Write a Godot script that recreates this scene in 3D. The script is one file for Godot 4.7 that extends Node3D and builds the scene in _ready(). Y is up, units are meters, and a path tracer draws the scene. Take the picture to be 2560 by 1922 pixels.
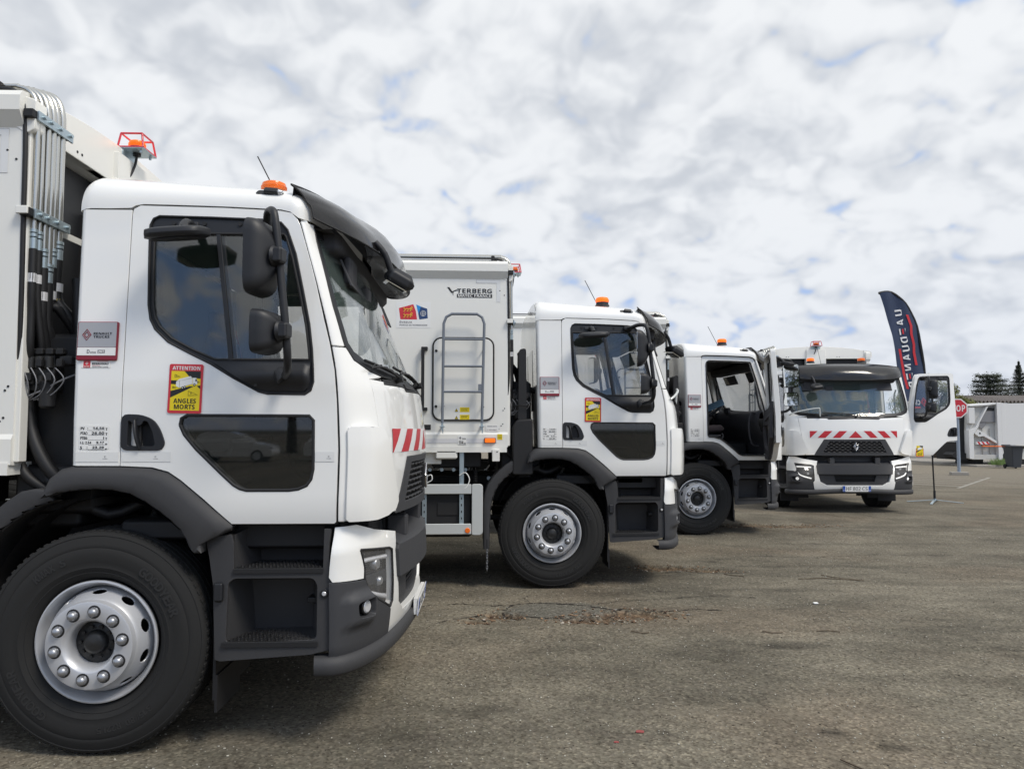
extends Node3D

# ------------------------------------------------------------------ materials
var M := {}

func lin(r: float, g: float, b: float) -> Color:
	return Color(r, g, b).linear_to_srgb()

func mat(key: String, c: Color, rough := 0.5, metal := 0.0, coat := 0.0) -> StandardMaterial3D:
	var m := StandardMaterial3D.new()
	m.resource_name = key
	m.albedo_color = c
	m.roughness = rough
	m.metallic = metal
	if coat > 0.0:
		m.clearcoat_enabled = true
		m.clearcoat = coat
		m.clearcoat_roughness = 0.06
	M[key] = m
	return m

func glass(key: String, c: Color, alpha: float) -> void:
	var m := mat(key, c, 0.02)
	m.transparency = BaseMaterial3D.TRANSPARENCY_ALPHA
	m.albedo_color.a = alpha
	m.cull_mode = BaseMaterial3D.CULL_DISABLED

func glow(key: String, c: Color, energy: float) -> void:
	var m := mat(key, c, 0.3)
	m.emission_enabled = true
	m.emission = c
	m.emission_energy_multiplier = energy

func noise(seed_: int, freq: float, kind := FastNoiseLite.TYPE_SIMPLEX_SMOOTH, oct := 4) -> FastNoiseLite:
	var n := FastNoiseLite.new()
	n.seed = seed_
	n.noise_type = kind
	n.frequency = freq
	n.fractal_type = FastNoiseLite.FRACTAL_FBM if oct > 1 else FastNoiseLite.FRACTAL_NONE
	n.fractal_octaves = oct
	return n

func grain(m: StandardMaterial3D, cm: float, scale: float, seed_: int, freq := 0.15) -> void:
	var t := NoiseTexture2D.new()
	t.width = 256
	t.height = 256
	t.seamless = true
	t.noise = noise(seed_, freq, FastNoiseLite.TYPE_SIMPLEX_SMOOTH, 3)
	m.heightmap_enabled = true
	m.heightmap_texture = t
	m.heightmap_scale = cm
	m.uv1_triplanar = true
	m.uv1_scale = Vector3.ONE * scale

func materials() -> void:
	mat("white_paint", lin(0.82, 0.82, 0.795), 0.32, 0.0, 1.0)
	mat("body_white", lin(0.77, 0.765, 0.72), 0.38, 0.0, 0.3)
	mat("old_white", lin(0.66, 0.66, 0.65), 0.55)
	mat("seal", lin(0.012, 0.012, 0.013), 0.6)
	grain(mat("grey_plastic", lin(0.036, 0.037, 0.041), 0.6), 0.05, 14.0, 3)
	grain(mat("step_plastic", lin(0.034, 0.034, 0.036), 0.65), 0.05, 14.0, 4)
	mat("dark_plastic", lin(0.011, 0.012, 0.015), 0.5)
	mat("black", lin(0.008, 0.008, 0.009), 0.6)
	mat("chassis", lin(0.010, 0.010, 0.011), 0.65)
	mat("trim", lin(0.045, 0.046, 0.052), 0.75)
	mat("trim_light", lin(0.05, 0.05, 0.052), 0.8)
	mat("cloth", lin(0.030, 0.023, 0.026), 0.95)
	mat("cover_blue", lin(0.25, 0.42, 0.58), 0.4)
	grain(mat("tyre", lin(0.011, 0.011, 0.0108), 0.85), 0.04, 9.0, 5)
	mat("tyre_letter", lin(0.019, 0.019, 0.019), 0.55)
	mat("rim", lin(0.52, 0.53, 0.55), 0.40, 0.40)
	mat("nut", lin(0.36, 0.37, 0.39), 0.35, 0.75)
	mat("hub", lin(0.018, 0.018, 0.018), 0.45)
	mat("steel", lin(0.55, 0.54, 0.50), 0.25, 0.95)
	mat("zinc", lin(0.42, 0.50, 0.54), 0.38, 0.7)
	mat("alu", lin(0.58, 0.60, 0.59), 0.4, 0.25)
	mat("ladder_grey", lin(0.16, 0.18, 0.21), 0.45)
	mat("chrome", lin(0.75, 0.75, 0.76), 0.08, 1.0)
	mat("mirror_glass", lin(0.8, 0.82, 0.82), 0.02, 1.0)
	mat("rubber", lin(0.009, 0.009, 0.010), 0.55)
	mat("red_paint", lin(0.55, 0.018, 0.035), 0.35, 0.0, 0.4)
	mat("sticker_red", lin(0.58, 0.03, 0.045), 0.4)
	mat("sticker_yellow", lin(0.80, 0.62, 0.008), 0.4)
	mat("sticker_white", lin(0.78, 0.78, 0.76), 0.4)
	mat("ink", lin(0.012, 0.012, 0.014), 0.5)
	mat("ink_red", lin(0.45, 0.02, 0.03), 0.5)
	mat("ink_grey", lin(0.20, 0.20, 0.21), 0.5)
	mat("plate_silver", lin(0.40, 0.40, 0.41), 0.4, 0.3)
	mat("plate_red", lin(0.22, 0.008, 0.022), 0.35)
	mat("tape_silver", lin(0.66, 0.66, 0.67), 0.35, 0.1)
	mat("tape_white", lin(0.70, 0.71, 0.71), 0.45)
	mat("strip_white", lin(0.72, 0.725, 0.71), 0.35, 0.0, 0.3)
	mat("tape_red", lin(0.50, 0.02, 0.03), 0.35)
	mat("blue_ink", lin(0.02, 0.055, 0.16), 0.4)
	mat("sky_ink", lin(0.02, 0.25, 0.62), 0.4)
	mat("gold_ink", lin(0.75, 0.42, 0.05), 0.4)
	mat("plate_blue", lin(0.02, 0.09, 0.42), 0.4)
	mat("orange_lens", lin(0.85, 0.17, 0.012), 0.15)
	mat("orange_reflector", lin(0.85, 0.16, 0.01), 0.3)
	mat("red_lens", lin(0.6, 0.03, 0.03), 0.2)
	mat("clear_lens", lin(0.62, 0.63, 0.65), 0.08, 0.3)
	glow("orange_lit", lin(0.95, 0.17, 0.008), 0.55)
	glow("lamp_lit", lin(0.9, 0.9, 0.88), 0.35)
	glass("side_glass", lin(0.02, 0.035, 0.03), 0.09)
	glass("screen_glass", lin(0.25, 0.34, 0.31), 0.10)
	glass("dark_glass", lin(0.004, 0.004, 0.005), 0.80)
	glass("lamp_glass", lin(0.8, 0.82, 0.85), 0.06)
	glass("visor", lin(0.010, 0.009, 0.009), 0.80)
	M.visor.roughness = 0.16
	mat("lamp_back", lin(0.022, 0.021, 0.021), 0.25, 0.3)
	mat("dirty_white", lin(0.52, 0.51, 0.48), 0.6)
	mat("bin_grey", lin(0.035, 0.04, 0.048), 0.55)
	mat("flag_blue", lin(0.026, 0.042, 0.088), 0.8)
	mat("flag_red", lin(0.55, 0.03, 0.04), 0.8)
	mat("flag_white", lin(0.72, 0.72, 0.72), 0.8)
	mat("pole_blue", lin(0.28, 0.33, 0.40), 0.5, 0.4)
	mat("concrete", lin(0.30, 0.28, 0.25), 0.9)
	grain(M.concrete, 0.4, 3.0, 12)
	mat("road_white", lin(0.27, 0.255, 0.22), 0.85)
	mat("roof_sheet", lin(0.19, 0.165, 0.15), 0.8)
	mat("wall_beige", lin(0.38, 0.34, 0.29), 0.9)
	mat("bark", lin(0.06, 0.045, 0.032), 0.95)
	mat("twig", lin(0.10, 0.075, 0.05), 0.9)
	mat("crack", lin(0.022, 0.017, 0.013), 0.95)
	mat("skin_red", lin(0.28, 0.06, 0.055), 0.6)

# ------------------------------------------------------------------ mesh building
class Buf:
	var v := PackedVector3Array()
	var n := PackedVector3Array()
	var u := PackedVector2Array()
	var c := PackedColorArray()

class MB:
	var bufs := {}
	var cur: Buf
	var xf := Transform3D():
		set(t):
			xf = t
			mirrored = t.basis.determinant() < 0.0
	var mirrored := false
	var color := Color.WHITE
	var use_color := false

	func _init(m: Material) -> void:
		use(m)

	func use(m: Material) -> MB:
		if not bufs.has(m):
			bufs[m] = Buf.new()
		cur = bufs[m]
		return self

	func vert(p: Vector3, n: Vector3, u: Vector2) -> void:
		cur.v.append(xf * p)
		cur.n.append((xf.basis * n).normalized())
		cur.u.append(u)
		if use_color:
			cur.c.append(color)

	func tri(a: Vector3, b: Vector3, c: Vector3, na: Vector3, nb: Vector3, nc: Vector3, ua := Vector2(), ub := Vector2(), uc := Vector2()) -> void:
		var g := (b - a).cross(c - a)
		if (g.dot(na + nb + nc) > 0.0) != mirrored:
			vert(a, na, ua); vert(c, nc, uc); vert(b, nb, ub)
		else:
			vert(a, na, ua); vert(b, nb, ub); vert(c, nc, uc)

	func flat(a: Vector3, b: Vector3, c: Vector3, n: Vector3) -> void:
		tri(a, b, c, n, n, n, Vector2(a.x, a.y), Vector2(b.x, b.y), Vector2(c.x, c.y))

	func quad(a: Vector3, b: Vector3, c: Vector3, d: Vector3, away := Vector3.ZERO) -> void:
		var n := (c - a).cross(d - b).normalized()
		if n.dot((a + b + c + d) * 0.25 - away) < 0.0:
			n = -n
		flat(a, b, c, n)
		flat(a, c, d, n)

	func box(c: Vector3, s: Vector3, r := 0.0, bs := Basis()) -> MB:
		var h := s * 0.5
		r = minf(r, minf(h.x, minf(h.y, h.z)) * 0.9)
		var ax := [Vector3(1, 0, 0), Vector3(0, 1, 0), Vector3(0, 0, 1)]
		var keep := xf
		xf = xf * Transform3D(bs, c)
		var hh := [h.x, h.y, h.z]
		for a in 3:
			var b := (a + 1) % 3
			var d := (a + 2) % 3
			for sg in [-1.0, 1.0]:
				var n: Vector3 = ax[a] * sg
				var o: Vector3 = n * hh[a]
				var e: Vector3 = ax[b] * (hh[b] - r)
				var f: Vector3 = ax[d] * (hh[d] - r)
				flat(o - e - f, o + e - f, o + e + f, n)
				flat(o - e - f, o + e + f, o - e + f, n)
				if r > 0.0:
					for sh in [-1.0, 1.0]:
						var n2: Vector3 = ax[b] * sh
						var p1: Vector3 = o + n2 * (hh[b] - r)
						var p2: Vector3 = n * (hh[a] - r) + n2 * hh[b]
						tri(p1 - f, p1 + f, p2 + f, n, n, n2)
						tri(p1 - f, p2 + f, p2 - f, n, n2, n2)
						for si in [-1.0, 1.0]:
							if a == 0:
								var n3: Vector3 = ax[d] * si
								var q1: Vector3 = n * hh[a] + n2 * (hh[b] - r) + n3 * (hh[d] - r)
								var q2: Vector3 = n * (hh[a] - r) + n2 * hh[b] + n3 * (hh[d] - r)
								var q3: Vector3 = n * (hh[a] - r) + n2 * (hh[b] - r) + n3 * hh[d]
								tri(q1, q2, q3, n, n2, n3)
		xf = keep
		return self

	func grid(rows: Array, away: Variant = null, flip := false) -> MB:
		# rows of equally many points, shaded smoothly
		var R := rows.size()
		var C: int = rows[0].size()
		var ns := []
		for i in R:
			var line := PackedVector3Array()
			for j in C:
				var a: Vector3 = rows[mini(i + 1, R - 1)][j] - rows[maxi(i - 1, 0)][j]
				var b: Vector3 = rows[i][mini(j + 1, C - 1)] - rows[i][maxi(j - 1, 0)]
				var n := a.cross(b).normalized()
				if away != null:
					if n.dot(rows[i][j] - away) < 0.0:
						n = -n
				elif flip:
					n = -n
				line.append(n)
			ns.append(line)
		for i in R - 1:
			for j in C - 1:
				var a: Vector3 = rows[i][j]
				var b: Vector3 = rows[i][j + 1]
				var c: Vector3 = rows[i + 1][j + 1]
				var d: Vector3 = rows[i + 1][j]
				var ua := Vector2(j / float(C - 1), i / float(R - 1))
				var uc := Vector2((j + 1) / float(C - 1), (i + 1) / float(R - 1))
				tri(a, b, c, ns[i][j], ns[i][j + 1], ns[i + 1][j + 1], ua, Vector2(uc.x, ua.y), uc)
				tri(a, c, d, ns[i][j], ns[i + 1][j + 1], ns[i + 1][j], ua, uc, Vector2(ua.x, uc.y))
		return self

	func lathe(profile: PackedVector2Array, at := Transform3D(), segs := 32, a0 := 0.0, a1 := TAU) -> MB:
		# profile: (radius, height along z)
		var keep := xf
		xf = xf * at
		var P := profile.size()
		var en := []
		for i in P - 1:
			var d := profile[i + 1] - profile[i]
			en.append(Vector2(d.y, -d.x).normalized())
		for i in P - 1:
			var e: Vector2 = en[i]
			var n0 := e
			var n1 := e
			if i > 0 and e.dot(en[i - 1]) > 0.75:
				n0 = (e + en[i - 1]).normalized()
			if i < P - 2 and e.dot(en[i + 1]) > 0.75:
				n1 = (e + en[i + 1]).normalized()
			for k in segs:
				var t0 := lerpf(a0, a1, k / float(segs))
				var t1 := lerpf(a0, a1, (k + 1) / float(segs))
				var c0 := Vector3(cos(t0), sin(t0), 0)
				var c1 := Vector3(cos(t1), sin(t1), 0)
				var z := Vector3(0, 0, 1)
				var p := profile[i]
				var q := profile[i + 1]
				var A := c0 * p.x + z * p.y
				var B := c1 * p.x + z * p.y
				var C := c1 * q.x + z * q.y
				var D := c0 * q.x + z * q.y
				if p.x > 1e-5:
					tri(A, B, C, c0 * n0.x + z * n0.y, c1 * n0.x + z * n0.y, c1 * n1.x + z * n1.y)
				if q.x > 1e-5:
					tri(A, C, D, c0 * n0.x + z * n0.y, c1 * n1.x + z * n1.y, c0 * n1.x + z * n1.y)
		xf = keep
		return self

	func cyl(a: Vector3, b: Vector3, r: float, segs := 16, r2 := -1.0, bev := 0.0) -> MB:
		var d := b - a
		var L := d.length()
		var z := d / L
		var x := z.cross(Vector3(0, 1, 0) if absf(z.y) < 0.9 else Vector3(1, 0, 0)).normalized()
		var bs := Basis(x, z.cross(x), z)
		if r2 < 0.0:
			r2 = r
		var p := PackedVector2Array([Vector2(0, 0), Vector2(r - bev, 0), Vector2(r, bev), Vector2(r2, L - bev), Vector2(r2 - bev, L), Vector2(0, L)])
		return lathe(p, Transform3D(bs, a), segs)

	func tube(path: Array, r: float, segs := 10, sub := 0, flat_ := 1.0) -> MB:
		var pts := PackedVector3Array()
		if sub > 0:
			for i in path.size() - 1:
				var p0: Vector3 = path[maxi(i - 1, 0)]
				var p1: Vector3 = path[i]
				var p2: Vector3 = path[i + 1]
				var p3: Vector3 = path[mini(i + 2, path.size() - 1)]
				for k in sub:
					pts.append(p1.cubic_interpolate(p2, p0, p3, k / float(sub)))
			pts.append(path[-1])
		else:
			pts = PackedVector3Array(path)
		var N := pts.size()
		var t0 := (pts[1] - pts[0]).normalized()
		var x := t0.cross(Vector3(0, 1, 0) if absf(t0.y) < 0.9 else Vector3(1, 0, 0)).normalized()
		var rings := []
		var nrm := []
		for i in N:
			var t := (pts[mini(i + 1, N - 1)] - pts[maxi(i - 1, 0)]).normalized()
			x = (x - t * x.dot(t)).normalized()
			var y := t.cross(x)
			var ring := PackedVector3Array()
			var nn := PackedVector3Array()
			for k in segs + 1:
				var a := TAU * k / segs
				var d := x * cos(a) + y * sin(a) * flat_
				ring.append(pts[i] + d * r)
				nn.append((x * cos(a) * flat_ + y * sin(a)).normalized())
			rings.append(ring)
			nrm.append(nn)
		for i in N - 1:
			for k in segs:
				tri(rings[i][k], rings[i][k + 1], rings[i + 1][k + 1], nrm[i][k], nrm[i][k + 1], nrm[i + 1][k + 1])
				tri(rings[i][k], rings[i + 1][k + 1], rings[i + 1][k], nrm[i][k], nrm[i + 1][k + 1], nrm[i + 1][k])
		for e in [0, N - 1]:
			var n := (pts[0] - pts[1]).normalized() if e == 0 else (pts[N - 1] - pts[N - 2]).normalized()
			for k in segs:
				flat(pts[e], rings[e][k], rings[e][k + 1], n)
		return self

	func extrude(poly: PackedVector2Array, z0: float, z1: float, bev := 0.0, at := Transform3D(), smooth := 0.8) -> MB:
		# a prism of a polygon in xy between z0 and z1 (z1 is the face with the bevelled rim)
		var keep := xf
		xf = xf * at
		var p := poly
		if Geometry2D.is_polygon_clockwise(p):
			p = p.duplicate()
			p.reverse()
		var N := p.size()
		var en := PackedVector2Array()
		for i in N:
			var d := p[(i + 1) % N] - p[i]
			en.append(Vector2(d.y, -d.x).normalized())
		var inner := PackedVector2Array()
		for i in N:
			var m := (en[i] + en[(i + N - 1) % N])
			var k := m.length_squared()
			inner.append(p[i] - (m * (2.0 / maxf(k, 0.6))) * bev)
		var dz := bev * signf(z1 - z0)
		var up := Vector3(0, 0, signf(z1 - z0))
		var top := Geometry2D.triangulate_polygon(inner)
		if top.is_empty() and bev > 0.0:
			inner = p
			top = Geometry2D.triangulate_polygon(p)
		for i in range(0, top.size(), 3):
			flat(v3(inner[top[i]], z1), v3(inner[top[i + 1]], z1), v3(inner[top[i + 2]], z1), up)
		var bot := Geometry2D.triangulate_polygon(p)
		for i in range(0, bot.size(), 3):
			flat(v3(p[bot[i]], z0), v3(p[bot[i + 1]], z0), v3(p[bot[i + 2]], z0), -up)
		for i in N:
			var j := (i + 1) % N
			var e := en[i]
			var ni := e
			var nj := e
			if e.dot(en[(i + N - 1) % N]) > smooth:
				ni = (e + en[(i + N - 1) % N]).normalized()
			if e.dot(en[j]) > smooth:
				nj = (e + en[j]).normalized()
			var Ni := v3(ni, 0)
			var Nj := v3(nj, 0)
			tri(v3(p[i], z0), v3(p[j], z0), v3(p[j], z1 - dz), Ni, Nj, Nj)
			tri(v3(p[i], z0), v3(p[j], z1 - dz), v3(p[i], z1 - dz), Ni, Nj, Ni)
			if bev > 0.0:
				tri(v3(p[i], z1 - dz), v3(p[j], z1 - dz), v3(inner[j], z1), Ni, Nj, up)
				tri(v3(p[i], z1 - dz), v3(inner[j], z1), v3(inner[i], z1), Ni, up, up)
		xf = keep
		return self

	func v3(p: Vector2, z: float) -> Vector3:
		return Vector3(p.x, p.y, z)

	func panel(poly: PackedVector2Array, holes: Array, cell: float, f: Callable, thick: float, away: Vector3) -> MB:
		# a curved sheet: a polygon with holes laid on the surface f, its rims turned inwards
		var o := poly
		if Geometry2D.is_polygon_clockwise(o):
			o = o.duplicate()
			o.reverse()
		var lo := o[0]
		var hi := o[0]
		for p in o:
			lo = lo.min(p)
			hi = hi.max(p)
		var nx := maxi(1, ceili((hi.x - lo.x) / cell))
		var ny := maxi(1, ceili((hi.y - lo.y) / cell))
		var d := Vector2((hi.x - lo.x) / nx, (hi.y - lo.y) / ny)
		var memo := {}
		for ix in nx:
			for iy in ny:
				var a := lo + d * Vector2(ix, iy)
				var sq := PackedVector2Array([a, a + Vector2(d.x, 0), a + d, a + Vector2(0, d.y)])
				var list: Array = Geometry2D.intersect_polygons(sq, o)
				for h in holes:
					var next := []
					for q in list:
						next.append_array(Geometry2D.clip_polygons(q, h))
					list = next
				for q in list:
					if Geometry2D.is_polygon_clockwise(q):
						continue
					var idx := Geometry2D.triangulate_polygon(q)
					for i in range(0, idx.size(), 3):
						var P := []
						for k in 3:
							var c: Vector2 = q[idx[i + k]]
							if not memo.has(c):
								memo[c] = [f.call(c), normal_at(f, c, away)]
							P.append(memo[c])
						tri(P[0][0], P[1][0], P[2][0], P[0][1], P[1][1], P[2][1], q[idx[i]], q[idx[i + 1]], q[idx[i + 2]])
		if thick > 0.0:
			rim(o, f, thick, away, cell, 1.0)
			for h in holes:
				var hh: PackedVector2Array = h
				if Geometry2D.is_polygon_clockwise(hh):
					hh = hh.duplicate()
					hh.reverse()
				rim(hh, f, thick, away, cell, -1.0)
		return self

	func normal_at(f: Callable, c: Vector2, away: Vector3) -> Vector3:
		var e := 0.002
		var du: Vector3 = f.call(c + Vector2(e, 0)) - f.call(c - Vector2(e, 0))
		var dv: Vector3 = f.call(c + Vector2(0, e)) - f.call(c - Vector2(0, e))
		var n := du.cross(dv).normalized()
		return -n if n.dot(f.call(c) - away) < 0.0 else n

	func rim(o: PackedVector2Array, f: Callable, thick: float, away: Vector3, cell: float, sg: float) -> void:
		var N := o.size()
		var b := 0.006
		for i in N:
			var p := o[i]
			var q := o[(i + 1) % N]
			var L := p.distance_to(q)
			if L < 1e-5:
				continue
			var out2 := Vector2((q - p).y, -(q - p).x).normalized() * sg
			var parts := maxi(1, ceili(L / cell))
			var prev := []
			for k in parts + 1:
				var c := p.lerp(q, k / float(parts))
				var P: Vector3 = f.call(c)
				var n := normal_at(f, c, away)
				var s: Vector3 = (f.call(c + out2 * 0.003) - P).normalized()
				s = (s - n * s.dot(n)).normalized()
				var now := [P, P - n * b + s * b * 0.35, P - n * thick + s * b * 0.35, (n + s * 0.4).normalized(), s]
				if k > 0:
					tri(prev[0], now[0], now[1], prev[3], now[3], now[4])
					tri(prev[0], now[1], prev[1], prev[3], now[4], prev[4])
					tri(prev[1], now[1], now[2], prev[4], now[4], now[4])
					tri(prev[1], now[2], prev[2], prev[4], now[4], prev[4])
				prev = now

	func outline(o: PackedVector2Array, f: Callable, r: float, step := 0.04, segs := 6, flat_ := 1.0) -> MB:
		# a seal laid along the closed outline
		var path := []
		var N := o.size()
		for i in N:
			var L := o[i].distance_to(o[(i + 1) % N])
			var parts := maxi(1, ceili(L / step))
			for k in parts:
				path.append(f.call(o[i].lerp(o[(i + 1) % N], k / float(parts))))
		path.append(path[0])
		return tube(path, r, segs, 0, flat_)

	func mesh(src: Mesh, at := Transform3D()) -> MB:
		var arr: Array = src.surface_get_arrays(0)
		var v: PackedVector3Array = arr[Mesh.ARRAY_VERTEX]
		var n: PackedVector3Array = arr[Mesh.ARRAY_NORMAL]
		var idx: PackedInt32Array = arr[Mesh.ARRAY_INDEX] if arr[Mesh.ARRAY_INDEX] != null else PackedInt32Array(range(v.size()))
		var keep := xf
		xf = xf * at
		for i in range(0, idx.size(), 3):
			var a := idx[i]
			var b := idx[i + 1]
			var c := idx[i + 2]
			tri(v[a], v[b], v[c], n[a], n[b], n[c])
		xf = keep
		return self

	func put(called: String, parent: Node, at := Transform3D()) -> MeshInstance3D:
		var am := ArrayMesh.new()
		for m in bufs:
			var b: Buf = bufs[m]
			if b.v.is_empty():
				continue
			var arr := []
			arr.resize(Mesh.ARRAY_MAX)
			arr[Mesh.ARRAY_VERTEX] = b.v
			arr[Mesh.ARRAY_NORMAL] = b.n
			arr[Mesh.ARRAY_TEX_UV] = b.u
			if b.c.size() == b.v.size():
				arr[Mesh.ARRAY_COLOR] = b.c
			am.add_surface_from_arrays(Mesh.PRIMITIVE_TRIANGLES, arr)
			am.surface_set_material(am.get_surface_count() - 1, m)
		var o := MeshInstance3D.new()
		o.name = called
		o.mesh = am
		o.transform = at
		parent.add_child(o, true)
		return o

func mb(key: String) -> MB:
	return MB.new(M[key])

func V(a: Array) -> PackedVector2Array:
	# flat list of x, y
	var o := PackedVector2Array()
	for i in range(0, a.size(), 2):
		o.append(Vector2(a[i], a[i + 1]))
	return o

func rect(x0: float, y0: float, x1: float, y1: float) -> PackedVector2Array:
	return PackedVector2Array([Vector2(x0, y0), Vector2(x1, y0), Vector2(x1, y1), Vector2(x0, y1)])

func rrect(x0: float, y0: float, x1: float, y1: float, r: float, n := 5) -> PackedVector2Array:
	var o := PackedVector2Array()
	for c in [[x1 - r, y0 + r, -PI / 2], [x1 - r, y1 - r, 0.0], [x0 + r, y1 - r, PI / 2], [x0 + r, y0 + r, PI]]:
		for k in n + 1:
			var a: float = c[2] + PI / 2 * k / n
			o.append(Vector2(c[0] + cos(a) * r, c[1] + sin(a) * r))
	return o

func ell(cx: float, cy: float, rx: float, ry: float, n := 20) -> PackedVector2Array:
	var o := PackedVector2Array()
	for k in n:
		o.append(Vector2(cx + cos(TAU * k / n) * rx, cy + sin(TAU * k / n) * ry))
	return o

func rounded(p: PackedVector2Array, r: float, n := 5) -> PackedVector2Array:
	# a polygon with its corners rounded off
	var o := PackedVector2Array()
	var N := p.size()
	for i in N:
		var a := p[(i + N - 1) % N]
		var b := p[i]
		var c := p[(i + 1) % N]
		var k := minf(r, minf(a.distance_to(b), b.distance_to(c)) * 0.45)
		var s := b + (a - b).normalized() * k
		var e := b + (c - b).normalized() * k
		for j in n + 1:
			var t := j / float(n)
			o.append(s.lerp(b, t).lerp(b.lerp(e, t), t))
	return o

var fonts := {}
func font(kind: String) -> SystemFont:
	if not fonts.has(kind):
		var f := SystemFont.new()
		f.font_names = PackedStringArray(["Droid Serif" if kind == "serif" else "Droid Sans Mono" if kind == "mono" else "Droid Sans"])
		f.font_weight = 700 if kind == "bold" or kind == "serif" else 400
		fonts[kind] = f
	return fonts[kind]

func text(b: MB, s: String, kind: String, x0: float, y0: float, w: float, h: float, at: Transform3D, z := 0.0, depth := 0.0012) -> void:
	# lettering fitted into the box x0..x0+w, y0..y0+h of the plane at
	var t := TextMesh.new()
	t.text = s
	t.font = font(kind)
	t.font_size = 40
	t.pixel_size = 0.01
	t.depth = 0.05
	t.curve_step = 2.0
	var bb := t.get_aabb()
	if bb.size.x < 1e-6:
		return
	var k := Transform3D(Basis.from_scale(Vector3(w / bb.size.x, h / maxf(bb.size.y, 1e-6), depth / 0.05)), Vector3())
	k.origin = Vector3(x0, y0, z + depth * 0.5) - k.basis * Vector3(bb.position.x, bb.position.y, 0)
	b.mesh(t, at * k)

func tag(o: Node, label: String, category: String, group := "", kind := "") -> void:
	if label:
		o.set_meta("label", label)
	if category:
		o.set_meta("category", category)
	if group:
		o.set_meta("group", group)
	if kind:
		o.set_meta("kind", kind)

func base(called: String, at := Vector3()) -> Node3D:
	var o := Node3D.new()
	o.name = called
	o.position = at
	add_child(o)
	return o

# ------------------------------------------------------------------ the shape of the cab (x forward, y up, z to the truck's right)
func along(p: Array, t: float) -> float:
	# a smooth curve through pairs (t, value)
	if t <= p[0]:
		return p[1]
	for i in range(0, p.size() - 2, 2):
		if t <= p[i + 2]:
			var k: float = (t - p[i]) / (p[i + 2] - p[i])
			var a: float = p[maxi(i - 2, 0) + 1]
			var d: float = p[mini(i + 4, p.size() - 2) + 1]
			return lerpf(lerpf(p[i + 1], p[i + 3], k), cubic_interpolate(p[i + 1], p[i + 3], a, d, k), 0.6)
	return p[p.size() - 1]

const HALF := 1.18
const SHOULDER := 2.62
const BOW := 1.85
var arc := []
var Q := 0.0
const XA := [1.0, 1.15, 1.1, 1.152, 1.45, 1.159, 1.70, 1.148, 1.85, 1.134, 1.99, 1.106, 2.29, 1.03, 2.586, 0.946, 2.8, 0.885]
const XF := [1.0, 1.47, 1.1, 1.47, 1.5, 1.475, 1.78, 1.44, 1.9, 1.37, 2.0, 1.325, 2.3, 1.205, 2.62, 1.085, 2.8, 1.02]

func half(y: float) -> float:
	var k := maxf(0.0, 1.22 - y)
	return HALF - k * k * 0.9 - maxf(0.0, y - 1.75) * 0.06

func arcs() -> void:
	var n := 2.0 / BOW
	var p := Vector2(0.31, 0.0)
	arc = [[0.0, 1.0, 0.0]]
	for i in range(1, 401):
		var t := PI / 2 * i / 400.0
		var c := pow(maxf(cos(t), 0.0), n)
		var s := pow(sin(t), n)
		if i == 400:
			c = 0.0
			s = 1.0
		var q := Vector2(0.31 * c, 1.18 * s)
		Q += p.distance_to(q)
		p = q
		arc.append([Q, c, s])

func at_arc(q: float) -> Vector2:
	var lo := 0
	var hi := arc.size() - 1
	q = clampf(q, 0.0, Q)
	while hi - lo > 1:
		var m := (lo + hi) / 2
		if arc[m][0] <= q:
			lo = m
		else:
			hi = m
	var k: float = (q - arc[lo][0]) / maxf(arc[hi][0] - arc[lo][0], 1e-9)
	return Vector2(lerpf(arc[lo][1], arc[hi][1], k), lerpf(arc[lo][2], arc[hi][2], k))

func front_off(c: Vector2, off: float) -> Vector3:
	var a := at_arc(absf(c.x))
	var xa := along(XA, c.y)
	var xf := along(XF, c.y)
	var w := half(c.y)
	var p := Vector3(xa + (xf - xa) * a.x, c.y, w * a.y * signf(c.x))
	var over := absf(c.x) - Q
	if over > 0.0:
		p.x -= over
	if off != 0.0:
		var b := at_arc(maxf(absf(c.x) - 0.02, 0.0))
		var e := at_arc(minf(absf(c.x) + 0.02, Q))
		var t := Vector2((xf - xa) * (e.x - b.x), w * (e.y - b.y)).normalized()
		var n := Vector3(t.y, 0, -t.x * signf(c.x))
		if c.x == 0.0:
			n = Vector3(1, 0, 0)
		p += n * off
	return p

func front(c: Vector2) -> Vector3:
	return front_off(c, 0.0)

func qx(dx: float, y: float) -> float:
	# the place on the front's arc that lies dx ahead of the door's edge
	var k := dx / (along(XF, y) - along(XA, y))
	for a in arc:
		if a[1] <= k:
			return a[0]
	return Q

func qz(z: float) -> float:
	for a in arc:
		if a[2] * HALF >= z:
			return a[0]
	return Q

func roof_h(x: float) -> float:
	return lerpf(0.30, 0.215, clampf((x + 0.1) / 1.05, 0.0, 1.0))

func side_off(c: Vector2, off: float) -> Vector3:
	var z := half(c.y)
	if c.y > SHOULDER:
		z = half(SHOULDER) * pow(maxf(1.0 - pow(minf((c.y - SHOULDER) / roof_h(c.x), 0.999), 4.0), 0.0), 1.0 / 4.0)
	return Vector3(c.x, c.y, z + off)

func side(c: Vector2) -> Vector3:
	return side_off(c, 0.0)

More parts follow.
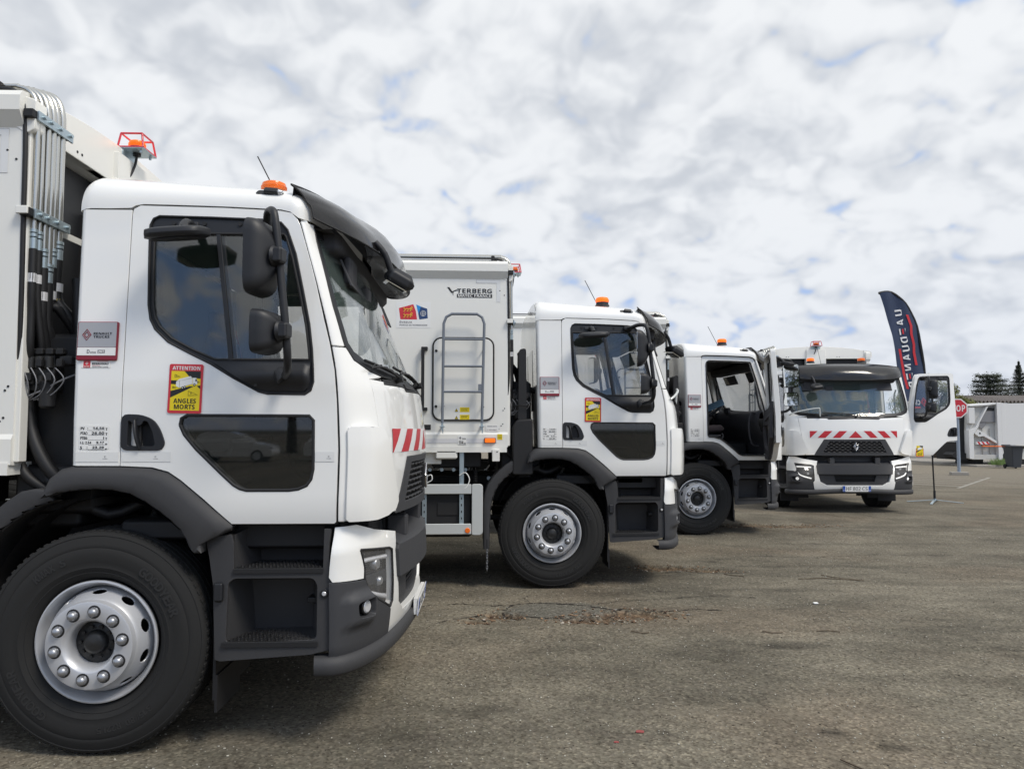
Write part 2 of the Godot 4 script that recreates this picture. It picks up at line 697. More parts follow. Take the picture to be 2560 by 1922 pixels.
const BXF := [0.30, 1.32, 0.36, 1.37, 0.45, 1.425, 0.6, 1.46, 0.75, 1.47, 0.95, 1.46, 1.08, 1.44]
const BXA := [0.30, 1.05, 0.44, 1.12, 0.6, 1.125, 0.84, 1.12, 1.07, 1.135]
func bump_off(c: Vector2, off: float) -> Vector3:
	var a := at_arc(absf(c.x))
	var xa := along(BXA, c.y)
	var xf := along(BXF, c.y)
	var w := 1.18 - maxf(0.0, c.y - 0.96) * 0.35 - maxf(0.0, 0.5 - c.y) * 0.25
	var b := at_arc(maxf(absf(c.x) - 0.02, 0.0))
	var e := at_arc(minf(absf(c.x) + 0.02, Q))
	var t := Vector2((xf - xa) * (e.x - b.x), w * (e.y - b.y)).normalized()
	var n := Vector3(t.y, 0, -t.x * signf(c.x))
	if absf(c.x) < 0.001:
		n = Vector3(1, 0, 0)
	return Vector3(xa + (xf - xa) * a.x, c.y, w * a.y * signf(c.x)) + n * off

func bump(c: Vector2) -> Vector3:
	return bump_off(c, 0.0)

func mirror_poly(p: PackedVector2Array) -> PackedVector2Array:
	# the right half of an outline joined with its mirror image
	var o := p.duplicate()
	for i in range(p.size() - 1, -1, -1):
		if absf(p[i].x) > 1e-4:
			o.append(Vector2(-p[i].x, p[i].y))
	return o

func neg(p: PackedVector2Array) -> PackedVector2Array:
	var o := PackedVector2Array()
	for v in p:
		o.append(Vector2(-v.x, v.y))
	return o

const INSIDE := Vector3(0.5, 1.6, 0.0)
const MIRROR := Transform3D(Basis(Vector3(1, 0, 0), Vector3(0, 1, 0), Vector3(0, 0, -1)), Vector3())

func screen_half() -> PackedVector2Array:
	var o := V([0, 1.787, 0.47, 1.777, 0.5, 1.797, 0.86, 1.814])
	for p in [[0.235, 1.825], [0.18, 1.838], [0.14, 1.856], [0.085, 1.905], [0.06, 1.975], [0.048, 2.174], [0.046, 2.51], [0.05, 2.60]]:
		o.append(Vector2(qx(p[0], p[1]), p[1]))
	o.append(Vector2(0, 2.63))
	return o

# ------------------------------------------------------------------ stickers and plates
func plane_at(x: float, y: float, off := 0.003) -> Transform3D:
	# a plane that lies on the right side of the cab
	var p := side_off(Vector2(x, y), off)
	var up := (side(Vector2(x, y + 0.02)) - side(Vector2(x, y - 0.02))).normalized()
	return Transform3D(Basis(Vector3(1, 0, 0), up, Vector3(1, 0, 0).cross(up)), p)

func blind_spot_sticker(at: Transform3D, parent: Node) -> void:
	# 0.164 wide, 0.241 high; red rim, yellow field, black stripes, a white lorry
	var b := mb("sticker_red")
	b.extrude(rrect(-0.082, -0.1205, 0.082, 0.1205, 0.009), 0, 0.0012, 0.0, at)
	b.use(M.sticker_yellow)
	b.extrude(rect(-0.071, -0.107, 0.071, 0.086), 0.0012, 0.0018, 0.0, at)
	b.use(M.ink)
	var f := func(a: Array) -> void: b.extrude(V(a), 0.0018, 0.0023, 0.0, at)
	f.call([-0.008, 0.086, 0.071, 0.086, 0.071, 0.05, 0.02, 0.055])
	f.call([-0.071, 0.04, -0.035, 0.04, -0.035, 0.02, -0.071, 0.022])
	f.call([-0.071, -0.012, 0.02, 0.012, 0.04, 0.012, -0.071, -0.045])
	f.call([0.054, 0.014, 0.071, 0.017, 0.071, 0.0])
	for w in [[-0.054, 0.056, 0.026], [-0.062, 0.002, 0.018], [0.015, -0.034, 0.046], [0.056, 0.031, 0.012]]:
		var x: float = w[0]
		var y: float = w[1]
		var s: float = w[2]
		b.tube([at * Vector3(x, y, 0.0026), at * Vector3(x, y + s * 0.5, 0.0026), at * Vector3(x + s, y + s * 0.1, 0.0026), at * Vector3(x, y, 0.0026)], 0.0009, 4)
		b.extrude(rect(x + s * 0.25, y + s * 0.16, x + s * 0.33, y + s * 0.36), 0.0018, 0.0024, 0.0, at)
	b.use(M.sticker_white)
	b.extrude(V([-0.046, 0.034, 0.032, 0.052, 0.032, 0.024, -0.030, 0.004, -0.046, 0.012]), 0.0023, 0.003, 0.0, at)
	b.extrude(V([0.034, 0.054, 0.050, 0.054, 0.056, 0.040, 0.056, 0.022, 0.034, 0.022]), 0.0023, 0.003, 0.0, at)
	b.extrude(V([-0.046, 0.0345, -0.030, 0.047, 0.022, 0.062, 0.032, 0.0525]), 0.0023, 0.003, 0.0, at)
	b.use(M.ink_grey)
	b.extrude(V([-0.0465, 0.034, -0.045, 0.034, 0.031, 0.052, 0.031, 0.0535]), 0.003, 0.0033, 0.0, at)
	b.extrude(V([-0.030, 0.004, -0.0286, 0.004, -0.0286, 0.038, -0.030, 0.038]), 0.003, 0.0033, 0.0, at)
	b.use(M.ink)
	b.extrude(V([0.047, 0.048, 0.052, 0.048, 0.055, 0.038, 0.047, 0.036]), 0.003, 0.0034, 0.0, at)
	for c in [[-0.014, 0.004], [-0.003, 0.007], [0.043, 0.02]]:
		b.use(M.ink)
		b.extrude(ell(c[0], c[1], 0.0055, 0.007, 14), 0.003, 0.0034, 0.0, at)
		b.use(M.sticker_white)
		b.extrude(ell(c[0], c[1], 0.0026, 0.0034, 10), 0.0034, 0.0037, 0.0, at)
	b.use(M.sticker_white)
	text(b, "ATTENTION", "bold", -0.067, 0.092, 0.134, 0.018, at, 0.0012)
	b.use(M.ink)
	text(b, "ANGLES", "bold", -0.054, -0.071, 0.108, 0.022, at, 0.0018)
	text(b, "MORTS", "bold", -0.050, -0.100, 0.100, 0.022, at, 0.0018)
	b.put("blind_spot_sticker", parent)

func diamond(b: MB, at: Transform3D, w: float, h: float, r: float) -> void:
	for k in [[1.0, 0.0], [0.55, 0.0]]:
		var s: float = k[0]
		b.tube([at * Vector3(-w * s, 0, 0), at * Vector3(0, h * s, 0), at * Vector3(w * s, 0, 0), at * Vector3(0, -h * s, 0), at * Vector3(-w * s, 0, 0)], r, 4)

func side_plate(parent: Node) -> void:
	# the maker's plate on the rear pillar: 0.197 x 0.19
	var at := plane_at(-0.024, 1.985, 0.001)
	at.basis = at.basis * Basis(Vector3(0, 0, 1), 0.0)
	var b := mb("plate_red")
	b.extrude(rrect(-0.098, -0.096, 0.098, 0.096, 0.008), 0, 0.012, 0.004, at)
	b.use(M.plate_silver)
	b.extrude(rrect(-0.092, -0.031, 0.092, 0.092, 0.004), 0.012, 0.0135, 0.0, at)
	b.use(M.sticker_white)
	b.extrude(rect(-0.092, -0.072, 0.092, -0.033), 0.012, 0.0135, 0.0, at)
	b.use(M.ink_grey)
	b.extrude(rect(0.006, -0.061, 0.041, -0.044), 0.0135, 0.014, 0.0, at)
	text(b, "D", "bold", -0.045, -0.062, 0.013, 0.019, at, 0.0135)
	text(b, "WIDE", "regular", -0.030, -0.062, 0.029, 0.009, at, 0.0135)
	b.use(M.sticker_white)
	text(b, "26T", "bold", 0.009, -0.059, 0.029, 0.012, at, 0.014)
	b.use(M.ink)
	text(b, "RENAULT", "bold", -0.018, 0.030, 0.088, 0.012, at, 0.0135)
	text(b, "TRUCKS", "bold", -0.018, 0.014, 0.077, 0.012, at, 0.0135)
	b.use(M.plate_red)
	diamond(b, at * Transform3D(Basis(), Vector3(-0.050, 0.030, 0.0145)), 0.020, 0.027, 0.0022)
	b.put("maker_plate", parent)
	var a2 := plane_at(-0.028, 1.871, 0.001)
	b = mb("sticker_white")
	b.extrude(rect(-0.070, -0.018, 0.070, 0.018), 0, 0.001, 0.0, a2)
	b.use(M.sticker_red)
	b.extrude(rect(-0.060, -0.017, -0.027, 0.017), 0.001, 0.0016, 0.0, a2)
	b.extrude(rect(0.006, 0.013, 0.060, 0.0155), 0.001, 0.0016, 0.0, a2)
	b.extrude(rect(-0.018, -0.007, 0.020, -0.0055), 0.001, 0.0016, 0.0, a2)
	b.use(M.ink)
	text(b, "RENAUDEAU", "bold", -0.018, -0.002, 0.078, 0.010, a2, 0.001)
	b.use(M.ink_grey)
	text(b, "Clovis Poids Lourds", "regular", -0.018, -0.015, 0.078, 0.006, a2, 0.001)
	b.use(M.sticker_white)
	diamond(b, a2 * Transform3D(Basis(), Vector3(-0.0435, 0.004, 0.002)), 0.006, 0.008, 0.0009)
	text(b, "RENAULT TRUCKS", "bold", -0.057, -0.013, 0.026, 0.004, a2, 0.0016)
	b.put("dealer_sticker", parent)

func weight_sticker(parent: Node, rows: Array) -> void:
	var at := plane_at(-0.022, 1.515, 0.001)
	var b := mb("sticker_white")
	b.extrude(rrect(-0.071, -0.058, 0.071, 0.058, 0.008), 0, 0.001, 0.0, at)
	b.use(M.ink)
	var y := 0.036
	for r in rows:
		text(b, r[0], "bold", -0.065, y, r[1], 0.014, at, 0.001)
		if r[2]:
			text(b, r[2], "bold", 0.048 - r[3], y, r[3], 0.014, at, 0.001)
		text(b, r[4], "bold", 0.054, y - 0.003, 0.009, 0.012 if r[4] == "T" else 0.007, at, 0.001)
		b.extrude(rect(-0.028, y - 0.0035, 0.05, y - 0.0022), 0.001, 0.0014, 0.0, at)
		y -= 0.0232
	b.put("weight_sticker", parent)

func strip(parent: Node, x0: float, x1: float, y: float, off := 0.0012) -> void:
	var at := plane_at((x0 + x1) / 2, y, 0.001)
	var b := mb("strip_white")
	var w := (x1 - x0) / 2
	b.extrude(rect(-w, -0.024, w, 0.024), 0, off, 0.0, at)
	b.use(M.ink_grey)
	text(b, "E", "regular", w * 0.35, -0.004, 0.008, 0.009, at, off, 0.0004)
	text(b, "104R", "regular", w * 0.35 - 0.009, -0.012, 0.024, 0.005, at, off, 0.0004)
	b.put("reflective_strip", parent)

# ------------------------------------------------------------------ the cab
const HINGE := Vector3(1.13, 1.6, 1.15)

func door_outline() -> PackedVector2Array:
	return V([0.107, 1.377, 0.107, 2.63, 0.113, 2.657, 0.144, 2.675, 0.551, 2.667, 0.842, 2.654, 0.895, 2.644, 0.925, 2.612,
		0.940, 2.58, 1.0, 2.38, 1.024, 2.292, 1.070, 2.10, 1.100, 1.985, 1.128, 1.846, 1.142, 1.70, 1.1525, 1.451, 1.149, 1.25, 1.145, 1.10, 1.138, 1.094, 0.643, 1.094, 0.514, 1.212, 0.398, 1.308, 0.337, 1.349, 0.259, 1.370])

func window_outline() -> PackedVector2Array:
	return V([0.197, 2.51, 0.197, 2.575, 0.211, 2.608, 0.24, 2.622, 0.488, 2.617, 0.777, 2.607, 0.845, 2.594, 0.879, 2.556, 0.924, 2.432, 0.965, 2.25, 1.002, 2.077, 1.019, 1.95, 1.026, 1.86,
		1.030, 1.787, 1.018, 1.745, 0.99, 1.726, 0.807, 1.728, 0.764, 1.739, 0.636, 1.808, 0.525, 1.876, 0.42, 1.928, 0.314, 1.984, 0.248, 2.047, 0.222, 2.097, 0.209, 2.169, 0.202, 2.35])

func glass_outline() -> PackedVector2Array:
	return V([0.215, 2.535, 0.86, 2.535, 0.872, 2.52, 0.907, 2.41, 0.948, 2.24, 0.985, 2.07, 1.002, 1.95, 1.004, 1.897, 0.545, 1.897, 0.43, 1.947, 0.326, 2.003, 0.264, 2.062, 0.239, 2.107, 0.227, 2.172, 0.219, 2.35])

func handle_bowl() -> PackedVector2Array:
	return rounded(V([0.135, 1.468, 0.135, 1.595, 0.15, 1.602, 0.17, 1.575, 0.20, 1.575, 0.21, 1.60, 0.235, 1.597, 0.262, 1.545, 0.276, 1.48, 0.262, 1.466]), 0.015, 3)

func low_window() -> PackedVector2Array:
	return V([0.388, 1.575, 0.393, 1.607, 0.42, 1.622, 1.013, 1.620, 1.034, 1.598, 1.036, 1.36, 1.026, 1.31, 1.005, 1.28, 0.965, 1.263, 0.921, 1.257, 0.715, 1.257, 0.682, 1.266, 0.65, 1.285, 0.593, 1.337, 0.467, 1.459, 0.41, 1.527])

func cab_sides(t: Node3D) -> void:
	for s in [1, -1]:
		var m := Transform3D() if s == 1 else MIRROR
		var b := mb("white_paint")
		b.xf = m
		b.panel(V([-0.105, 1.378, 0.100, 1.377, 0.100, 2.652, -0.125, 2.652]), [], 0.16, side, 0.03, INSIDE)
		# rounded rear edge
		var rows := []
		for k in 6:
			var a := PI / 2 * k / 5.0
			var line := PackedVector3Array()
			for y in [1.378, 1.6, 1.9, 2.2, 2.45, 2.652]:
				var x := lerpf(-0.105, -0.125, (y - 1.378) / 1.27)
				line.append(Vector3(x - 0.032 * sin(a), y, half(y) - 0.05 * (1 - cos(a))))
			rows.append(line)
		b.grid(rows, INSIDE)
		b.put("rear_pillar", t)
		b = mb("white_paint")
		b.xf = m
		var c := [[0.008, 1.105], [0.008, 1.962]]
		var poly := PackedVector2Array()
		for p in c:
			poly.append(Vector2(Q - p[0], p[1]))
		for p in [[0.064, 1.962], [0.088, 1.902], [0.142, 1.851], [0.18, 1.834]]:
			poly.append(Vector2(qx(p[0], p[1]), p[1]))
		poly.append(Vector2(qz(1.0), 1.814))
		poly.append(Vector2(qz(0.985), 1.70))
		poly.append(Vector2(qz(0.90), 1.108))
		poly.append(Vector2(qz(1.05), 1.10))
		b.panel(poly, [], 0.06, front, 0.03, INSIDE)
		b.put("front_corner_panel", t)
		b = mb("white_paint")
		b.xf = m
		poly = PackedVector2Array([Vector2(Q - 0.008, 1.972), Vector2(Q - 0.008, 2.60)])
		for p in [[0.05, 2.60], [0.046, 2.51], [0.048, 2.174], [0.06, 1.972]]:
			poly.append(Vector2(qx(p[0], p[1]), p[1]))
		b.panel(poly, [], 0.05, front, 0.03, INSIDE)
		b.put("windscreen_pillar", t)
		# the white air deflector that stands off the corner
		b = mb("white_paint")
		b.xf = m
		poly = PackedVector2Array()
		for p in [[0.04, 1.112], [0.04, 1.545], [0.045, 1.558], [0.055, 1.567]]:
			poly.append(Vector2(qx(p[0], p[1]), p[1]))
		for p in [[1.04, 1.566], [0.995, 1.553], [0.96, 1.50], [0.915, 1.38], [0.845, 1.20], [0.84, 1.175], [0.865, 1.14], [0.95, 1.112], [1.04, 1.10]]:
			poly.append(Vector2(qz(p[0]), p[1]))
		poly.append(Vector2(qx(0.05, 1.10), 1.10))
		b.panel(poly, [], 0.05, func(c2: Vector2) -> Vector3: return front_off(c2, lerpf(0.014, 0.056, smoothstep(0.03, 0.17, Q - c2.x))), 0.05, INSIDE)
		b.put("air_deflector", t)
		# dark body behind the shut lines and the door's aperture
		b = mb("white_paint")
		b.xf = m
		var ring := Geometry2D.offset_polygon(door_outline(), 0.035)
		var hole := [rounded(Geometry2D.offset_polygon(door_outline(), -0.08)[0], 0.06, 4)]
		var above := Geometry2D.intersect_polygons(ring[0], V([-1, 1.098, 3, 1.098, 3, 4, -1, 4]))
		b.panel(above[0], [hole[0]], 0.12, func(c3: Vector2) -> Vector3: return side_off(c3, -0.034), 0.05, INSIDE)
		b.put("door_aperture", t)
		b = mb("seal")
		b.xf = m
		b.outline(rounded(Geometry2D.offset_polygon(door_outline(), -0.076)[0], 0.06, 4), func(c4: Vector2) -> Vector3: return side_off(c4, -0.030), 0.011, 0.08)
		b.outline(Geometry2D.offset_polygon(door_outline(), 0.003)[0], func(c4: Vector2) -> Vector3: return side_off(c4, -0.030), 0.008, 0.08, 4)
		b.put("door_seal", t)

func roof_point(x: float, a: float) -> Vector3:
	# a runs from the right side (0) over the crown to the left side (PI)
	var c := pow(absf(cos(a)), 2.0 / 4.0) * signf(cos(a))
	var s := pow(maxf(sin(a), 0.0), 2.0 / 4.0)
	return Vector3(x, SHOULDER + roof_h(x) * s, half(SHOULDER) * c)

func rear_outline() -> PackedVector2Array:
	var o := V([-1.10, 1.378, 1.10, 1.378])
	for k in 25:
		var a := PI * k / 24.0
		o.append(Vector2(1.09 * signf(cos(a)) * pow(absf(cos(a)), 0.5), 2.60 + 0.285 * pow(sin(a), 0.5)))
	return o

func cab_roof(t: Node3D) -> void:
	var b := mb("white_paint")
	var rows := []
	var xs := [-0.157, -0.155, -0.148, -0.13, -0.10, 0.0, 0.1, 0.12, 0.16, 0.3, 0.45, 0.6, 0.75, 0.84, 0.89, 0.93, 0.98, 1.03, 1.07, 1.10]
	for i in xs.size():
		var x: float = xs[i]
		var drop := 0.0
		if x < -0.10:
			var k: float = (-0.10 - x) / 0.057
			drop = 0.035 * (1.0 - sqrt(maxf(0.0, 1.0 - k * k)))
		if x > 0.84:
			drop = pow((x - 0.84) / 0.26, 1.6) * 0.10
		var ye: float = along([-0.2, 2.66, 0.095, 2.661, 0.12, 2.676, 0.15, 2.683, 0.551, 2.675, 0.842, 2.662, 0.90, 2.650, 0.945, 2.61, 1.2, 2.60], x)
		var a0 := asin(clampf(pow(clampf((ye - SHOULDER) / roof_h(x), 0.0, 1.0), 2.0), 0.0, 1.0))
		if ye <= SHOULDER:
			a0 = 0.0
		var line := PackedVector3Array()
		for k in 41:
			var u := k / 40.0
			u = u - 0.13 * sin(TAU * u) * 0.9
			var p := roof_point(x, lerpf(a0, PI - a0, u))
			if x > 0.89:
				# towards the windscreen the roof narrows with the bow of the front
				var lim := clampf((x - along(XA, 2.6)) / (along(XF, 2.6) - along(XA, 2.6)), 0.0, 0.98)
				p.z *= pow(1.0 - pow(lim, BOW), 1.0 / BOW)
				p.y = lerpf(p.y, minf(p.y, 2.74), (x - 0.89) / 0.21)
			p.y -= drop * clampf((p.y - 2.60) / 0.15, 0.0, 1.0)
			if x < -0.10:
				p.z *= 1.0 - (-0.10 - x) * 0.25
			line.append(p)
		rows.append(line)
	b.grid(rows, Vector3(0.4, 2.2, 0))
	# the drip edge of the roof: its rim is turned in
	for e in [0, 40]:
		var lip := [PackedVector3Array(), PackedVector3Array()]
		for r in rows:
			lip[0].append(r[e])
			lip[1].append(r[e] - Vector3(0, 0, 0.03 * signf(r[e].z)))
		b.grid(lip, Vector3(0.4, 5, 0))
	b.put("cab_roof", t)
	b = mb("white_paint")
	b.panel(rear_outline(), [rrect(-0.55, 1.75, 0.0, 2.4, 0.06), rrect(0.1, 1.75, 0.65, 2.4, 0.06)], 0.3, func(c: Vector2) -> Vector3: return Vector3(-0.137 - (c.y - 1.378) * 0.016, c.y, c.x), 0.03, INSIDE)
	b.put("rear_wall", t)
	for w in [[-0.55, 0.0], [0.1, 0.65]]:
		b = mb("dark_glass")
		b.quad(Vector3(-0.15, 1.75, w[0]), Vector3(-0.15, 1.75, w[1]), Vector3(-0.155, 2.4, w[1]), Vector3(-0.155, 2.4, w[0]), INSIDE)
		b.put("rear_window", t)

func door(t: Node3D, s: int) -> MeshInstance3D:
	var m := (Transform3D() if s == 1 else MIRROR)
	var hinge := Vector3(HINGE.x, HINGE.y, HINGE.z * s)
	var sh := Transform3D(Basis(), -hinge) * m
	var b := mb("white_paint")
	b.xf = sh
	var holes := [window_outline(), low_window(), handle_bowl()]
	if s < 0:
		holes.remove_at(1)
	b.panel(door_outline(), holes, 0.075, side, 0.07, INSIDE)
	# inner skin, white round the trim
	b.panel(Geometry2D.offset_polygon(door_outline(), -0.012)[0], holes, 0.15, func(c: Vector2) -> Vector3: return side_off(c, -0.071), 0.0, Vector3(0.5, 1.6, 3.0))
	var d := b.put("door", t, Transform3D(Basis(), hinge))
	var glass_p := glass_outline()
	b = mb("dark_plastic")
	b.xf = sh
	b.panel(Geometry2D.offset_polygon(window_outline(), -0.002)[0], [glass_p], 0.07, func(c: Vector2) -> Vector3: return side_off(c, -0.006), 0.03, INSIDE)
	b.panel(V([0.522, 2.54, 0.541, 2.54, 0.631, 1.89, 0.612, 1.89]), [], 0.2, func(c: Vector2) -> Vector3: return side_off(c, -0.003), 0.02, INSIDE)
	b.panel(V([0.541, 2.54, 0.556, 2.54, 0.648, 1.89, 0.631, 1.89]), [], 0.2, func(c: Vector2) -> Vector3: return side_off(c, -0.014), 0.02, INSIDE)
	b.use(M.seal)
	b.outline(window_outline(), func(c: Vector2) -> Vector3: return side_off(c, -0.001), 0.006, 0.06)
	b.outline(glass_p, func(c: Vector2) -> Vector3: return side_off(c, -0.008), 0.007, 0.06)
	# screw heads and cover in the top band
	for x in [0.31, 0.462, 0.64]:
		b.cyl(side_off(Vector2(x, 2.585), -0.008), side_off(Vector2(x, 2.585), 0.002), 0.011, 10)
	b.use(M.grey_plastic)
	b.box(side_off(Vector2(0.385, 2.578), 0.0), Vector3(0.10, 0.028, 0.016), 0.005)
	b.put("window_frame", d)
	b = mb("side_glass")
	b.xf = sh
	for pane in [-0.012, -0.017, -0.022]:
		b.panel(glass_p, [], 0.2, func(c: Vector2) -> Vector3: return side_off(c, pane), 0.0, INSIDE)
	b.put("side_window", d)
	# the black base that the mirror arm stands on
	b = mb("dark_plastic")
	b.xf = sh
	var bp := V([0.545, 1.880, 0.636, 1.822, 0.764, 1.752, 0.807, 1.742, 0.985, 1.740, 1.005, 1.757, 1.015, 1.79, 1.012, 1.880])
	b.panel(bp, [], 0.035, func(c: Vector2) -> Vector3:
		var k := clampf((c.x - 0.56) / 0.25, 0.0, 1.0) * clampf((1.885 - c.y) / 0.05, 0.0, 1.0) * clampf((c.y - 1.735) / 0.05, 0.0, 1.0) * clampf((1.03 - c.x) / 0.04, 0.0, 1.0)
		return side_off(c, 0.006 + 0.040 * k * k * (3 - 2 * k) * (0.55 + 0.45 * clampf((c.y - 1.76) / 0.1, 0.0, 1.0))), 0.02, INSIDE)
	b.use(M.black)
	b.box(side_off(Vector2(0.755, 1.768), 0.014), Vector3(0.016, 0.013, 0.02), 0.002)
	b.put("mirror_base", d)
	if s > 0:
		b = mb("dark_glass")
		b.xf = sh
		b.panel(low_window(), [], 0.2, func(c: Vector2) -> Vector3: return side_off(c, -0.012), 0.0, INSIDE)
		b.use(M.side_glass)
		b.panel(low_window(), [], 0.2, func(c: Vector2) -> Vector3: return side_off(c, -0.008), 0.0, INSIDE)
		b.use(M.seal)
		b.outline(low_window(), func(c: Vector2) -> Vector3: return side_off(c, -0.003), 0.0085, 0.06)
		b.put("lower_window", d)
	# handle in its bowl
	b = mb("dark_plastic")
	b.xf = sh
	var ho := rounded(V([0.108, 1.453, 0.108, 1.626, 0.20, 1.624, 0.262, 1.60, 0.296, 1.55, 0.318, 1.485, 0.305, 1.458, 0.285, 1.452]), 0.03, 3)
	var hh := handle_bowl()
	b.panel(ho, [Geometry2D.offset_polygon(hh, -0.003)[0]], 0.05, func(c: Vector2) -> Vector3: return side_off(c, 0.008), 0.055, INSIDE)
	b.panel(Geometry2D.offset_polygon(hh, 0.003)[0], [], 0.03, func(c: Vector2) -> Vector3: return side_off(c, -0.045 + 0.016 * absf(c.x - 0.2) * 8.0), 0.0, INSIDE)
	var rr := []
	for k in 5:
		var y := lerpf(1.592, 1.462, k / 4.0)
		var x := lerpf(0.172, 0.196, k / 4.0)
		rr.append(side_off(Vector2(x, y), -0.002 + 0.016 * sin(PI * k / 4.0)))
	b.tube(rr, 0.021, 8, 3, 0.45)
	b.use(M.seal)
	b.cyl(side_off(Vector2(0.176, 1.606), 0.004), side_off(Vector2(0.176, 1.606), 0.011), 0.009, 12)
	b.put("door_handle", d)
	# inner trim
	b = mb("trim")
	b.xf = sh
	var tp := V([0.25, 1.45, 0.25, 1.95, 0.52, 1.86, 1.02, 1.83, 1.10, 1.7, 1.11, 1.2, 1.06, 1.12, 0.70, 1.12, 0.55, 1.25, 0.42, 1.36])
	b.panel(tp, [low_window()] if s > 0 else [], 0.12, func(c: Vector2) -> Vector3: return side_off(c, -0.11 - 0.03 * sin(clampf((c.y - 1.2) / 0.7, 0, 1) * PI)), 0.045, Vector3(0.5, 1.6, 3.0))
	b.tube([Vector3(0.36, 1.76, 1.10), Vector3(0.36, 1.74, 1.05), Vector3(0.60, 1.70, 1.045), Vector3(0.80, 1.70, 1.05), Vector3(0.86, 1.72, 1.10)], 0.022, 8, 3)
	b.put("inner_trim", d)
	# mirrors on their tubular arm
	b = mb("dark_plastic")
	b.xf = sh
	b.tube([Vector3(0.76, 2.575, 1.13), Vector3(0.80, 2.578, 1.22), Vector3(0.84, 2.585, 1.34), Vector3(0.885, 2.570, 1.425), Vector3(0.905, 2.52, 1.45), Vector3(0.925, 2.36, 1.452), Vector3(0.942, 2.20, 1.452), Vector3(0.96, 2.03, 1.45), Vector3(0.967, 1.90, 1.435), Vector3(0.955, 1.835, 1.38), Vector3(0.92, 1.815, 1.28), Vector3(0.89, 1.812, 1.17)], 0.019, 10, 4)
	b.cyl(Vector3(0.90, 1.80, 1.20), Vector3(0.86, 1.845, 1.20), 0.05, 14, 0.03, 0.008)
	b.box(Vector3(0.775, 2.575, 1.145), Vector3(0.09, 0.05, 0.06), 0.015)
	b.put("mirror_arm", d)
	mirror(d, sh, "main_mirror", Vector3(0.858, 2.345, 1.43), 0.355, 0.235, 0.30)
	mirror(d, sh, "wide_angle_mirror", Vector3(0.888, 2.0, 1.43), 0.205, 0.215, 0.25)
	if s > 0:
		kerb_mirror(d, sh)
	return d

func kerb_mirror(d: Node, sh: Transform3D) -> void:
	# above the window, looking down
	var b := mb("dark_plastic")
	b.xf = sh * Transform3D(Basis(Vector3(0, 0, 1), 0.07) * Basis(Vector3(1, 0, 0), 0.16), Vector3(0.405, 2.484, 1.315))
	var rows := []
	for i in 11:
		var u := i / 10.0
		var e := pow(maxf(0.0, 1.0 - pow(absf(u * 2.0 - 1.0), 3.2)), 0.42)
		var line := PackedVector3Array()
		for k in 19:
			var a := TAU * k / 18.0
			var ca := signf(cos(a)) * pow(absf(cos(a)), 0.55)
			var sa := signf(sin(a)) * pow(absf(sin(a)), 0.55)
			line.append(Vector3(lerpf(-0.158, 0.158, u), (0.030 if sa > 0 else 0.028) * sa * (0.45 + 0.55 * e) + 0.004 * e, 0.095 * ca * e))
		rows.append(line)
	b.grid(rows, Vector3.ZERO)
	b.use(M.black)
	b.extrude(ell(0, 0, 0.13, 0.078, 22), 0, 0.004, 0.0, Transform3D(Basis(Vector3(1, 0, 0), Vector3(0, 0, 1), Vector3(0, -1, 0)), Vector3(0, -0.022, 0)))
	b.use(M.dark_plastic)
	b.xf = sh
	b.tube([Vector3(0.40, 2.575, 1.13), Vector3(0.40, 2.57, 1.20), Vector3(0.41, 2.52, 1.27)], 0.022, 8, 3)
	b.put("kerb_mirror", d)

func mirror(d: Node, sh: Transform3D, called: String, c: Vector3, h: float, w: float, depth: float) -> void:
	# a housing that bulges forward, its glass to the rear
	var b := mb("dark_plastic")
	b.xf = sh * Transform3D(Basis(Vector3(0, 1, 0), -0.20), c)
	var rows := []
	var N := 28
	for i in 7:
		var u := i / 6.0
		var k := sqrt(maxf(0.0, 1.0 - pow(u, 2.6)))
		var x := -0.045 + 0.125 * pow(u, 0.9)
		if i == 0:
			x = -0.05
		var line := PackedVector3Array()
		for j in N + 1:
			var a := TAU * j / N
			var ca := signf(cos(a)) * pow(absf(cos(a)), 0.36)
			var sa := signf(sin(a)) * pow(absf(sin(a)), 0.36)
			k = lerpf(1.0, 0.0, pow(u, 3.0)) if i < 6 else 0.0
			line.append(Vector3(x - 0.012 * u * ca * ca, sa * h * 0.5 * (1 - 0.12 * u) * maxf(k, 0.0), ca * w * 0.5 * (1 - 0.18 * u) * maxf(k, 0.0)))
		rows.append(line)
	b.grid(rows, Vector3(-0.05, 0, 0))
	# clamp to the arm
	b.cyl(Vector3(0.05, 0.0, 0.03), Vector3(0.095, 0.0, 0.03), 0.05, 16, 0.036, 0.008)
	b.box(Vector3(0.085, 0.0, 0.035), Vector3(0.05, 0.075, 0.075), 0.014)
	b.use(M.mirror_glass)
	b.extrude(rrect(-w * 0.46, -h * 0.46, w * 0.46, h * 0.46, 0.03), 0, 0.004, 0.0, Transform3D(Basis(Vector3(0, 0, 1), Vector3(0, 1, 0), Vector3(-1, 0, 0)), Vector3(-0.048, 0, 0)))
	b.put(called, d)

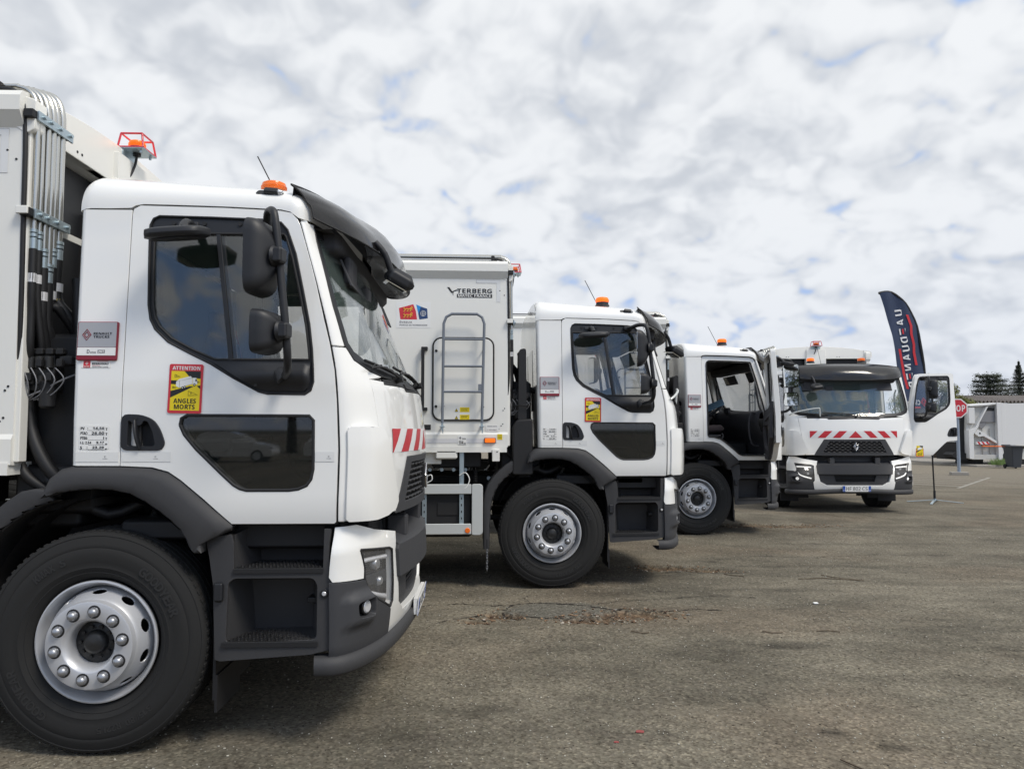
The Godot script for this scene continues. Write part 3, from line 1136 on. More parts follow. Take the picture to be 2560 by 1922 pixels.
func cab_front(t: Node3D, lit: bool) -> void:
	var P := mirror_poly(screen_half())
	var inner: PackedVector2Array = Geometry2D.offset_polygon(P, -0.055)[0]
	var b := mb("dark_plastic")
	b.panel(P, [inner], 0.07, func(c: Vector2) -> Vector3: return front_off(c, -0.008), 0.02, INSIDE)
	b.use(M.seal)
	b.outline(P, func(c: Vector2) -> Vector3: return front_off(c, -0.003), 0.007, 0.06)
	b.put("windscreen_frame", t)
	b = mb("screen_glass")
	for pane in [-0.012, -0.019]:
		b.panel(inner, [], 0.12, func(c: Vector2) -> Vector3: return front_off(c, pane), 0.0, INSIDE)
	b.put("windscreen", t)
	# bonnet lid with the cut-out for the grille
	b = mb("white_paint")
	var lid := V([0, 1.781, 0.465, 1.771, 0.50, 1.791, 0.86, 1.808])
	lid.append(Vector2(qz(0.992), 1.812))
	lid.append(Vector2(qz(0.978), 1.70))
	lid.append(Vector2(qz(0.892), 1.108))
	for p in [[0.745, 1.112], [0.565, 1.402], [0.0, 1.402]]:
		lid.append(Vector2(qz(p[0]) if p[0] > 0.0 else 0.0, p[1]))
	b.panel(mirror_poly(lid), [], 0.07, front, 0.03, INSIDE)
	b.put("front_panel", t)
	b = mb("grey_plastic")
	var q1 := qz(0.745)
	var q2 := qz(0.565)
	b.panel(V([-q1, 1.10, q1, 1.10, q2, 1.397, -q2, 1.397]), [V([-0.60, 1.148, 0.60, 1.148, 0.47, 1.366, -0.47, 1.366])], 0.07, func(c: Vector2) -> Vector3: return front_off(c, 0.004), 0.05, INSIDE)
	b.use(M.black)
	b.panel(V([-0.62, 1.142, 0.62, 1.142, 0.49, 1.372, -0.49, 1.372]), [], 0.1, func(c: Vector2) -> Vector3: return front_off(c, -0.045), 0.0, INSIDE)
	b.put("grille", t)
	for r in 7:
		var y := 1.164 + r * 0.031
		var wq := lerpf(0.60, 0.475, (y - 1.147) / 0.22)
		b = mb("grey_plastic")
		var rows := [PackedVector3Array(), PackedVector3Array(), PackedVector3Array(), PackedVector3Array()]
		var N := 60
		for k in N + 1:
			var q := lerpf(-wq, wq, k / float(N))
			var z := 0.5 + 0.5 * cos(q * TAU / 0.10 + PI * r)
			rows[0].append(front_off(Vector2(q, y + 0.002), -0.044))
			rows[1].append(front_off(Vector2(q, y + 0.003 + 0.005 * z), -0.012 + 0.014 * z))
			rows[2].append(front_off(Vector2(q, y - 0.004 - 0.008 * z), -0.016 + 0.014 * z))
			rows[3].append(front_off(Vector2(q, y - 0.006), -0.044))
		b.grid(rows, Vector3(0.5, y, 0))
		b.put("grille_slat", t)
	b = mb("black")
	b.box(front_off(Vector2(0, 1.262), 0.004), Vector3(0.02, 0.15, 0.105), 0.004)
	b.use(M.chrome)
	var fr := Transform3D(Basis(Vector3(0, 0, -1), Vector3(0, 1, 0), Vector3(1, 0, 0)), front_off(Vector2(0, 1.262), 0.018))
	for k in [1.0, 0.52]:
		b.tube([fr * Vector3(-0.045 * k, 0, 0), fr * Vector3(0, 0.074 * k, 0), fr * Vector3(0.045 * k, 0, 0), fr * Vector3(0, -0.074 * k, 0), fr * Vector3(-0.045 * k, 0, 0)], 0.0075, 5)
	b.put("diamond_emblem", t)
	# red and white warning stripes
	b = mb("tape_white")
	var tape := func(c: Vector2) -> Vector3: return front_off(c, 0.0015)
	var tape2 := func(c: Vector2) -> Vector3: return front_off(c, 0.003)
	var z8 := qz(0.81)
	b.panel(V([-z8, 1.430, z8, 1.430, z8, 1.558, -z8, 1.558]), [], 0.08, tape, 0.0, INSIDE)
	b.use(M.tape_red)
	b.panel(V([-0.125, 1.430, 0.125, 1.430, 0, 1.558]), [], 0.08, tape2, 0.0, INSIDE)
	for sgn in [1.0, -1.0]:
		for k in 4:
			var x0 := 0.28 + k * 0.265
			var pp := PackedVector2Array()
			for c in [[x0, 1.430], [x0 + 0.14, 1.430], [x0 + 0.01, 1.558], [x0 - 0.13, 1.558]]:
				pp.append(Vector2(c[0] * sgn, c[1]))
			for clipped in Geometry2D.intersect_polygons(pp, V([-z8, 1.430, z8, 1.430, z8, 1.558, -z8, 1.558])):
				b.panel(clipped, [], 0.08, tape2, 0.0, INSIDE)
	b.put("warning_stripes", t)
	# wipers
	for k in [[-0.05, 0.55], [0.62, 1.02]]:
		b = mb("seal")
		var path := []
		for i in 7:
			var q := lerpf(k[0], k[1], i / 6.0)
			path.append(front_off(Vector2(q, 1.84 + 0.03 * sin(i / 6.0 * PI) + 0.03 * i / 6.0), 0.035))
		b.tube(path, 0.006, 6)
		var blade := []
		for i in 7:
			var q := lerpf(k[0] - 0.25, k[1], i / 6.0)
			blade.append(front_off(Vector2(q, 1.85 + 0.06 * i / 6.0), 0.012))
		b.tube(blade, 0.008, 6)
		for i in 5:
			b.tube([blade[i + 1], blade[i + 1].lerp(path[i + 1], 0.6) + Vector3(0, 0.01, 0), path[mini(i + 2, 6)]], 0.005, 5)
		b.cyl(front_off(Vector2(k[0], 1.83), -0.01), front_off(Vector2(k[0], 1.84), 0.05), 0.02, 10)
		b.put("wiper", t)
	for r in [[0.12, 0.42], [-0.42, -0.12], [0.55, 0.85]]:
		b = mb("black")
		b.panel(V([r[0], 1.795, r[1], 1.795, r[1], 1.822, r[0], 1.822]), [], 0.08, func(c: Vector2) -> Vector3: return front_off(c, 0.002), 0.01, INSIDE)
		b.put("cowl_vent", t)
	# bar at the foot of the windscreen's right side
	b = mb("alu")
	b.tube([Vector3(1.21, 1.86, 1.13), Vector3(1.27, 1.90, 1.08), Vector3(1.36, 1.955, 0.86), Vector3(1.405, 1.985, 0.66), Vector3(1.412, 1.965, 0.63), Vector3(1.40, 1.83, 0.62)], 0.013, 8, 3)
	b.put("washing_rail", t)
	# sun visor of smoked plastic
	b = mb("visor")
	var rows := []
	var top := []
	for i in 25:
		var z := lerpf(-1.10, 1.10, i / 24.0)
		var k := 1.0 - pow(absf(z) / 1.10, 2.6)
		var a := Vector3(0.885 + 0.13 * k, 2.80 + 0.055 * k, z)
		var e := Vector3(0.99 + 0.35 * pow(maxf(k, 0.0), 0.62), 2.625 - 0.105 * pow(maxf(k, 0.0), 0.5), z)
		top.append(a)
		var line := PackedVector3Array()
		for j in 11:
			var u := j / 10.0
			var p := a.lerp(e, u)
			p += Vector3(0.085, 0.055, 0) * sin(PI * u) * (0.25 + 0.75 * k) * (1.0 - 0.3 * exp(-pow((absf(z) - 0.62) * 5.0, 2.0)))
			p += Vector3(0.012, 0, 0) * smoothstep(0.62, 0.66, u)
			line.append(p)
		rows.append(line)
	b.grid(rows, Vector3(0.6, 2.3, 0))
	var under := []
	for line in rows:
		var l2 := PackedVector3Array()
		for p in line:
			l2.append(p + (Vector3(0.6, 2.3, p.z) - p).normalized() * 0.006)
		under.append(l2)
	b.grid(under, Vector3(5, 4, 0))
	var edge := []
	for line in rows:
		edge.append(line[10])
	b.use(M.seal)
	b.tube(edge, 0.006, 5)
	b.tube(top, 0.006, 5)
	b.tube(Array(rows[0]), 0.005, 5)
	b.tube(Array(rows[24]), 0.005, 5)
	b.put("sun_visor", t)
	b = mb("dark_plastic")
	var mount := [PackedVector3Array(), PackedVector3Array()]
	for p in top:
		mount[0].append(p + Vector3(0.012, -0.004, 0))
		mount[1].append(Vector3(p.x - 0.01, 2.60, p.z * 0.985))
	b.grid(mount, Vector3(0.3, 2.7, 0))
	b.put("visor_mount", t)
	# front mirror hanging at the right end of the visor
	b = mb("dark_plastic")
	b.xf = Transform3D(Basis(Vector3(0, 0, 1), -0.50) * Basis(Vector3(0, 1, 0), 0.25), Vector3(1.385, 2.392, 0.66))
	b.box(Vector3(0, 0, 0), Vector3(0.17, 0.10, 0.22), 0.04)
	b.box(Vector3(0.01, 0.046, 0.02), Vector3(0.05, 0.008, 0.08), 0.003)
	b.tube([Vector3(-0.06, 0.02, 0), Vector3(-0.14, 0.09, 0), Vector3(-0.22, 0.12, 0)], 0.018, 8, 3)
	b.use(M.mirror_glass)
	b.box(Vector3(-0.005, -0.041, 0), Vector3(0.13, 0.006, 0.19), 0.0)
	b.put("front_mirror", t)

func number_plate(t: Node3D, plate_text: String) -> void:
	var b := mb("sticker_white")
	var pl := Transform3D(Basis(Vector3(0, 0, -1), Vector3(0.10, 0.995, 0), Vector3(0.995, -0.10, 0)), bump_off(Vector2(0, 0.485), 0.034))
	b.box(pl * Vector3(0, 0, -0.014), Vector3(0.026, 0.10, 0.50), 0.003)
	b.extrude(rrect(-0.26, -0.055, 0.26, 0.055, 0.008), 0, 0.004, 0.001, pl)
	b.use(M.plate_blue)
	b.extrude(rect(-0.258, -0.053, -0.215, 0.053), 0.004, 0.005, 0.0, pl)
	b.extrude(rect(0.215, -0.053, 0.258, 0.053), 0.004, 0.005, 0.0, pl)
	b.use(M.ink)
	text(b, plate_text, "regular", -0.195, -0.034, 0.39, 0.068, pl, 0.004)
	b.use(M.sticker_white)
	text(b, "F", "bold", -0.244, -0.042, 0.014, 0.024, pl, 0.005)
	text(b, "27", "bold", 0.224, -0.042, 0.026, 0.022, pl, 0.005)
	b.put("number_plate", t)

func bumper(t: Node3D, lit: bool) -> void:
	var away := Vector3(0.6, 0.7, 0)
	var white := V([0, 0.535, 0.52, 0.535, 0.645, 0.605, 0.68, 0.74, 0.69, 0.75, 0.705, 0.90, 0.70, 0.995])
	var wp := PackedVector2Array()
	for p in white:
		wp.append(Vector2(p.x, p.y))
	wp.append(Vector2(qz(0.95), 1.035))
	wp.append(Vector2(Q - 0.13, 1.075))
	for p in [[0.0, 1.072], [0.0, 1.04], [0.002, 0.98], [0.004, 0.835], [-0.006, 0.820]]:
		wp.append(Vector2(Q + p[0] - 0.004, p[1]))
	for p in [[Q - 0.015, 0.812], [Q - 0.195, 0.806], [Q - 0.20, 0.86], [Q - 0.188, 0.90], [Q - 0.165, 0.955], [0.80, 0.925], [0.755, 0.91], [0.745, 0.63], [0.765, 0.60], [0.765, 0.59], [0.742, 0.447], [0.0, 0.447]]:
		wp.append(Vector2(p[0], p[1]))
	# open at the centre line: the two halves share the strip below the opening
	var b := mb("white_paint")
	b.panel(mirror_poly(wp), [], 0.05, bump, 0.04, away)
	b.put("bumper", t)
	# dark centre: shelf, band and lower intake
	b = mb("grey_plastic")
	b.panel(V([-0.697, 0.752, 0.697, 0.752, 0.712, 0.90, 0.70, 0.925, -0.70, 0.925, -0.712, 0.90]), [], 0.08, func(c: Vector2) -> Vector3: return bump_off(c, 0.02), 0.06, away)
	var shelf := []
	for k in [[0.02, 0.925], [-0.02, 0.945], [-0.14, 0.985]]:
		var line := PackedVector3Array()
		for i in 21:
			line.append(bump_off(Vector2(lerpf(-0.70, 0.70, i / 20.0), k[1]), k[0]))
		shelf.append(line)
	b.grid(shelf, away)
	b.panel(V([-0.72, 0.985, 0.72, 0.985, 0.76, 1.14, -0.76, 1.14]), [], 0.1, func(c: Vector2) -> Vector3: return bump_off(c, -0.14), 0.0, away)
	for z in [-0.42, 0.42]:
		b.box(Vector3(1.36, 1.0, z), Vector3(0.12, 0.13, 0.1), 0.015)
	b.put("bumper_band", t)
	b = mb("grey_plastic")
	var low := V([-0.52, 0.54, 0.52, 0.54, 0.64, 0.607, 0.675, 0.745, -0.675, 0.745, -0.64, 0.607])
	b.panel(low, [V([-0.36, 0.60, 0.36, 0.60, 0.40, 0.73, -0.40, 0.73])], 0.08, func(c: Vector2) -> Vector3: return bump_off(c, -0.035), 0.08, away)
	b.use(M.black)
	b.panel(V([-0.42, 0.58, 0.42, 0.58, 0.42, 0.74, -0.42, 0.74]), [], 0.1, func(c: Vector2) -> Vector3: return bump_off(c, -0.10), 0.0, away)
	b.use(M.dark_plastic)
	for k in 4:
		b.panel(V([-0.39, 0.612 + k * 0.03, 0.39, 0.612 + k * 0.03, 0.39, 0.622 + k * 0.03, -0.39, 0.622 + k * 0.03]), [], 0.1, func(c: Vector2) -> Vector3: return bump_off(c, -0.06), 0.03, away)
	b.put("lower_intake", t)
	for s in [1, -1]:
		var m := Transform3D() if s == 1 else MIRROR
		# headlight: a dark bowl with two light guides behind a clear cover
		var hl := PackedVector2Array([Vector2(Q - 0.168, 0.951), Vector2(0.80, 0.921), Vector2(0.76, 0.907), Vector2(0.75, 0.632), Vector2(0.775, 0.605), Vector2(0.93, 0.675), Vector2(1.02, 0.728), Vector2(Q - 0.205, 0.80), Vector2(Q - 0.203, 0.86), Vector2(Q - 0.19, 0.90)])
		b = mb("lamp_back")
		b.xf = m
		b.panel(hl, [], 0.06, func(c: Vector2) -> Vector3: return bump_off(c, -0.06), 0.0, away)
		b.use(M.seal)
		b.outline(hl, func(c: Vector2) -> Vector3: return bump_off(c, -0.002), 0.007, 0.05)
		b.use(M.dark_plastic)
		b.panel(V([0.77, 0.74, 1.10, 0.76, 1.10, 0.80, 0.77, 0.80]), [], 0.06, func(c: Vector2) -> Vector3: return bump_off(c, -0.035), 0.02, away)
		b.use(M.nut)
		b.cyl(bump_off(Vector2(0.90, 0.85), -0.06), bump_off(Vector2(0.90, 0.85), -0.02), 0.034, 16, 0.03, 0.006)
		b.cyl(bump_off(Vector2(0.86, 0.755), -0.05), bump_off(Vector2(0.86, 0.755), -0.02), 0.026, 16, 0.022, 0.006)
		b.use(M.hub)
		for k in 5:
			b.panel(V([0.79, 0.80 + k * 0.012, 1.02, 0.81 + k * 0.012, 1.02, 0.815 + k * 0.012, 0.79, 0.805 + k * 0.012]), [], 0.1, func(c: Vector2) -> Vector3: return bump_off(c, -0.05), 0.006, away)
		b.use(M.lamp_lit if lit else M.clear_lens)
		for g in [[[1.10, 0.79], [1.10, 0.86], [1.05, 0.885], [0.80, 0.875]], [[1.05, 0.77], [1.0, 0.725], [0.90, 0.69], [0.80, 0.665]]]:
			var path := []
			for p in g:
				path.append(bump_off(Vector2(p[0], p[1]), -0.026))
			b.tube(path, 0.013, 8, 4)
		b.put("headlight", t)
		b = mb("lamp_glass")
		b.xf = m
		b.panel(hl, [], 0.08, func(c: Vector2) -> Vector3: return bump_off(c, -0.004), 0.0, away)
		b.put("headlight_cover", t)
		# black corner with the fog lamp
		b = mb("grey_plastic")
		b.xf = m
		var fp := PackedVector2Array([Vector2(Q + 0.0, 0.808), Vector2(Q - 0.205, 0.796), Vector2(1.02, 0.720), Vector2(0.93, 0.668), Vector2(0.775, 0.595), Vector2(0.748, 0.447), Vector2(0.748, 0.43), Vector2(Q, 0.43)])
		var bowl := rounded(PackedVector2Array([Vector2(Q - 0.27, 0.612), Vector2(Q - 0.13, 0.622), Vector2(Q - 0.12, 0.70), Vector2(Q - 0.255, 0.712)]), 0.025, 3)
		b.panel(fp, [bowl], 0.04, func(c: Vector2) -> Vector3:
			var k := clampf((Q - 0.03 - c.x) * 10.0, 0.0, 1.0) * clampf((c.x - (Q - 0.32)) * 12.0, 0.0, 1.0) * clampf((c.y - 0.565) * 20.0, 0.0, 1.0) * clampf((0.755 - c.y) * 20.0, 0.0, 1.0)
			return bump_off(c, 0.004 + 0.034 * k * k * (3 - 2 * k)), 0.06, away)
		b.panel(Geometry2D.offset_polygon(bowl, 0.004)[0], [], 0.04, func(c: Vector2) -> Vector3: return bump_off(c, -0.022), 0.0, away)
		b.put("bumper_corner", t)
		b = mb("lamp_back")
		b.xf = m
		var fl := bump_off(Vector2(Q - 0.215, 0.663), -0.022)
		var fd := (bump_off(Vector2(Q - 0.215, 0.663), 0.05) - fl).normalized()
		b.cyl(fl, fl + fd * 0.030, 0.040, 18, -1.0, 0.004)
		b.use(M.lamp_lit if lit else M.clear_lens)
		b.cyl(fl + fd * 0.028, fl + fd * 0.034, 0.033, 18, 0.026, 0.001)
		b.put("fog_lamp", t)
		# lower lip
		b = mb("step_plastic")
		b.xf = m
		var rows := []
		for k in [[-0.12, 0.375], [-0.03, 0.352], [0.016, 0.352], [0.034, 0.368], [0.036, 0.40], [0.03, 0.434], [0.0, 0.446], [-0.05, 0.446]]:
			var line := PackedVector3Array()
			for i in 33:
				var q := lerpf(0.0, Q + 0.07, i / 32.0)
				var rise := 0.03 * smoothstep(0.9, 0.2, q)
				var p := bump_off(Vector2(minf(q, Q), 0.44), k[0])
				p.y = k[1] + rise + 0.012
				if q > Q:
					p.x -= q - Q
				line.append(p)
			rows.append(line)
		b.grid(rows, Vector3(0.8, 0.40, 0.3))
		b.put("bumper_lip", t)

func steps(t: Node3D) -> void:
	for s in [1, -1]:
		var m := Transform3D() if s == 1 else MIRROR
		var b := mb("step_plastic")
		b.xf = m
		var away := Vector3(0.85, 0.7, 0.3)
		var f := func(c: Vector2) -> Vector3: return Vector3(c.x, c.y, 1.165 - 0.02 * maxf(0.0, 0.60 - c.x) * 8.0 - 0.35 * pow(maxf(0.0, c.x - 1.05), 2.0))
		var outer := V([0.518, 1.006, 0.535, 0.93, 0.556, 0.805, 0.566, 0.60, 0.573, 0.445, 0.60, 0.438, 1.03, 0.466, 1.135, 0.49, 1.128, 0.80, 1.116, 0.84, 1.114, 0.99, 1.122, 1.064, 1.092, 1.066, 1.088, 0.868, 0.656, 0.866, 0.652, 1.0, 0.64, 1.04, 0.56, 1.035])
		b.panel(outer, [rounded(V([0.622, 0.522, 1.062, 0.534, 1.062, 0.80, 1.04, 0.832, 0.66, 0.832, 0.63, 0.81]), 0.03, 3)], 0.07, f, 0.04, away)
		# lower recess
		var a := [Vector3(0.622, 0.522, 1.15), Vector3(1.062, 0.534, 1.15), Vector3(1.062, 0.832, 1.15), Vector3(0.63, 0.832, 1.15)]
		var c := [Vector3(0.70, 0.535, 0.93), Vector3(0.99, 0.54, 0.93), Vector3(1.0, 0.79, 0.97), Vector3(0.69, 0.79, 0.97)]
		for k in 4:
			var n: int = (k + 1) % 4
			b.quad(a[k], a[n], c[n], c[k], Vector3(0.85, 3.0, 0.68) if k == 0 else Vector3(0.85, 0.68, -2))
		b.quad(c[0], c[1], c[2], c[3], Vector3(0.85, 0.68, -3))
		# upper recess, open under the door
		var u := [Vector3(0.656, 0.87, 1.15), Vector3(1.09, 0.87, 1.15), Vector3(1.09, 1.075, 1.15), Vector3(0.652, 1.04, 1.15)]
		var w := [Vector3(0.72, 0.88, 0.92), Vector3(1.05, 0.88, 0.92), Vector3(1.05, 1.075, 0.96), Vector3(0.72, 1.075, 0.96)]
		for k in [0, 1, 3]:
			var n: int = (k + 1) % 4
			b.quad(u[k], u[n], w[n], w[k], Vector3(0.85, 1.0, -2))
		b.quad(w[0], w[1], w[2], w[3], Vector3(0.85, 0.68, -3))
		b.box(Vector3(0.885, 0.985, 0.945), Vector3(0.32, 0.008, 0.012), 0.002)
		b.put("step_housing", t)
		for st in [[0.656, 1.090, 0.857, 0.024, 0.74, 1.04], [0.607, 1.068, 0.505, 0.026, 0.71, 0.98]]:
			b = mb("black")
			b.xf = m
			var y: float = st[2] + st[3]
			b.extrude(V([st[0], -1.176, st[1], -1.172, st[5] + 0.02, -0.945, st[4], -0.945]), st[2], y, 0.004, Transform3D(Basis(Vector3(1, 0, 0), Vector3(0, 0, -1), Vector3(0, 1, 0)), Vector3()))
			# tread studs
			var i := 0
			for z in range(7):
				for x in range(24):
					var X: float = lerpf(st[0] + 0.02, st[1] - 0.02, x / 23.0) + (0.009 if z % 2 else 0.0)
					var Z: float = 1.15 - z * 0.029
					var lo: float = lerpf(st[0], st[4], (1.165 - Z) / 0.22) + 0.012
					var hi: float = lerpf(st[1], st[5], (1.165 - Z) / 0.22) - 0.012
					if X > lo and X < hi:
						b.box(Vector3(X, y + 0.002, Z), Vector3(0.011, 0.007, 0.017), 0.002, Basis(Vector3(0, 1, 0), 0.5 if (x + z) % 2 else -0.5))
					i += 1
			b.put("step_tread", t)
		b = mb("seal")
		b.xf = m
		b.cyl(Vector3(1.096, 0.757, 1.15), Vector3(1.096, 0.757, 1.172), 0.021, 16, -1.0, 0.003)
		b.use(M.clear_lens)
		b.cyl(Vector3(1.096, 0.757, 1.165), Vector3(1.096, 0.757, 1.178), 0.011, 12, -1.0, 0.003)
		b.put("step_button", t)
		b = mb("black")
		b.xf = m
		b.box(Vector3(1.01, 0.702, 1.02), Vector3(0.045, 0.03, 0.08), 0.006)
		b.put("tow_cover", t)
		b = mb("dark_plastic")
		b.xf = m
		b.box(Vector3(0.588, 0.768, 1.172), Vector3(0.048, 0.094, 0.03), 0.012)
		b.put("side_marker", t)

func fenders(t: Node3D) -> void:
	for s in [1, -1]:
		var m := Transform3D() if s == 1 else MIRROR
		var b := mb("step_plastic")
		b.xf = m
		var outp := V([-0.250, 1.225, -0.243, 1.27, -0.222, 1.325, -0.180, 1.36, -0.126, 1.374, 0.0, 1.375, 0.13, 1.374, 0.255, 1.368, 0.34, 1.345, 0.40, 1.305, 0.515, 1.208, 0.60, 1.13, 0.645, 1.085, 0.640, 1.06, 0.56, 1.05, 0.515, 1.035, 0.513, 0.962])
		var inp := V([-0.248, 1.223, -0.22, 1.232, -0.17, 1.248, -0.12, 1.256, -0.07, 1.262, 0.0, 1.266, 0.08, 1.262, 0.165, 1.244, 0.235, 1.208, 0.307, 1.160, 0.36, 1.118, 0.405, 1.075, 0.435, 1.025, 0.45, 0.99, 0.462, 0.968, 0.475, 0.958, 0.510, 0.957])
		var rows := []
		for k in 8:
			rows.append(PackedVector3Array())
		for i in outp.size():
			var o := Vector3(outp[i].x, outp[i].y, 1.175)
			var n := Vector3(inp[i].x, inp[i].y, 1.19)
			var d := (n - o)
			var far := smoothstep(10.0, 14.0, i)
			rows[0].append(o + Vector3(0, -0.004, -0.10))
			rows[1].append(o + Vector3(0, 0, -0.01))
			rows[2].append(o + d * 0.10 + Vector3(0, 0, 0.022 * (1 - far * 0.6)))
			rows[3].append(o + d * 0.35 + Vector3(0, 0, 0.035 * (1 - far * 0.6)))
			rows[4].append(o + d * 0.7 + Vector3(0, 0, 0.034 * (1 - far * 0.6)))
			rows[5].append(o + d * 0.95 + Vector3(0, 0, 0.024 * (1 - far * 0.6)))
			rows[6].append(o + d + Vector3(0, 0, 0.01 * (1 - far)))
			rows[7].append(o + d * 1.0 + Vector3(0, 0.02, -0.45))
		b.grid(rows.slice(1, 7), Vector3(0.1, 1.0, 0.9))
		b.grid(rows.slice(0, 2), Vector3(0.1, 0.6, 1.1))
		b.grid(rows.slice(6, 8), Vector3(0.1, 3.0, 0.9))
		b.put("front_fender", t)
		b = mb("step_plastic")
		b.xf = m
		outp = V([-0.680, 0.377, -0.681, 0.6, -0.679, 0.855, -0.664, 0.94, -0.636, 1.01, -0.585, 1.085, -0.522, 1.151, -0.46, 1.205, -0.394, 1.25, -0.33, 1.262, -0.265, 1.257, -0.193, 1.24])
		inp = V([-0.621, 0.377, -0.615, 0.6, -0.607, 0.77, -0.59, 0.86, -0.563, 0.94, -0.53, 1.0, -0.48, 1.055, -0.43, 1.10, -0.379, 1.136, -0.32, 1.168, -0.26, 1.192, -0.193, 1.206])
		rows = []
		for k in 6:
			rows.append(PackedVector3Array())
		for i in outp.size():
			var o := Vector3(outp[i].x, outp[i].y, 1.13)
			var d := Vector3(inp[i].x, inp[i].y, 1.13) - o
			rows[0].append(o + Vector3(0, 0, -0.35))
			rows[1].append(o + Vector3(0, 0, -0.01))
			rows[2].append(o + d * 0.12 + Vector3(0, 0, 0.008))
			rows[3].append(o + d * 0.85 + Vector3(0, 0, 0.008))
			rows[4].append(o + d + Vector3(0, 0, -0.01))
			rows[5].append(o + d + Vector3(0, 0, -0.35))
		b.grid(rows.slice(1, 5), Vector3(0.0, 0.5, 0.9))
		b.grid(rows.slice(0, 2), Vector3(0.0, 0.5, 1.0))
		b.grid(rows.slice(4, 6), Vector3(-1.0, 2.5, 1.0))
		b.use(M.rubber)
		b.box(Vector3(-0.645, 0.33, 1.0), Vector3(0.012, 0.30, 0.28), 0.002)
		b.put("rear_fender", t)

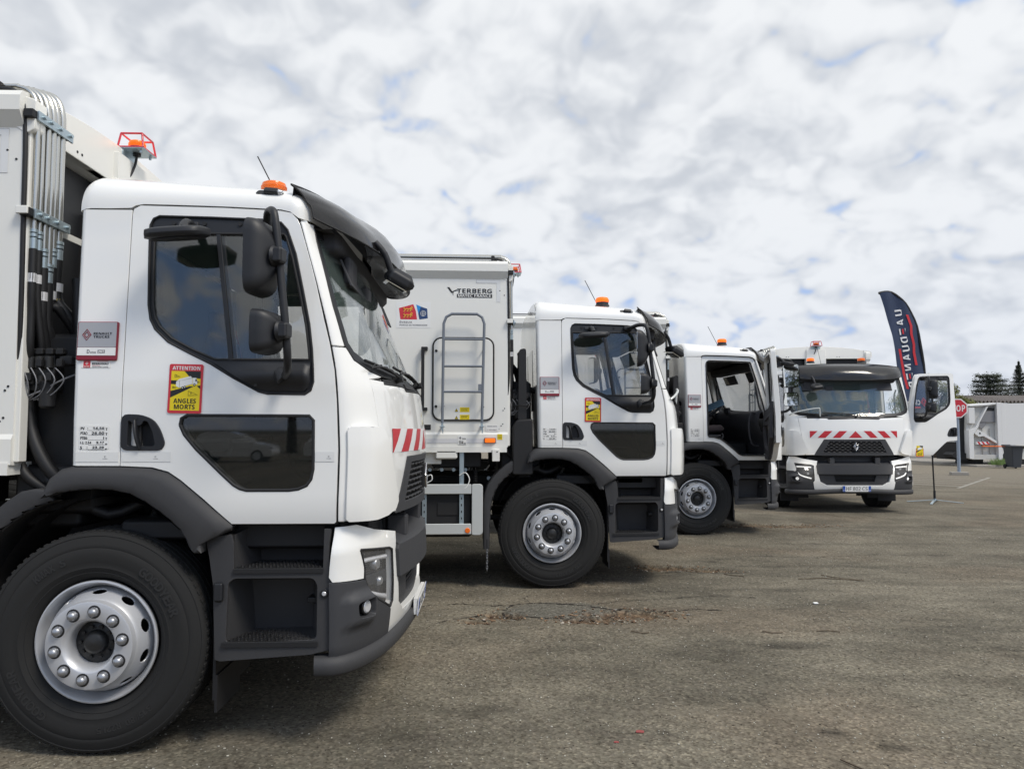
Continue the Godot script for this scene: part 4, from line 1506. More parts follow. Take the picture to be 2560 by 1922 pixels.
# ------------------------------------------------------------------ wheels, chassis, inside of the cab
func wheel(t: Node3D, x: float, s: int, front_axle: bool, steer := 0.0) -> void:
	var w := Node3D.new()
	w.name = "wheel"
	w.position = Vector3(x, 0.53, 1.15 * s)
	w.rotation.y = (0.0 if s == 1 else PI) + steer
	w.rotation.z = 0.0
	t.add_child(w, true)
	var b := mb("tyre")
	var R := 0.53
	var prof := PackedVector2Array()
	for p in [[0.285, -0.26], [0.30, -0.295], [0.40, -0.31], [0.48, -0.302], [0.515, -0.285], [0.528, -0.262]]:
		prof.append(Vector2(p[0], p[1]))
	for g in [-0.215, -0.165, -0.115, -0.065]:
		for k in [[-0.007, 0.0], [-0.005, -0.013], [0.005, -0.013], [0.007, 0.0]]:
			prof.append(Vector2(R + 0.002 + k[1], g + k[0]))
	for p in [[0.528, -0.022], [0.524, -0.008], [0.513, 0.004], [0.508, 0.006], [0.505, 0.004], [0.492, 0.010], [0.470, 0.018], [0.455, 0.021], [0.452, 0.0195], [0.449, 0.022], [0.42, 0.026], [0.385, 0.024], [0.362, 0.018], [0.358, 0.020], [0.345, 0.014], [0.336, 0.008], [0.332, 0.009], [0.325, 0.002], [0.312, -0.010], [0.303, -0.022], [0.285, -0.06]]:
		prof.append(Vector2(p[0], p[1]))
	b.lathe(prof, Transform3D(), 96)
	# shoulder notches of the tread
	for i in 84:
		var a := TAU * i / 84.0
		for zz in [-0.035, -0.268]:
			b.box(Vector3(cos(a), sin(a), 0) * 0.527 + Vector3(0, 0, zz), Vector3(0.012, 0.022, 0.045), 0.002, Basis(Vector3(0, 0, 1), a) * Basis(Vector3(1, 0, 0), 0.25))
	# raised letters on the side wall
	b.use(M.tyre_letter)
	for word in [["GOODYEAR", 0.62, 0.405, 0.043], ["GOODYEAR", 3.76, 0.405, 0.043], ["315/80 R22.5", 5.1, 0.41, 0.028], ["KMAX S", 2.1, 0.41, 0.034]]:
		var n: int = word[0].length()
		for i in n:
			var ch: String = word[0][i]
			if ch == " ":
				continue
			var a: float = word[1] + (n * 0.5 - i) * word[3] * 2.05
			var at := Transform3D(Basis(Vector3(sin(a), -cos(a), 0), Vector3(cos(a), sin(a), 0), Vector3(0, 0, 1)), Vector3(cos(a), sin(a), 0) * word[2])
			text(b, ch, "bold", -word[3] * 0.4, -word[3] * 0.5, word[3] * (0.35 if ch == "." or ch == "/" else 0.8), word[3], at, 0.0245, 0.0026)
	b.put("tyre", w)
	b = mb("rim")
	b.lathe(PackedVector2Array([Vector2(0.284, -0.28), Vector2(0.284, -0.05), Vector2(0.304, -0.024), Vector2(0.308, -0.012), Vector2(0.305, -0.004), Vector2(0.298, -0.002), Vector2(0.290, -0.008), Vector2(0.284, -0.03), Vector2(0.272, -0.055), Vector2(0.264, -0.11), Vector2(0.262, -0.15)]), Transform3D(), 72)
	if front_axle:
		# dish with ten hand holes
		var dish := [[0.264, -0.120], [0.263, -0.085], [0.260, -0.060], [0.253, -0.030], [0.243, -0.002], [0.232, 0.020], [0.223, 0.032]]
		var zs := [0.0]
		for i in range(1, dish.size()):
			zs.append(zs[i - 1] + Vector2(dish[i][0], dish[i][1]).distance_to(Vector2(dish[i - 1][0], dish[i - 1][1])))
		var L: float = zs[-1]
		var f := func(c: Vector2) -> Vector3:
			var k := 0
			while k < dish.size() - 2 and c.y > zs[k + 1]:
				k += 1
			var u: float = (c.y - zs[k]) / (zs[k + 1] - zs[k])
			var r := lerpf(dish[k][0], dish[k + 1][0], u)
			var a := c.x / 0.24
			return Vector3(cos(a) * r, sin(a) * r, lerpf(dish[k][1], dish[k + 1][1], u))
		var holes := []
		for i in 10:
			holes.append(ell((i + 0.5) * TAU / 10.0 * 0.24, 0.098, 0.036, 0.030, 14))
		b.panel(rect(0, 0, TAU * 0.24, L), holes, 0.022, f, 0.008, Vector3(0, 0, -0.6))
		b.lathe(PackedVector2Array([Vector2(0.223, 0.032), Vector2(0.219, 0.036), Vector2(0.217, 0.058), Vector2(0.214, 0.065), Vector2(0.208, 0.067), Vector2(0.136, 0.067), Vector2(0.130, 0.065), Vector2(0.114, 0.038), Vector2(0.110, 0.026), Vector2(0.107, -0.02)]), Transform3D(), 64)
		b.use(M.black)
		b.lathe(PackedVector2Array([Vector2(0.262, -0.13), Vector2(0.0, -0.13)]), Transform3D(), 32)
		b.put("rim", w).scale = Vector3(0.955, 0.955, 1.0)
		b = mb("hub")
		b.lathe(PackedVector2Array([Vector2(0.108, -0.022), Vector2(0.100, -0.015), Vector2(0.060, -0.013), Vector2(0.057, 0.004), Vector2(0.051, 0.018), Vector2(0.035, 0.027), Vector2(0.0, 0.030)]), Transform3D(), 40)
		for i in 10:
			var a := TAU * i / 10.0
			b.cyl(Vector3(cos(a) * 0.078, sin(a) * 0.078, -0.020), Vector3(cos(a) * 0.078, sin(a) * 0.078, 0.0), 0.010, 6)
		b.put("hub", w).scale = Vector3(0.955, 0.955, 1.0)
		for i in 10:
			var a := TAU * (i + 0.28) / 10.0
			var p := Vector3(cos(a) * 0.1675, sin(a) * 0.1675, 0.066)
			b = mb("hub")
			b.lathe(PackedVector2Array([Vector2(0.0315, 0.0005), Vector2(0.0310, 0.0022), Vector2(0.020, 0.0022)]), Transform3D(Basis(), p), 20)
			b.use(M.nut)
			b.lathe(PackedVector2Array([Vector2(0.0225, -0.004), Vector2(0.0225, 0.004), Vector2(0.020, 0.006)]), Transform3D(Basis(), p), 20)
			b.lathe(PackedVector2Array([Vector2(0.0245, 0.004), Vector2(0.0235, 0.018), Vector2(0.017, 0.028), Vector2(0.007, 0.033), Vector2(0, 0.034)]), Transform3D(Basis(Vector3(0, 0, 1), a), p), 6)
			b.put("wheel_nut", w).position = Vector3(-0.045 * p.x, -0.045 * p.y, 0)
	else:
		b.lathe(PackedVector2Array([Vector2(0.262, -0.15), Vector2(0.240, -0.19), Vector2(0.215, -0.21), Vector2(0.13, -0.212), Vector2(0.12, -0.20), Vector2(0.115, -0.08), Vector2(0.10, -0.05), Vector2(0.0, -0.045)]), Transform3D(), 48)
		for i in 10:
			var a := TAU * i / 10.0
			b.cyl(Vector3(cos(a) * 0.1675, sin(a) * 0.1675, -0.21), Vector3(cos(a) * 0.1675, sin(a) * 0.1675, -0.17), 0.018, 6)
		b.put("rim", w)
		b = mb("tyre")
		var inner := PackedVector2Array()
		for p in prof:
			inner.append(p + Vector2(0, -0.34))
		b.lathe(inner, Transform3D(), 64)
		b.put("inner_tyre", w)

func chassis(t: Node3D) -> void:
	var b := mb("chassis")
	for s in [-1.0, 1.0]:
		b.box(Vector3(-2.4, 0.93, 0.42 * s), Vector3(7.4, 0.28, 0.08), 0.01)
		b.box(Vector3(-0.1, 0.62, 0.50 * s), Vector3(1.5, 0.05, 0.09), 0.01)
	b.box(Vector3(0.0, 0.56, 0), Vector3(0.14, 0.16, 1.9), 0.03)
	for x in [-3.9, -5.25]:
		b.cyl(Vector3(x, 0.53, -0.9), Vector3(x, 0.53, 0.9), 0.13, 16)
		b.box(Vector3(x, 0.53, 0), Vector3(0.4, 0.4, 0.5), 0.08)
	b.box(Vector3(0.45, 0.98, 0), Vector3(1.25, 0.75, 0.75), 0.05)
	b.box(Vector3(0.5, 1.05, 0), Vector3(0.9, 0.10, 2.1), 0.02)
	b.box(Vector3(1.08, 0.75, 0), Vector3(0.3, 0.5, 1.4), 0.03)
	b.box(Vector3(0.90, 1.02, 0), Vector3(0.5, 0.13, 2.10), 0.02)
	b.box(Vector3(1.2, 1.02, 0), Vector3(0.14, 0.13, 1.7), 0.02)
	b.put("chassis_frame", t)
	# wheel housing liners
	for s in [1, -1]:
		var m := Transform3D() if s == 1 else MIRROR
		b = mb("black")
		b.xf = m
		var rows := [PackedVector3Array(), PackedVector3Array()]
		for i in 17:
			var a := lerpf(-0.25, PI * 0.86, i / 16.0)
			rows[0].append(Vector3(cos(a) * 0.57, 0.53 + sin(a) * 0.69, 1.10))
			rows[1].append(Vector3(cos(a) * 0.57, 0.53 + sin(a) * 0.69, 0.62))
		b.grid(rows, Vector3(0, 0.5, 0.9))
		b.box(Vector3(0.56, 0.55, 0.85), Vector3(0.015, 0.62, 0.55), 0.002)
		b.box(Vector3(0.57, 0.27, 0.95), Vector3(0.014, 0.18, 0.35), 0.002)
		b.put("wheel_liner", t)
		b = mb("steel")
		b.xf = m
		b.cyl(Vector3(0.12, 1.09, 0.82), Vector3(0.16, 1.17, 0.86), 0.022, 10)
		b.cyl(Vector3(0.30, 1.02, 0.80), Vector3(0.30, 1.09, 0.84), 0.017, 8)
		b.use(M.rubber)
		b.tube([Vector3(-0.35, 1.30, 0.98), Vector3(-0.22, 1.22, 0.97), Vector3(-0.05, 1.12, 0.95), Vector3(0.1, 1.18, 0.9)], 0.03, 8, 3)
		b.tube([Vector3(0.12, 1.16, 0.86), Vector3(0.22, 1.2, 0.84), Vector3(0.3, 1.1, 0.82), Vector3(0.32, 0.9, 0.8)], 0.013, 6, 3)
		b.put("brake_hoses", t)

func inside(t: Node3D) -> void:
	var b := mb("trim")
	b.box(Vector3(0.80, 1.15, 0), Vector3(0.70, 0.04, 2.2), 0.0)
	b.box(Vector3(0.20, 1.32, 0), Vector3(0.60, 0.30, 0.7), 0.05)
	b.box(Vector3(0.18, 1.31, 0), Vector3(0.6, 0.12, 2.1), 0.03)
	b.put("cab_floor", t)
	b = mb("trim_light")
	b.quad(Vector3(-0.07, 1.17, -1.1), Vector3(-0.07, 1.17, 1.1), Vector3(-0.08, 2.62, 1.05), Vector3(-0.08, 2.62, -1.05), Vector3(-3, 1.5, 0))
	b.put("rear_lining", t)
	b = mb("trim_light")
	var rows := []
	for i in 6:
		var line := PackedVector3Array()
		for k in 9:
			var z := lerpf(-1.06, 1.06, k / 8.0)
			line.append(Vector3(lerpf(-0.08, 1.08, i / 5.0), 2.66 - 0.03 * pow(z, 2.0) - 0.05 * pow(i / 5.0, 3.0), z))
		rows.append(line)
	b.grid(rows, Vector3(0.5, 5, 0))
	b.use(M.trim)
	b.box(Vector3(1.0, 2.55, 0), Vector3(0.22, 0.14, 1.9), 0.04)
	for z in [-0.55, 0.55]:
		b.box(Vector3(1.12, 2.40, z), Vector3(0.012, 0.16, 0.6), 0.004, Basis(Vector3(0, 0, 1), 0.4))
	b.put("headlining", t)
	b = mb("trim")
	rows = []
	for p in [[1.36, 1.74], [1.18, 1.83], [1.02, 1.85], [0.93, 1.80], [0.90, 1.68], [0.95, 1.52], [1.06, 1.42], [1.10, 1.18]]:
		var line := PackedVector3Array()
		for k in 13:
			var z := lerpf(-1.12, 1.12, k / 12.0)
			line.append(Vector3(minf(p[0] + 0.05 * z * z - (0.10 * exp(-pow((z + 0.52) * 3.0, 2.0))), front(Vector2(qz(absf(z)), p[1])).x - 0.05), p[1] + 0.03 * exp(-pow((z + 0.52) * 3.0, 2.0)), z))
		rows.append(line)
	b.grid(rows, Vector3(1.5, 1.4, 0))
	b.box(Vector3(0.93, 1.70, 0.3), Vector3(0.02, 0.07, 0.4), 0.008)
	b.box(Vector3(0.90, 1.87, -0.1), Vector3(0.06, 0.10, 0.22), 0.02)
	b.put("dashboard", t)
	b = mb("trim")
	var wc := Vector3(0.78, 1.86, -0.56)
	var bs := Basis(Vector3(0, 0, 1), -0.95)
	var ring := []
	for k in 25:
		var a := TAU * k / 24.0
		ring.append(wc + bs * Vector3(0, cos(a) * 0.225, sin(a) * 0.225))
	b.tube(ring, 0.015, 8)
	for a in [0.0, 2.1, 4.2]:
		b.tube([wc - bs * Vector3(-0.03, 0, 0), wc + bs * Vector3(0, cos(a) * 0.225, sin(a) * 0.225)], 0.014, 6)
	b.cyl(wc + bs * Vector3(0.05, 0, 0), wc - bs * Vector3(0.0, 0, 0), 0.06, 14)
	b.tube([wc, wc + Vector3(0.22, -0.28, 0)], 0.04, 8)
	b.put("steering_wheel", t)
	for z in [-0.58, 0.58]:
		b = mb("cloth")
		b.box(Vector3(0.30, 1.56, z), Vector3(0.50, 0.12, 0.50), 0.05, Basis(Vector3(0, 0, 1), 0.06))
		b.box(Vector3(0.03, 1.90, z), Vector3(0.13, 0.66, 0.48), 0.055, Basis(Vector3(0, 0, 1), 0.20))
		b.box(Vector3(-0.045, 2.30, z), Vector3(0.09, 0.20, 0.28), 0.04, Basis(Vector3(0, 0, 1), 0.16))
		b.use(M.trim)
		for k in 5:
			b.box(Vector3(0.30, 1.26 + k * 0.05, z), Vector3(0.40 - 0.01 * (k % 2), 0.042, 0.42 - 0.02 * (k % 2)), 0.012)
		b.tube([Vector3(0.50, 1.50, z + 0.24), Vector3(0.52, 1.46, z + 0.24), Vector3(0.50, 1.42, z + 0.24)], 0.012, 6, 2)
		b.use(M.skin_red)
		b.tube([Vector3(-0.02, 2.30, z + 0.28 * signf(z)), Vector3(0.04, 2.0, z + 0.30 * signf(z)), Vector3(0.10, 1.6, z + 0.27 * signf(z))], 0.022, 4, 3, 0.15)
		b.put("seat", t)
	b = mb("cover_blue")
	b.extrude(rounded(V([-0.22, -0.02, 0.20, -0.08, 0.24, 0.06, -0.16, 0.12]), 0.03, 3), 0.0, 0.02, 0.005, Transform3D(Basis(Vector3(0, 0, 1), 0.5) * Basis(Vector3(1, 0, 0), -0.9), Vector3(0.76, 1.93, -0.45)))
	b.put("wheel_cover", t)
	# inside mirror and grab handles
	b = mb("trim")
	for z in [-0.98, 0.98]:
		b.tube([Vector3(1.02, 2.35, z), Vector3(1.0, 2.2, z * 0.97), Vector3(1.05, 1.9, z * 0.97), Vector3(1.09, 1.82, z)], 0.016, 8, 3)
	b.box(Vector3(1.12, 2.42, 0.72), Vector3(0.05, 0.16, 0.20), 0.02)
	b.box(Vector3(1.15, 2.36, 0.35), Vector3(0.05, 0.10, 0.15), 0.02)
	b.tube([Vector3(0.16, 1.72, 1.05), Vector3(0.19, 1.73, 1.09), Vector3(0.20, 1.6, 1.10), Vector3(0.18, 1.48, 1.09), Vector3(0.14, 1.46, 1.05)], 0.013, 8, 3)
	b.tube([Vector3(1.0, 1.80, 0.95), Vector3(0.90, 1.80, 0.99), Vector3(0.86, 1.6, 1.0), Vector3(0.90, 1.35, 1.0), Vector3(1.02, 1.30, 0.98)], 0.014, 8, 3)
	b.put("grab_handles", t)

func beacon(t: Node3D, at: Vector3, lit: bool, called := "beacon", k := 1.0) -> void:
	var b := mb("dark_plastic")
	var up := Transform3D(Basis(Vector3(1, 0, 0), Vector3(0, 0, -1), Vector3(0, 1, 0)).scaled(Vector3.ONE * k), at)
	b.lathe(PackedVector2Array([Vector2(0, 0), Vector2(0.078, 0), Vector2(0.078, 0.012), Vector2(0.068, 0.022), Vector2(0.068, 0.045), Vector2(0.0, 0.045)]), up, 28)
	b.put(called + "_base", t)
	b = mb("orange_lit" if lit else "orange_lens")
	b.lathe(PackedVector2Array([Vector2(0.070, 0.045), Vector2(0.071, 0.075), Vector2(0.066, 0.092), Vector2(0.05, 0.10), Vector2(0.0, 0.103)]), up, 28)
	for n in 3:
		b.lathe(PackedVector2Array([Vector2(0.0705, 0.049 + n * 0.009), Vector2(0.0745, 0.0535 + n * 0.009), Vector2(0.0705, 0.058 + n * 0.009)]), up, 28)
	b.put(called + "_lamp", t)
	if lit:
		var l := OmniLight3D.new()
		l.name = called + "_light"
		l.position = at + Vector3(0, 0.07, 0)
		l.light_color = Color(1.0, 0.55, 0.12)
		l.light_energy = 0.012
		l.light_size = 0.03
		l.omni_range = 12.0
		l.omni_attenuation = 2.0
		l.shadow_enabled = true
		t.add_child(l, true)

func roof_kit(t: Node3D, lit: Array) -> void:
	beacon(t, Vector3(0.63, 2.902, 0.50), lit[0])
	beacon(t, Vector3(0.63, 2.902, -0.50), lit[1])
	var b := mb("seal")
	b.tube([Vector3(0.66, 2.86, 0.30), Vector3(0.47, 3.23, 0.30)], 0.004, 6)
	b.cyl(Vector3(0.67, 2.82, 0.30), Vector3(0.655, 2.87, 0.30), 0.018, 10)
	b.put("aerial", t)
	for s in [1, -1]:
		b = mb("dark_plastic")
		b.xf = Transform3D() if s == 1 else MIRROR
		b.xf = b.xf * Transform3D(Basis(Vector3(0, 0, 1), -0.09) * Basis(Vector3(1, 0, 0), -0.5), Vector3(0.775, 2.752, 1.085))
		b.extrude(rounded(V([-0.075, -0.022, 0.065, -0.024, 0.075, 0.0, 0.06, 0.022, -0.065, 0.016]), 0.02, 3), -0.02, 0.012, 0.006)
		b.box(Vector3(0.01, 0.003, 0.02), Vector3(0.075, 0.034, 0.03), 0.008)
		b.use(M.clear_lens)
		b.cyl(Vector3(0.045, 0.0, 0.02), Vector3(0.066, 0.0, 0.022), 0.015, 12, 0.010, 0.003)
		b.put("roof_marker", t)

# ------------------------------------------------------------------ the refuse body
const BZ := 1.13
const DOTS := [Vector2(-0.52, 2.95), Vector2(-0.475, 2.905), Vector2(-0.472, 1.765), Vector2(-0.487, 1.745), Vector2(-0.49, 1.61), Vector2(-0.507, 1.592), Vector2(-0.53, 1.56)]

func refuse_body(t: Node3D, lit: bool) -> void:
	var b := mb("body_white")
	var X0 := -0.44
	var X1 := -5.9
	# side walls with a sill, a ledge and a bevelled top rail
	for s in [1, -1]:
		b = mb("body_white")
		b.xf = Transform3D() if s == 1 else MIRROR
		var prof := V([BZ - 0.05, 1.375, BZ + 0.015, 1.38, BZ + 0.015, 1.505, BZ, 1.53, BZ, 3.065, BZ + 0.05, 3.14, BZ + 0.05, 3.215, BZ + 0.03, 3.245, BZ - 0.12, 3.275, BZ - 0.12, 3.2, BZ - 0.06, 3.1, BZ - 0.06, 1.42])
		# x of the profile lies along z
		b.extrude(prof, -X0 - 0.0, -X1, 0.0, Transform3D(Basis(Vector3(0, 0, 1), Vector3(0, 1, 0), Vector3(-1, 0, 0)), Vector3()), 0.995)
		b.put("side_wall", t)
		b = mb("tape_silver")
		b.xf = Transform3D() if s == 1 else MIRROR
		b.box(Vector3(-2.2, 1.444, BZ + 0.016), Vector3(3.3, 0.045, 0.003))
		b.put("reflective_strip", t)
	# roof shell, arched
	b = mb("body_white")
	var rows := []
	for x in [-0.5, -2.0, -4.0, -5.9]:
		var line := PackedVector3Array()
		for k in 17:
			var z := lerpf(-BZ + 0.1, BZ - 0.1, k / 16.0)
			line.append(Vector3(x, 3.24 + 0.10 * (1 - z * z / 1.2), z))
		rows.append(line)
	b.grid(rows, Vector3(-3, 1, 0))
	b.put("body_roof", t)
	# front: arched head beam, centre post, corner posts and a dark recess
	var face := Transform3D(Basis(Vector3(0, 0, -1), Vector3(0, 1, 0), Vector3(1, 0, 0)), Vector3())
	b = mb("body_white")
	var arch := PackedVector2Array()
	for k in 25:
		var z := lerpf(-BZ + 0.06, BZ - 0.06, k / 24.0)
		arch.append(Vector2(z, 3.235 + 0.115 * (1 - pow(absf(z) / 1.2, 2.2))))
	arch.append(Vector2(BZ - 0.06, 3.09))
	arch.append(Vector2(-BZ + 0.06, 3.09))
	b.extrude(arch, -0.50, -0.45, 0.006, face)
	b.quad(Vector3(-0.66, 3.09, -1.1), Vector3(-0.66, 3.09, 1.1), Vector3(-0.451, 3.09, 1.1), Vector3(-0.451, 3.09, -1.1), Vector3(-0.5, 5, 0))
	b.use(M.seal)
	for z in [0.62, 0.57, -0.45, -0.5]:
		b.cyl(Vector3(-0.452, 3.13, z), Vector3(-0.447, 3.13, z), 0.008, 8)
	b.put("head_beam", t)
	b = mb("body_white")
	b.box(Vector3(-0.475, 2.26, 0.0), Vector3(0.11, 1.72, 0.42), 0.008)
	b.box(Vector3(-0.455, 3.14, 0.0), Vector3(0.075, 0.30, 0.40), 0.006)
	b.put("centre_post", t)
	for s in [1, -1]:
		b = mb("body_white")
		b.xf = Transform3D() if s == 1 else MIRROR
		b.box(Vector3(-0.455, 2.30, BZ - 0.045), Vector3(0.08, 1.82, 0.07), 0.008)
		b.extrude(rounded(V([0.385, 3.21, 0.39, 3.06, 0.43, 3.035, 0.54, 3.10, 0.54, 3.262]), 0.012, 2), BZ - 0.09, BZ + 0.004, 0.006, Transform3D(Basis(Vector3(-1, 0, 0), Vector3(0, 1, 0), Vector3(0, 0, 1)), Vector3()))
		b.put("corner_post", t)
		b = mb("dark_plastic")
		b.xf = Transform3D() if s == 1 else MIRROR
		b.box(Vector3(-0.60, 2.24, 0.62), Vector3(0.06, 1.68, 0.84), 0.0)
		b.use(M.chassis)
		b.box(Vector3(-0.55, 2.0, 0.30), Vector3(0.1, 1.7, 0.08), 0.01)
		b.put("front_recess", t)
	b = mb("body_white")
	b.box(Vector3(-3.2, 1.36, 0), Vector3(5.5, 0.06, 2.3), 0.0)
	b.put("body_floor", t)
	# beacon in its red cage
	b = mb("zinc")
	b.extrude(rounded(V([-0.07, 3.14, 0.07, 3.14, 0.10, 3.29, 0.10, 3.354, -0.10, 3.354, -0.10, 3.29]), 0.03, 3), -0.449, -0.443, 0.002, face)
	b.box(Vector3(-0.40, 3.352, 0), Vector3(0.17, 0.006, 0.20), 0.002)
	for p in [[-0.345, 0.07], [-0.345, -0.07], [-0.42, 0.0]]:
		b.cyl(Vector3(p[0], 3.33, p[1]), Vector3(p[0], 3.35, p[1]), 0.008, 6)
	b.use(M.seal)
	b.tube([Vector3(-0.40, 3.34, 0.0), Vector3(-0.405, 3.27, 0.01), Vector3(-0.42, 3.19, 0.04), Vector3(-0.448, 3.13, 0.07)], 0.008, 6, 4)
	b.cyl(Vector3(-0.452, 3.12, 0.075), Vector3(-0.437, 3.12, 0.075), 0.026, 12)
	b.cyl(Vector3(-0.40, 3.33, 0.0), Vector3(-0.40, 3.348, 0.0), 0.024, 12)
	b.put("beacon_bracket", t)
	b = mb("red_paint")
	var cg := []
	for p in [[-0.48, 0.095], [-0.32, 0.095], [-0.32, -0.095], [-0.48, -0.095]]:
		cg.append(Vector3(p[0], 3.358, p[1]))
	var up := []
	for p in [[-0.468, 0.078], [-0.335, 0.078], [-0.335, -0.078], [-0.468, -0.078]]:
		up.append(Vector3(p[0], 3.452, p[1]))
	for k in 4:
		b.tube([cg[k], up[k]], 0.0065, 6)
		b.tube([up[k], up[(k + 1) % 4]], 0.0065, 6)
		b.tube([cg[k], cg[(k + 1) % 4]], 0.0065, 6)
	b.put("beacon_cage", t)
	beacon(t, Vector3(-0.40, 3.356, 0), lit, "body_beacon", 0.72)
	# tailgate and hopper at the rear
	b = mb("body_white")
	for s in [-1.0, 1.0]:
		b.extrude(V([-5.9, 1.0, -7.6, 0.95, -7.75, 1.5, -7.3, 2.2, -6.9, 3.3, -5.9, 3.3]), s * BZ, s * (BZ - 0.06), 0.006)
	b.quad(Vector3(-5.9, 3.3, -1.2), Vector3(-5.9, 3.3, 1.2), Vector3(-6.9, 3.3, 1.2), Vector3(-6.9, 3.3, -1.2), Vector3(-6, 0, 0))
	b.quad(Vector3(-5.9, 1.0, -1.2), Vector3(-5.9, 1.0, 1.2), Vector3(-7.6, 0.95, 1.2), Vector3(-7.6, 0.95, -1.2), Vector3(-6, 4, 0))
	b.use(M.dark_plastic)
	b.quad(Vector3(-7.2, 1.0, -1.15), Vector3(-7.2, 1.0, 1.15), Vector3(-6.6, 3.28, 1.15), Vector3(-6.6, 3.28, -1.15), Vector3(-5, 2, 0))
	b.put("tailgate", t)
	# rail and cable along the top edge of the right wall
	b = mb("steel")
	b.tube([Vector3(-5.5, 3.262, 1.09), Vector3(-0.55, 3.262, 1.09)], 0.011, 8)
	b.use(M.seal)
	b.tube([Vector3(-5.5, 3.285, 1.12), Vector3(-2.5, 3.283, 1.12), Vector3(-0.58, 3.278, 1.12)], 0.008, 6)
	for x in [-3.0, -0.59]:
		b.box(Vector3(x, 3.268, 1.10), Vector3(0.035, 0.085, 0.05), 0.006)
	b.put("roof_rail", t)

func pipes(t: Node3D) -> void:
	# six hydraulic pipes down the front corner, joined to hoses
	var zs := [1.09, 1.045, 1.00, 0.955, 0.915, 0.87]
	var ends := [2.56, 2.56, 2.48, 2.41, 2.50, 2.55]
	var rs := [0.0125, 0.0125, 0.0165, 0.0185, 0.0150, 0.0190]
	for i in 6:
		var z: float = zs[i]
		var e: float = ends[i]
		var b := mb("steel")
		var top := 3.285 + 0.012 * i
		b.tube([Vector3(-1.6, top + 0.012, z), Vector3(-0.62, top + 0.012, z), Vector3(-0.50, top + 0.008, z), Vector3(-0.435, top - 0.025, z), Vector3(-0.405, top - 0.10, z), Vector3(-0.40, top - 0.22, z), Vector3(-0.40, 2.9, z), Vector3(-0.40, e, z)], rs[i], 12, 4)
		b.put("hydraulic_pipe", t)
		b = mb("zinc")
		for k in 3:
			b.cyl(Vector3(-0.40, e - 0.016 - k * 0.022, z), Vector3(-0.40, e - k * 0.022, z), rs[i] * 1.45 - 0.0015 * k, 6 if k != 1 else 14)
		b.cyl(Vector3(-0.40, e - 0.13, z), Vector3(-0.40, e - 0.05, z), rs[i] * 1.3, 14)
		b.put("pipe_fitting", t)
		b = mb("rubber")
		var dx: float = [0.0, 0.02, 0.01, 0.03, 0.09, 0.17][i]
		var yb: float = [1.95, 1.96, 1.93, 1.90, 2.05, 1.98][i]
		b.tube([Vector3(-0.40, e - 0.10, z), Vector3(-0.40, e - 0.3, z), Vector3(-0.405 + dx * 0.4, lerpf(e, yb, 0.7), z - 0.01), Vector3(-0.41 + dx, yb, z - 0.02 - 0.02 * i), Vector3(-0.45 + dx, yb - 0.12, z - 0.10)], rs[i] * 1.55, 10, 4)
		b.put("hydraulic_hose", t)
		b = mb("tape_silver")
		if i != 3:
			b.cyl(Vector3(-0.40, e - 0.27, z), Vector3(-0.40, e - 0.225, z), rs[i] * 1.6, 12)
		b.use(M.sticker_yellow)
		if i == 5:
			b.cyl(Vector3(-0.397, e - 0.36, z), Vector3(-0.397, e - 0.31, z), rs[i] * 1.6, 12)
		b.put("hose_sleeve", t)
	for y in [3.135, 2.635]:
		var b := mb("black")
		b.box(Vector3(-0.41, y, 0.99), Vector3(0.05, 0.042, 0.34), 0.004)
		b.put("clamp_block", t)
		b = mb("zinc")
		b.box(Vector3(-0.379, y - 0.003, 0.965), Vector3(0.012, 0.050, 0.32), 0.002)
		for z in [1.085, 1.02, 0.935, 0.84]:
			b.cyl(Vector3(-0.375, y, z), Vector3(-0.358, y, z), 0.011, 6)
		b.put("clamp_plate", t)
	var b := mb("body_white")
	b.box(Vector3(-0.40, 2.60, 0.72), Vector3(0.008, 0.035, 0.30), 0.0)
	b.put("clamp_arm", t)
	b = mb("body_white")
	b.box(Vector3(-0.42, 2.64, 1.145), Vector3(0.06, 0.04, 0.05), 0.004)
	b.put("clamp_arm", t)
	# black hose that hangs at the corner
	b = mb("rubber")
	b.tube([Vector3(-0.60, 3.275, 1.11), Vector3(-0.49, 3.25, 1.13), Vector3(-0.44, 3.12, 1.13), Vector3(-0.43, 2.6, 1.13), Vector3(-0.43, 2.1, 1.12), Vector3(-0.44, 1.9, 1.11)], 0.012, 8, 5)
	b.put("corner_hose", t)
	# valves, solenoids and cables between body and cab
	b = mb("hub")
	var rng := RandomNumberGenerator.new()
	rng.seed = 7
	for k in 4:
		b.cyl(Vector3(-0.46 + k * 0.045, 1.86, 1.05), Vector3(-0.46 + k * 0.045, 1.92, 1.05), 0.022, 14, -1.0, 0.003)
		b.cyl(Vector3(-0.46 + k * 0.045, 1.78, 1.04), Vector3(-0.46 + k * 0.045, 1.825, 1.04), 0.020, 14, -1.0, 0.003)
	b.box(Vector3(-0.42, 1.845, 0.99), Vector3(0.24, 0.20, 0.10), 0.01)
	b.use(M.black)
	for k in 5:
		b.box(Vector3(-0.47 + k * 0.05, 1.945, 1.04), Vector3(0.042, 0.035, 0.05), 0.008)
		b.box(Vector3(-0.45 + k * 0.05, 1.885 - 0.07 * (k % 2), 1.085), Vector3(0.032, 0.042, 0.03), 0.006)
	b.box(Vector3(-0.24, 1.90, 1.03), Vector3(0.07, 0.05, 0.06), 0.01)
	b.cyl(Vector3(-0.33, 1.66, 1.04), Vector3(-0.33, 1.80, 1.04), 0.038, 18, -1.0, 0.01)
	b.box(Vector3(-0.47, 1.60, 1.06), Vector3(0.07, 0.28, 0.07), 0.012)
	b.put("valve_block", t)
	b = mb("ink_grey")
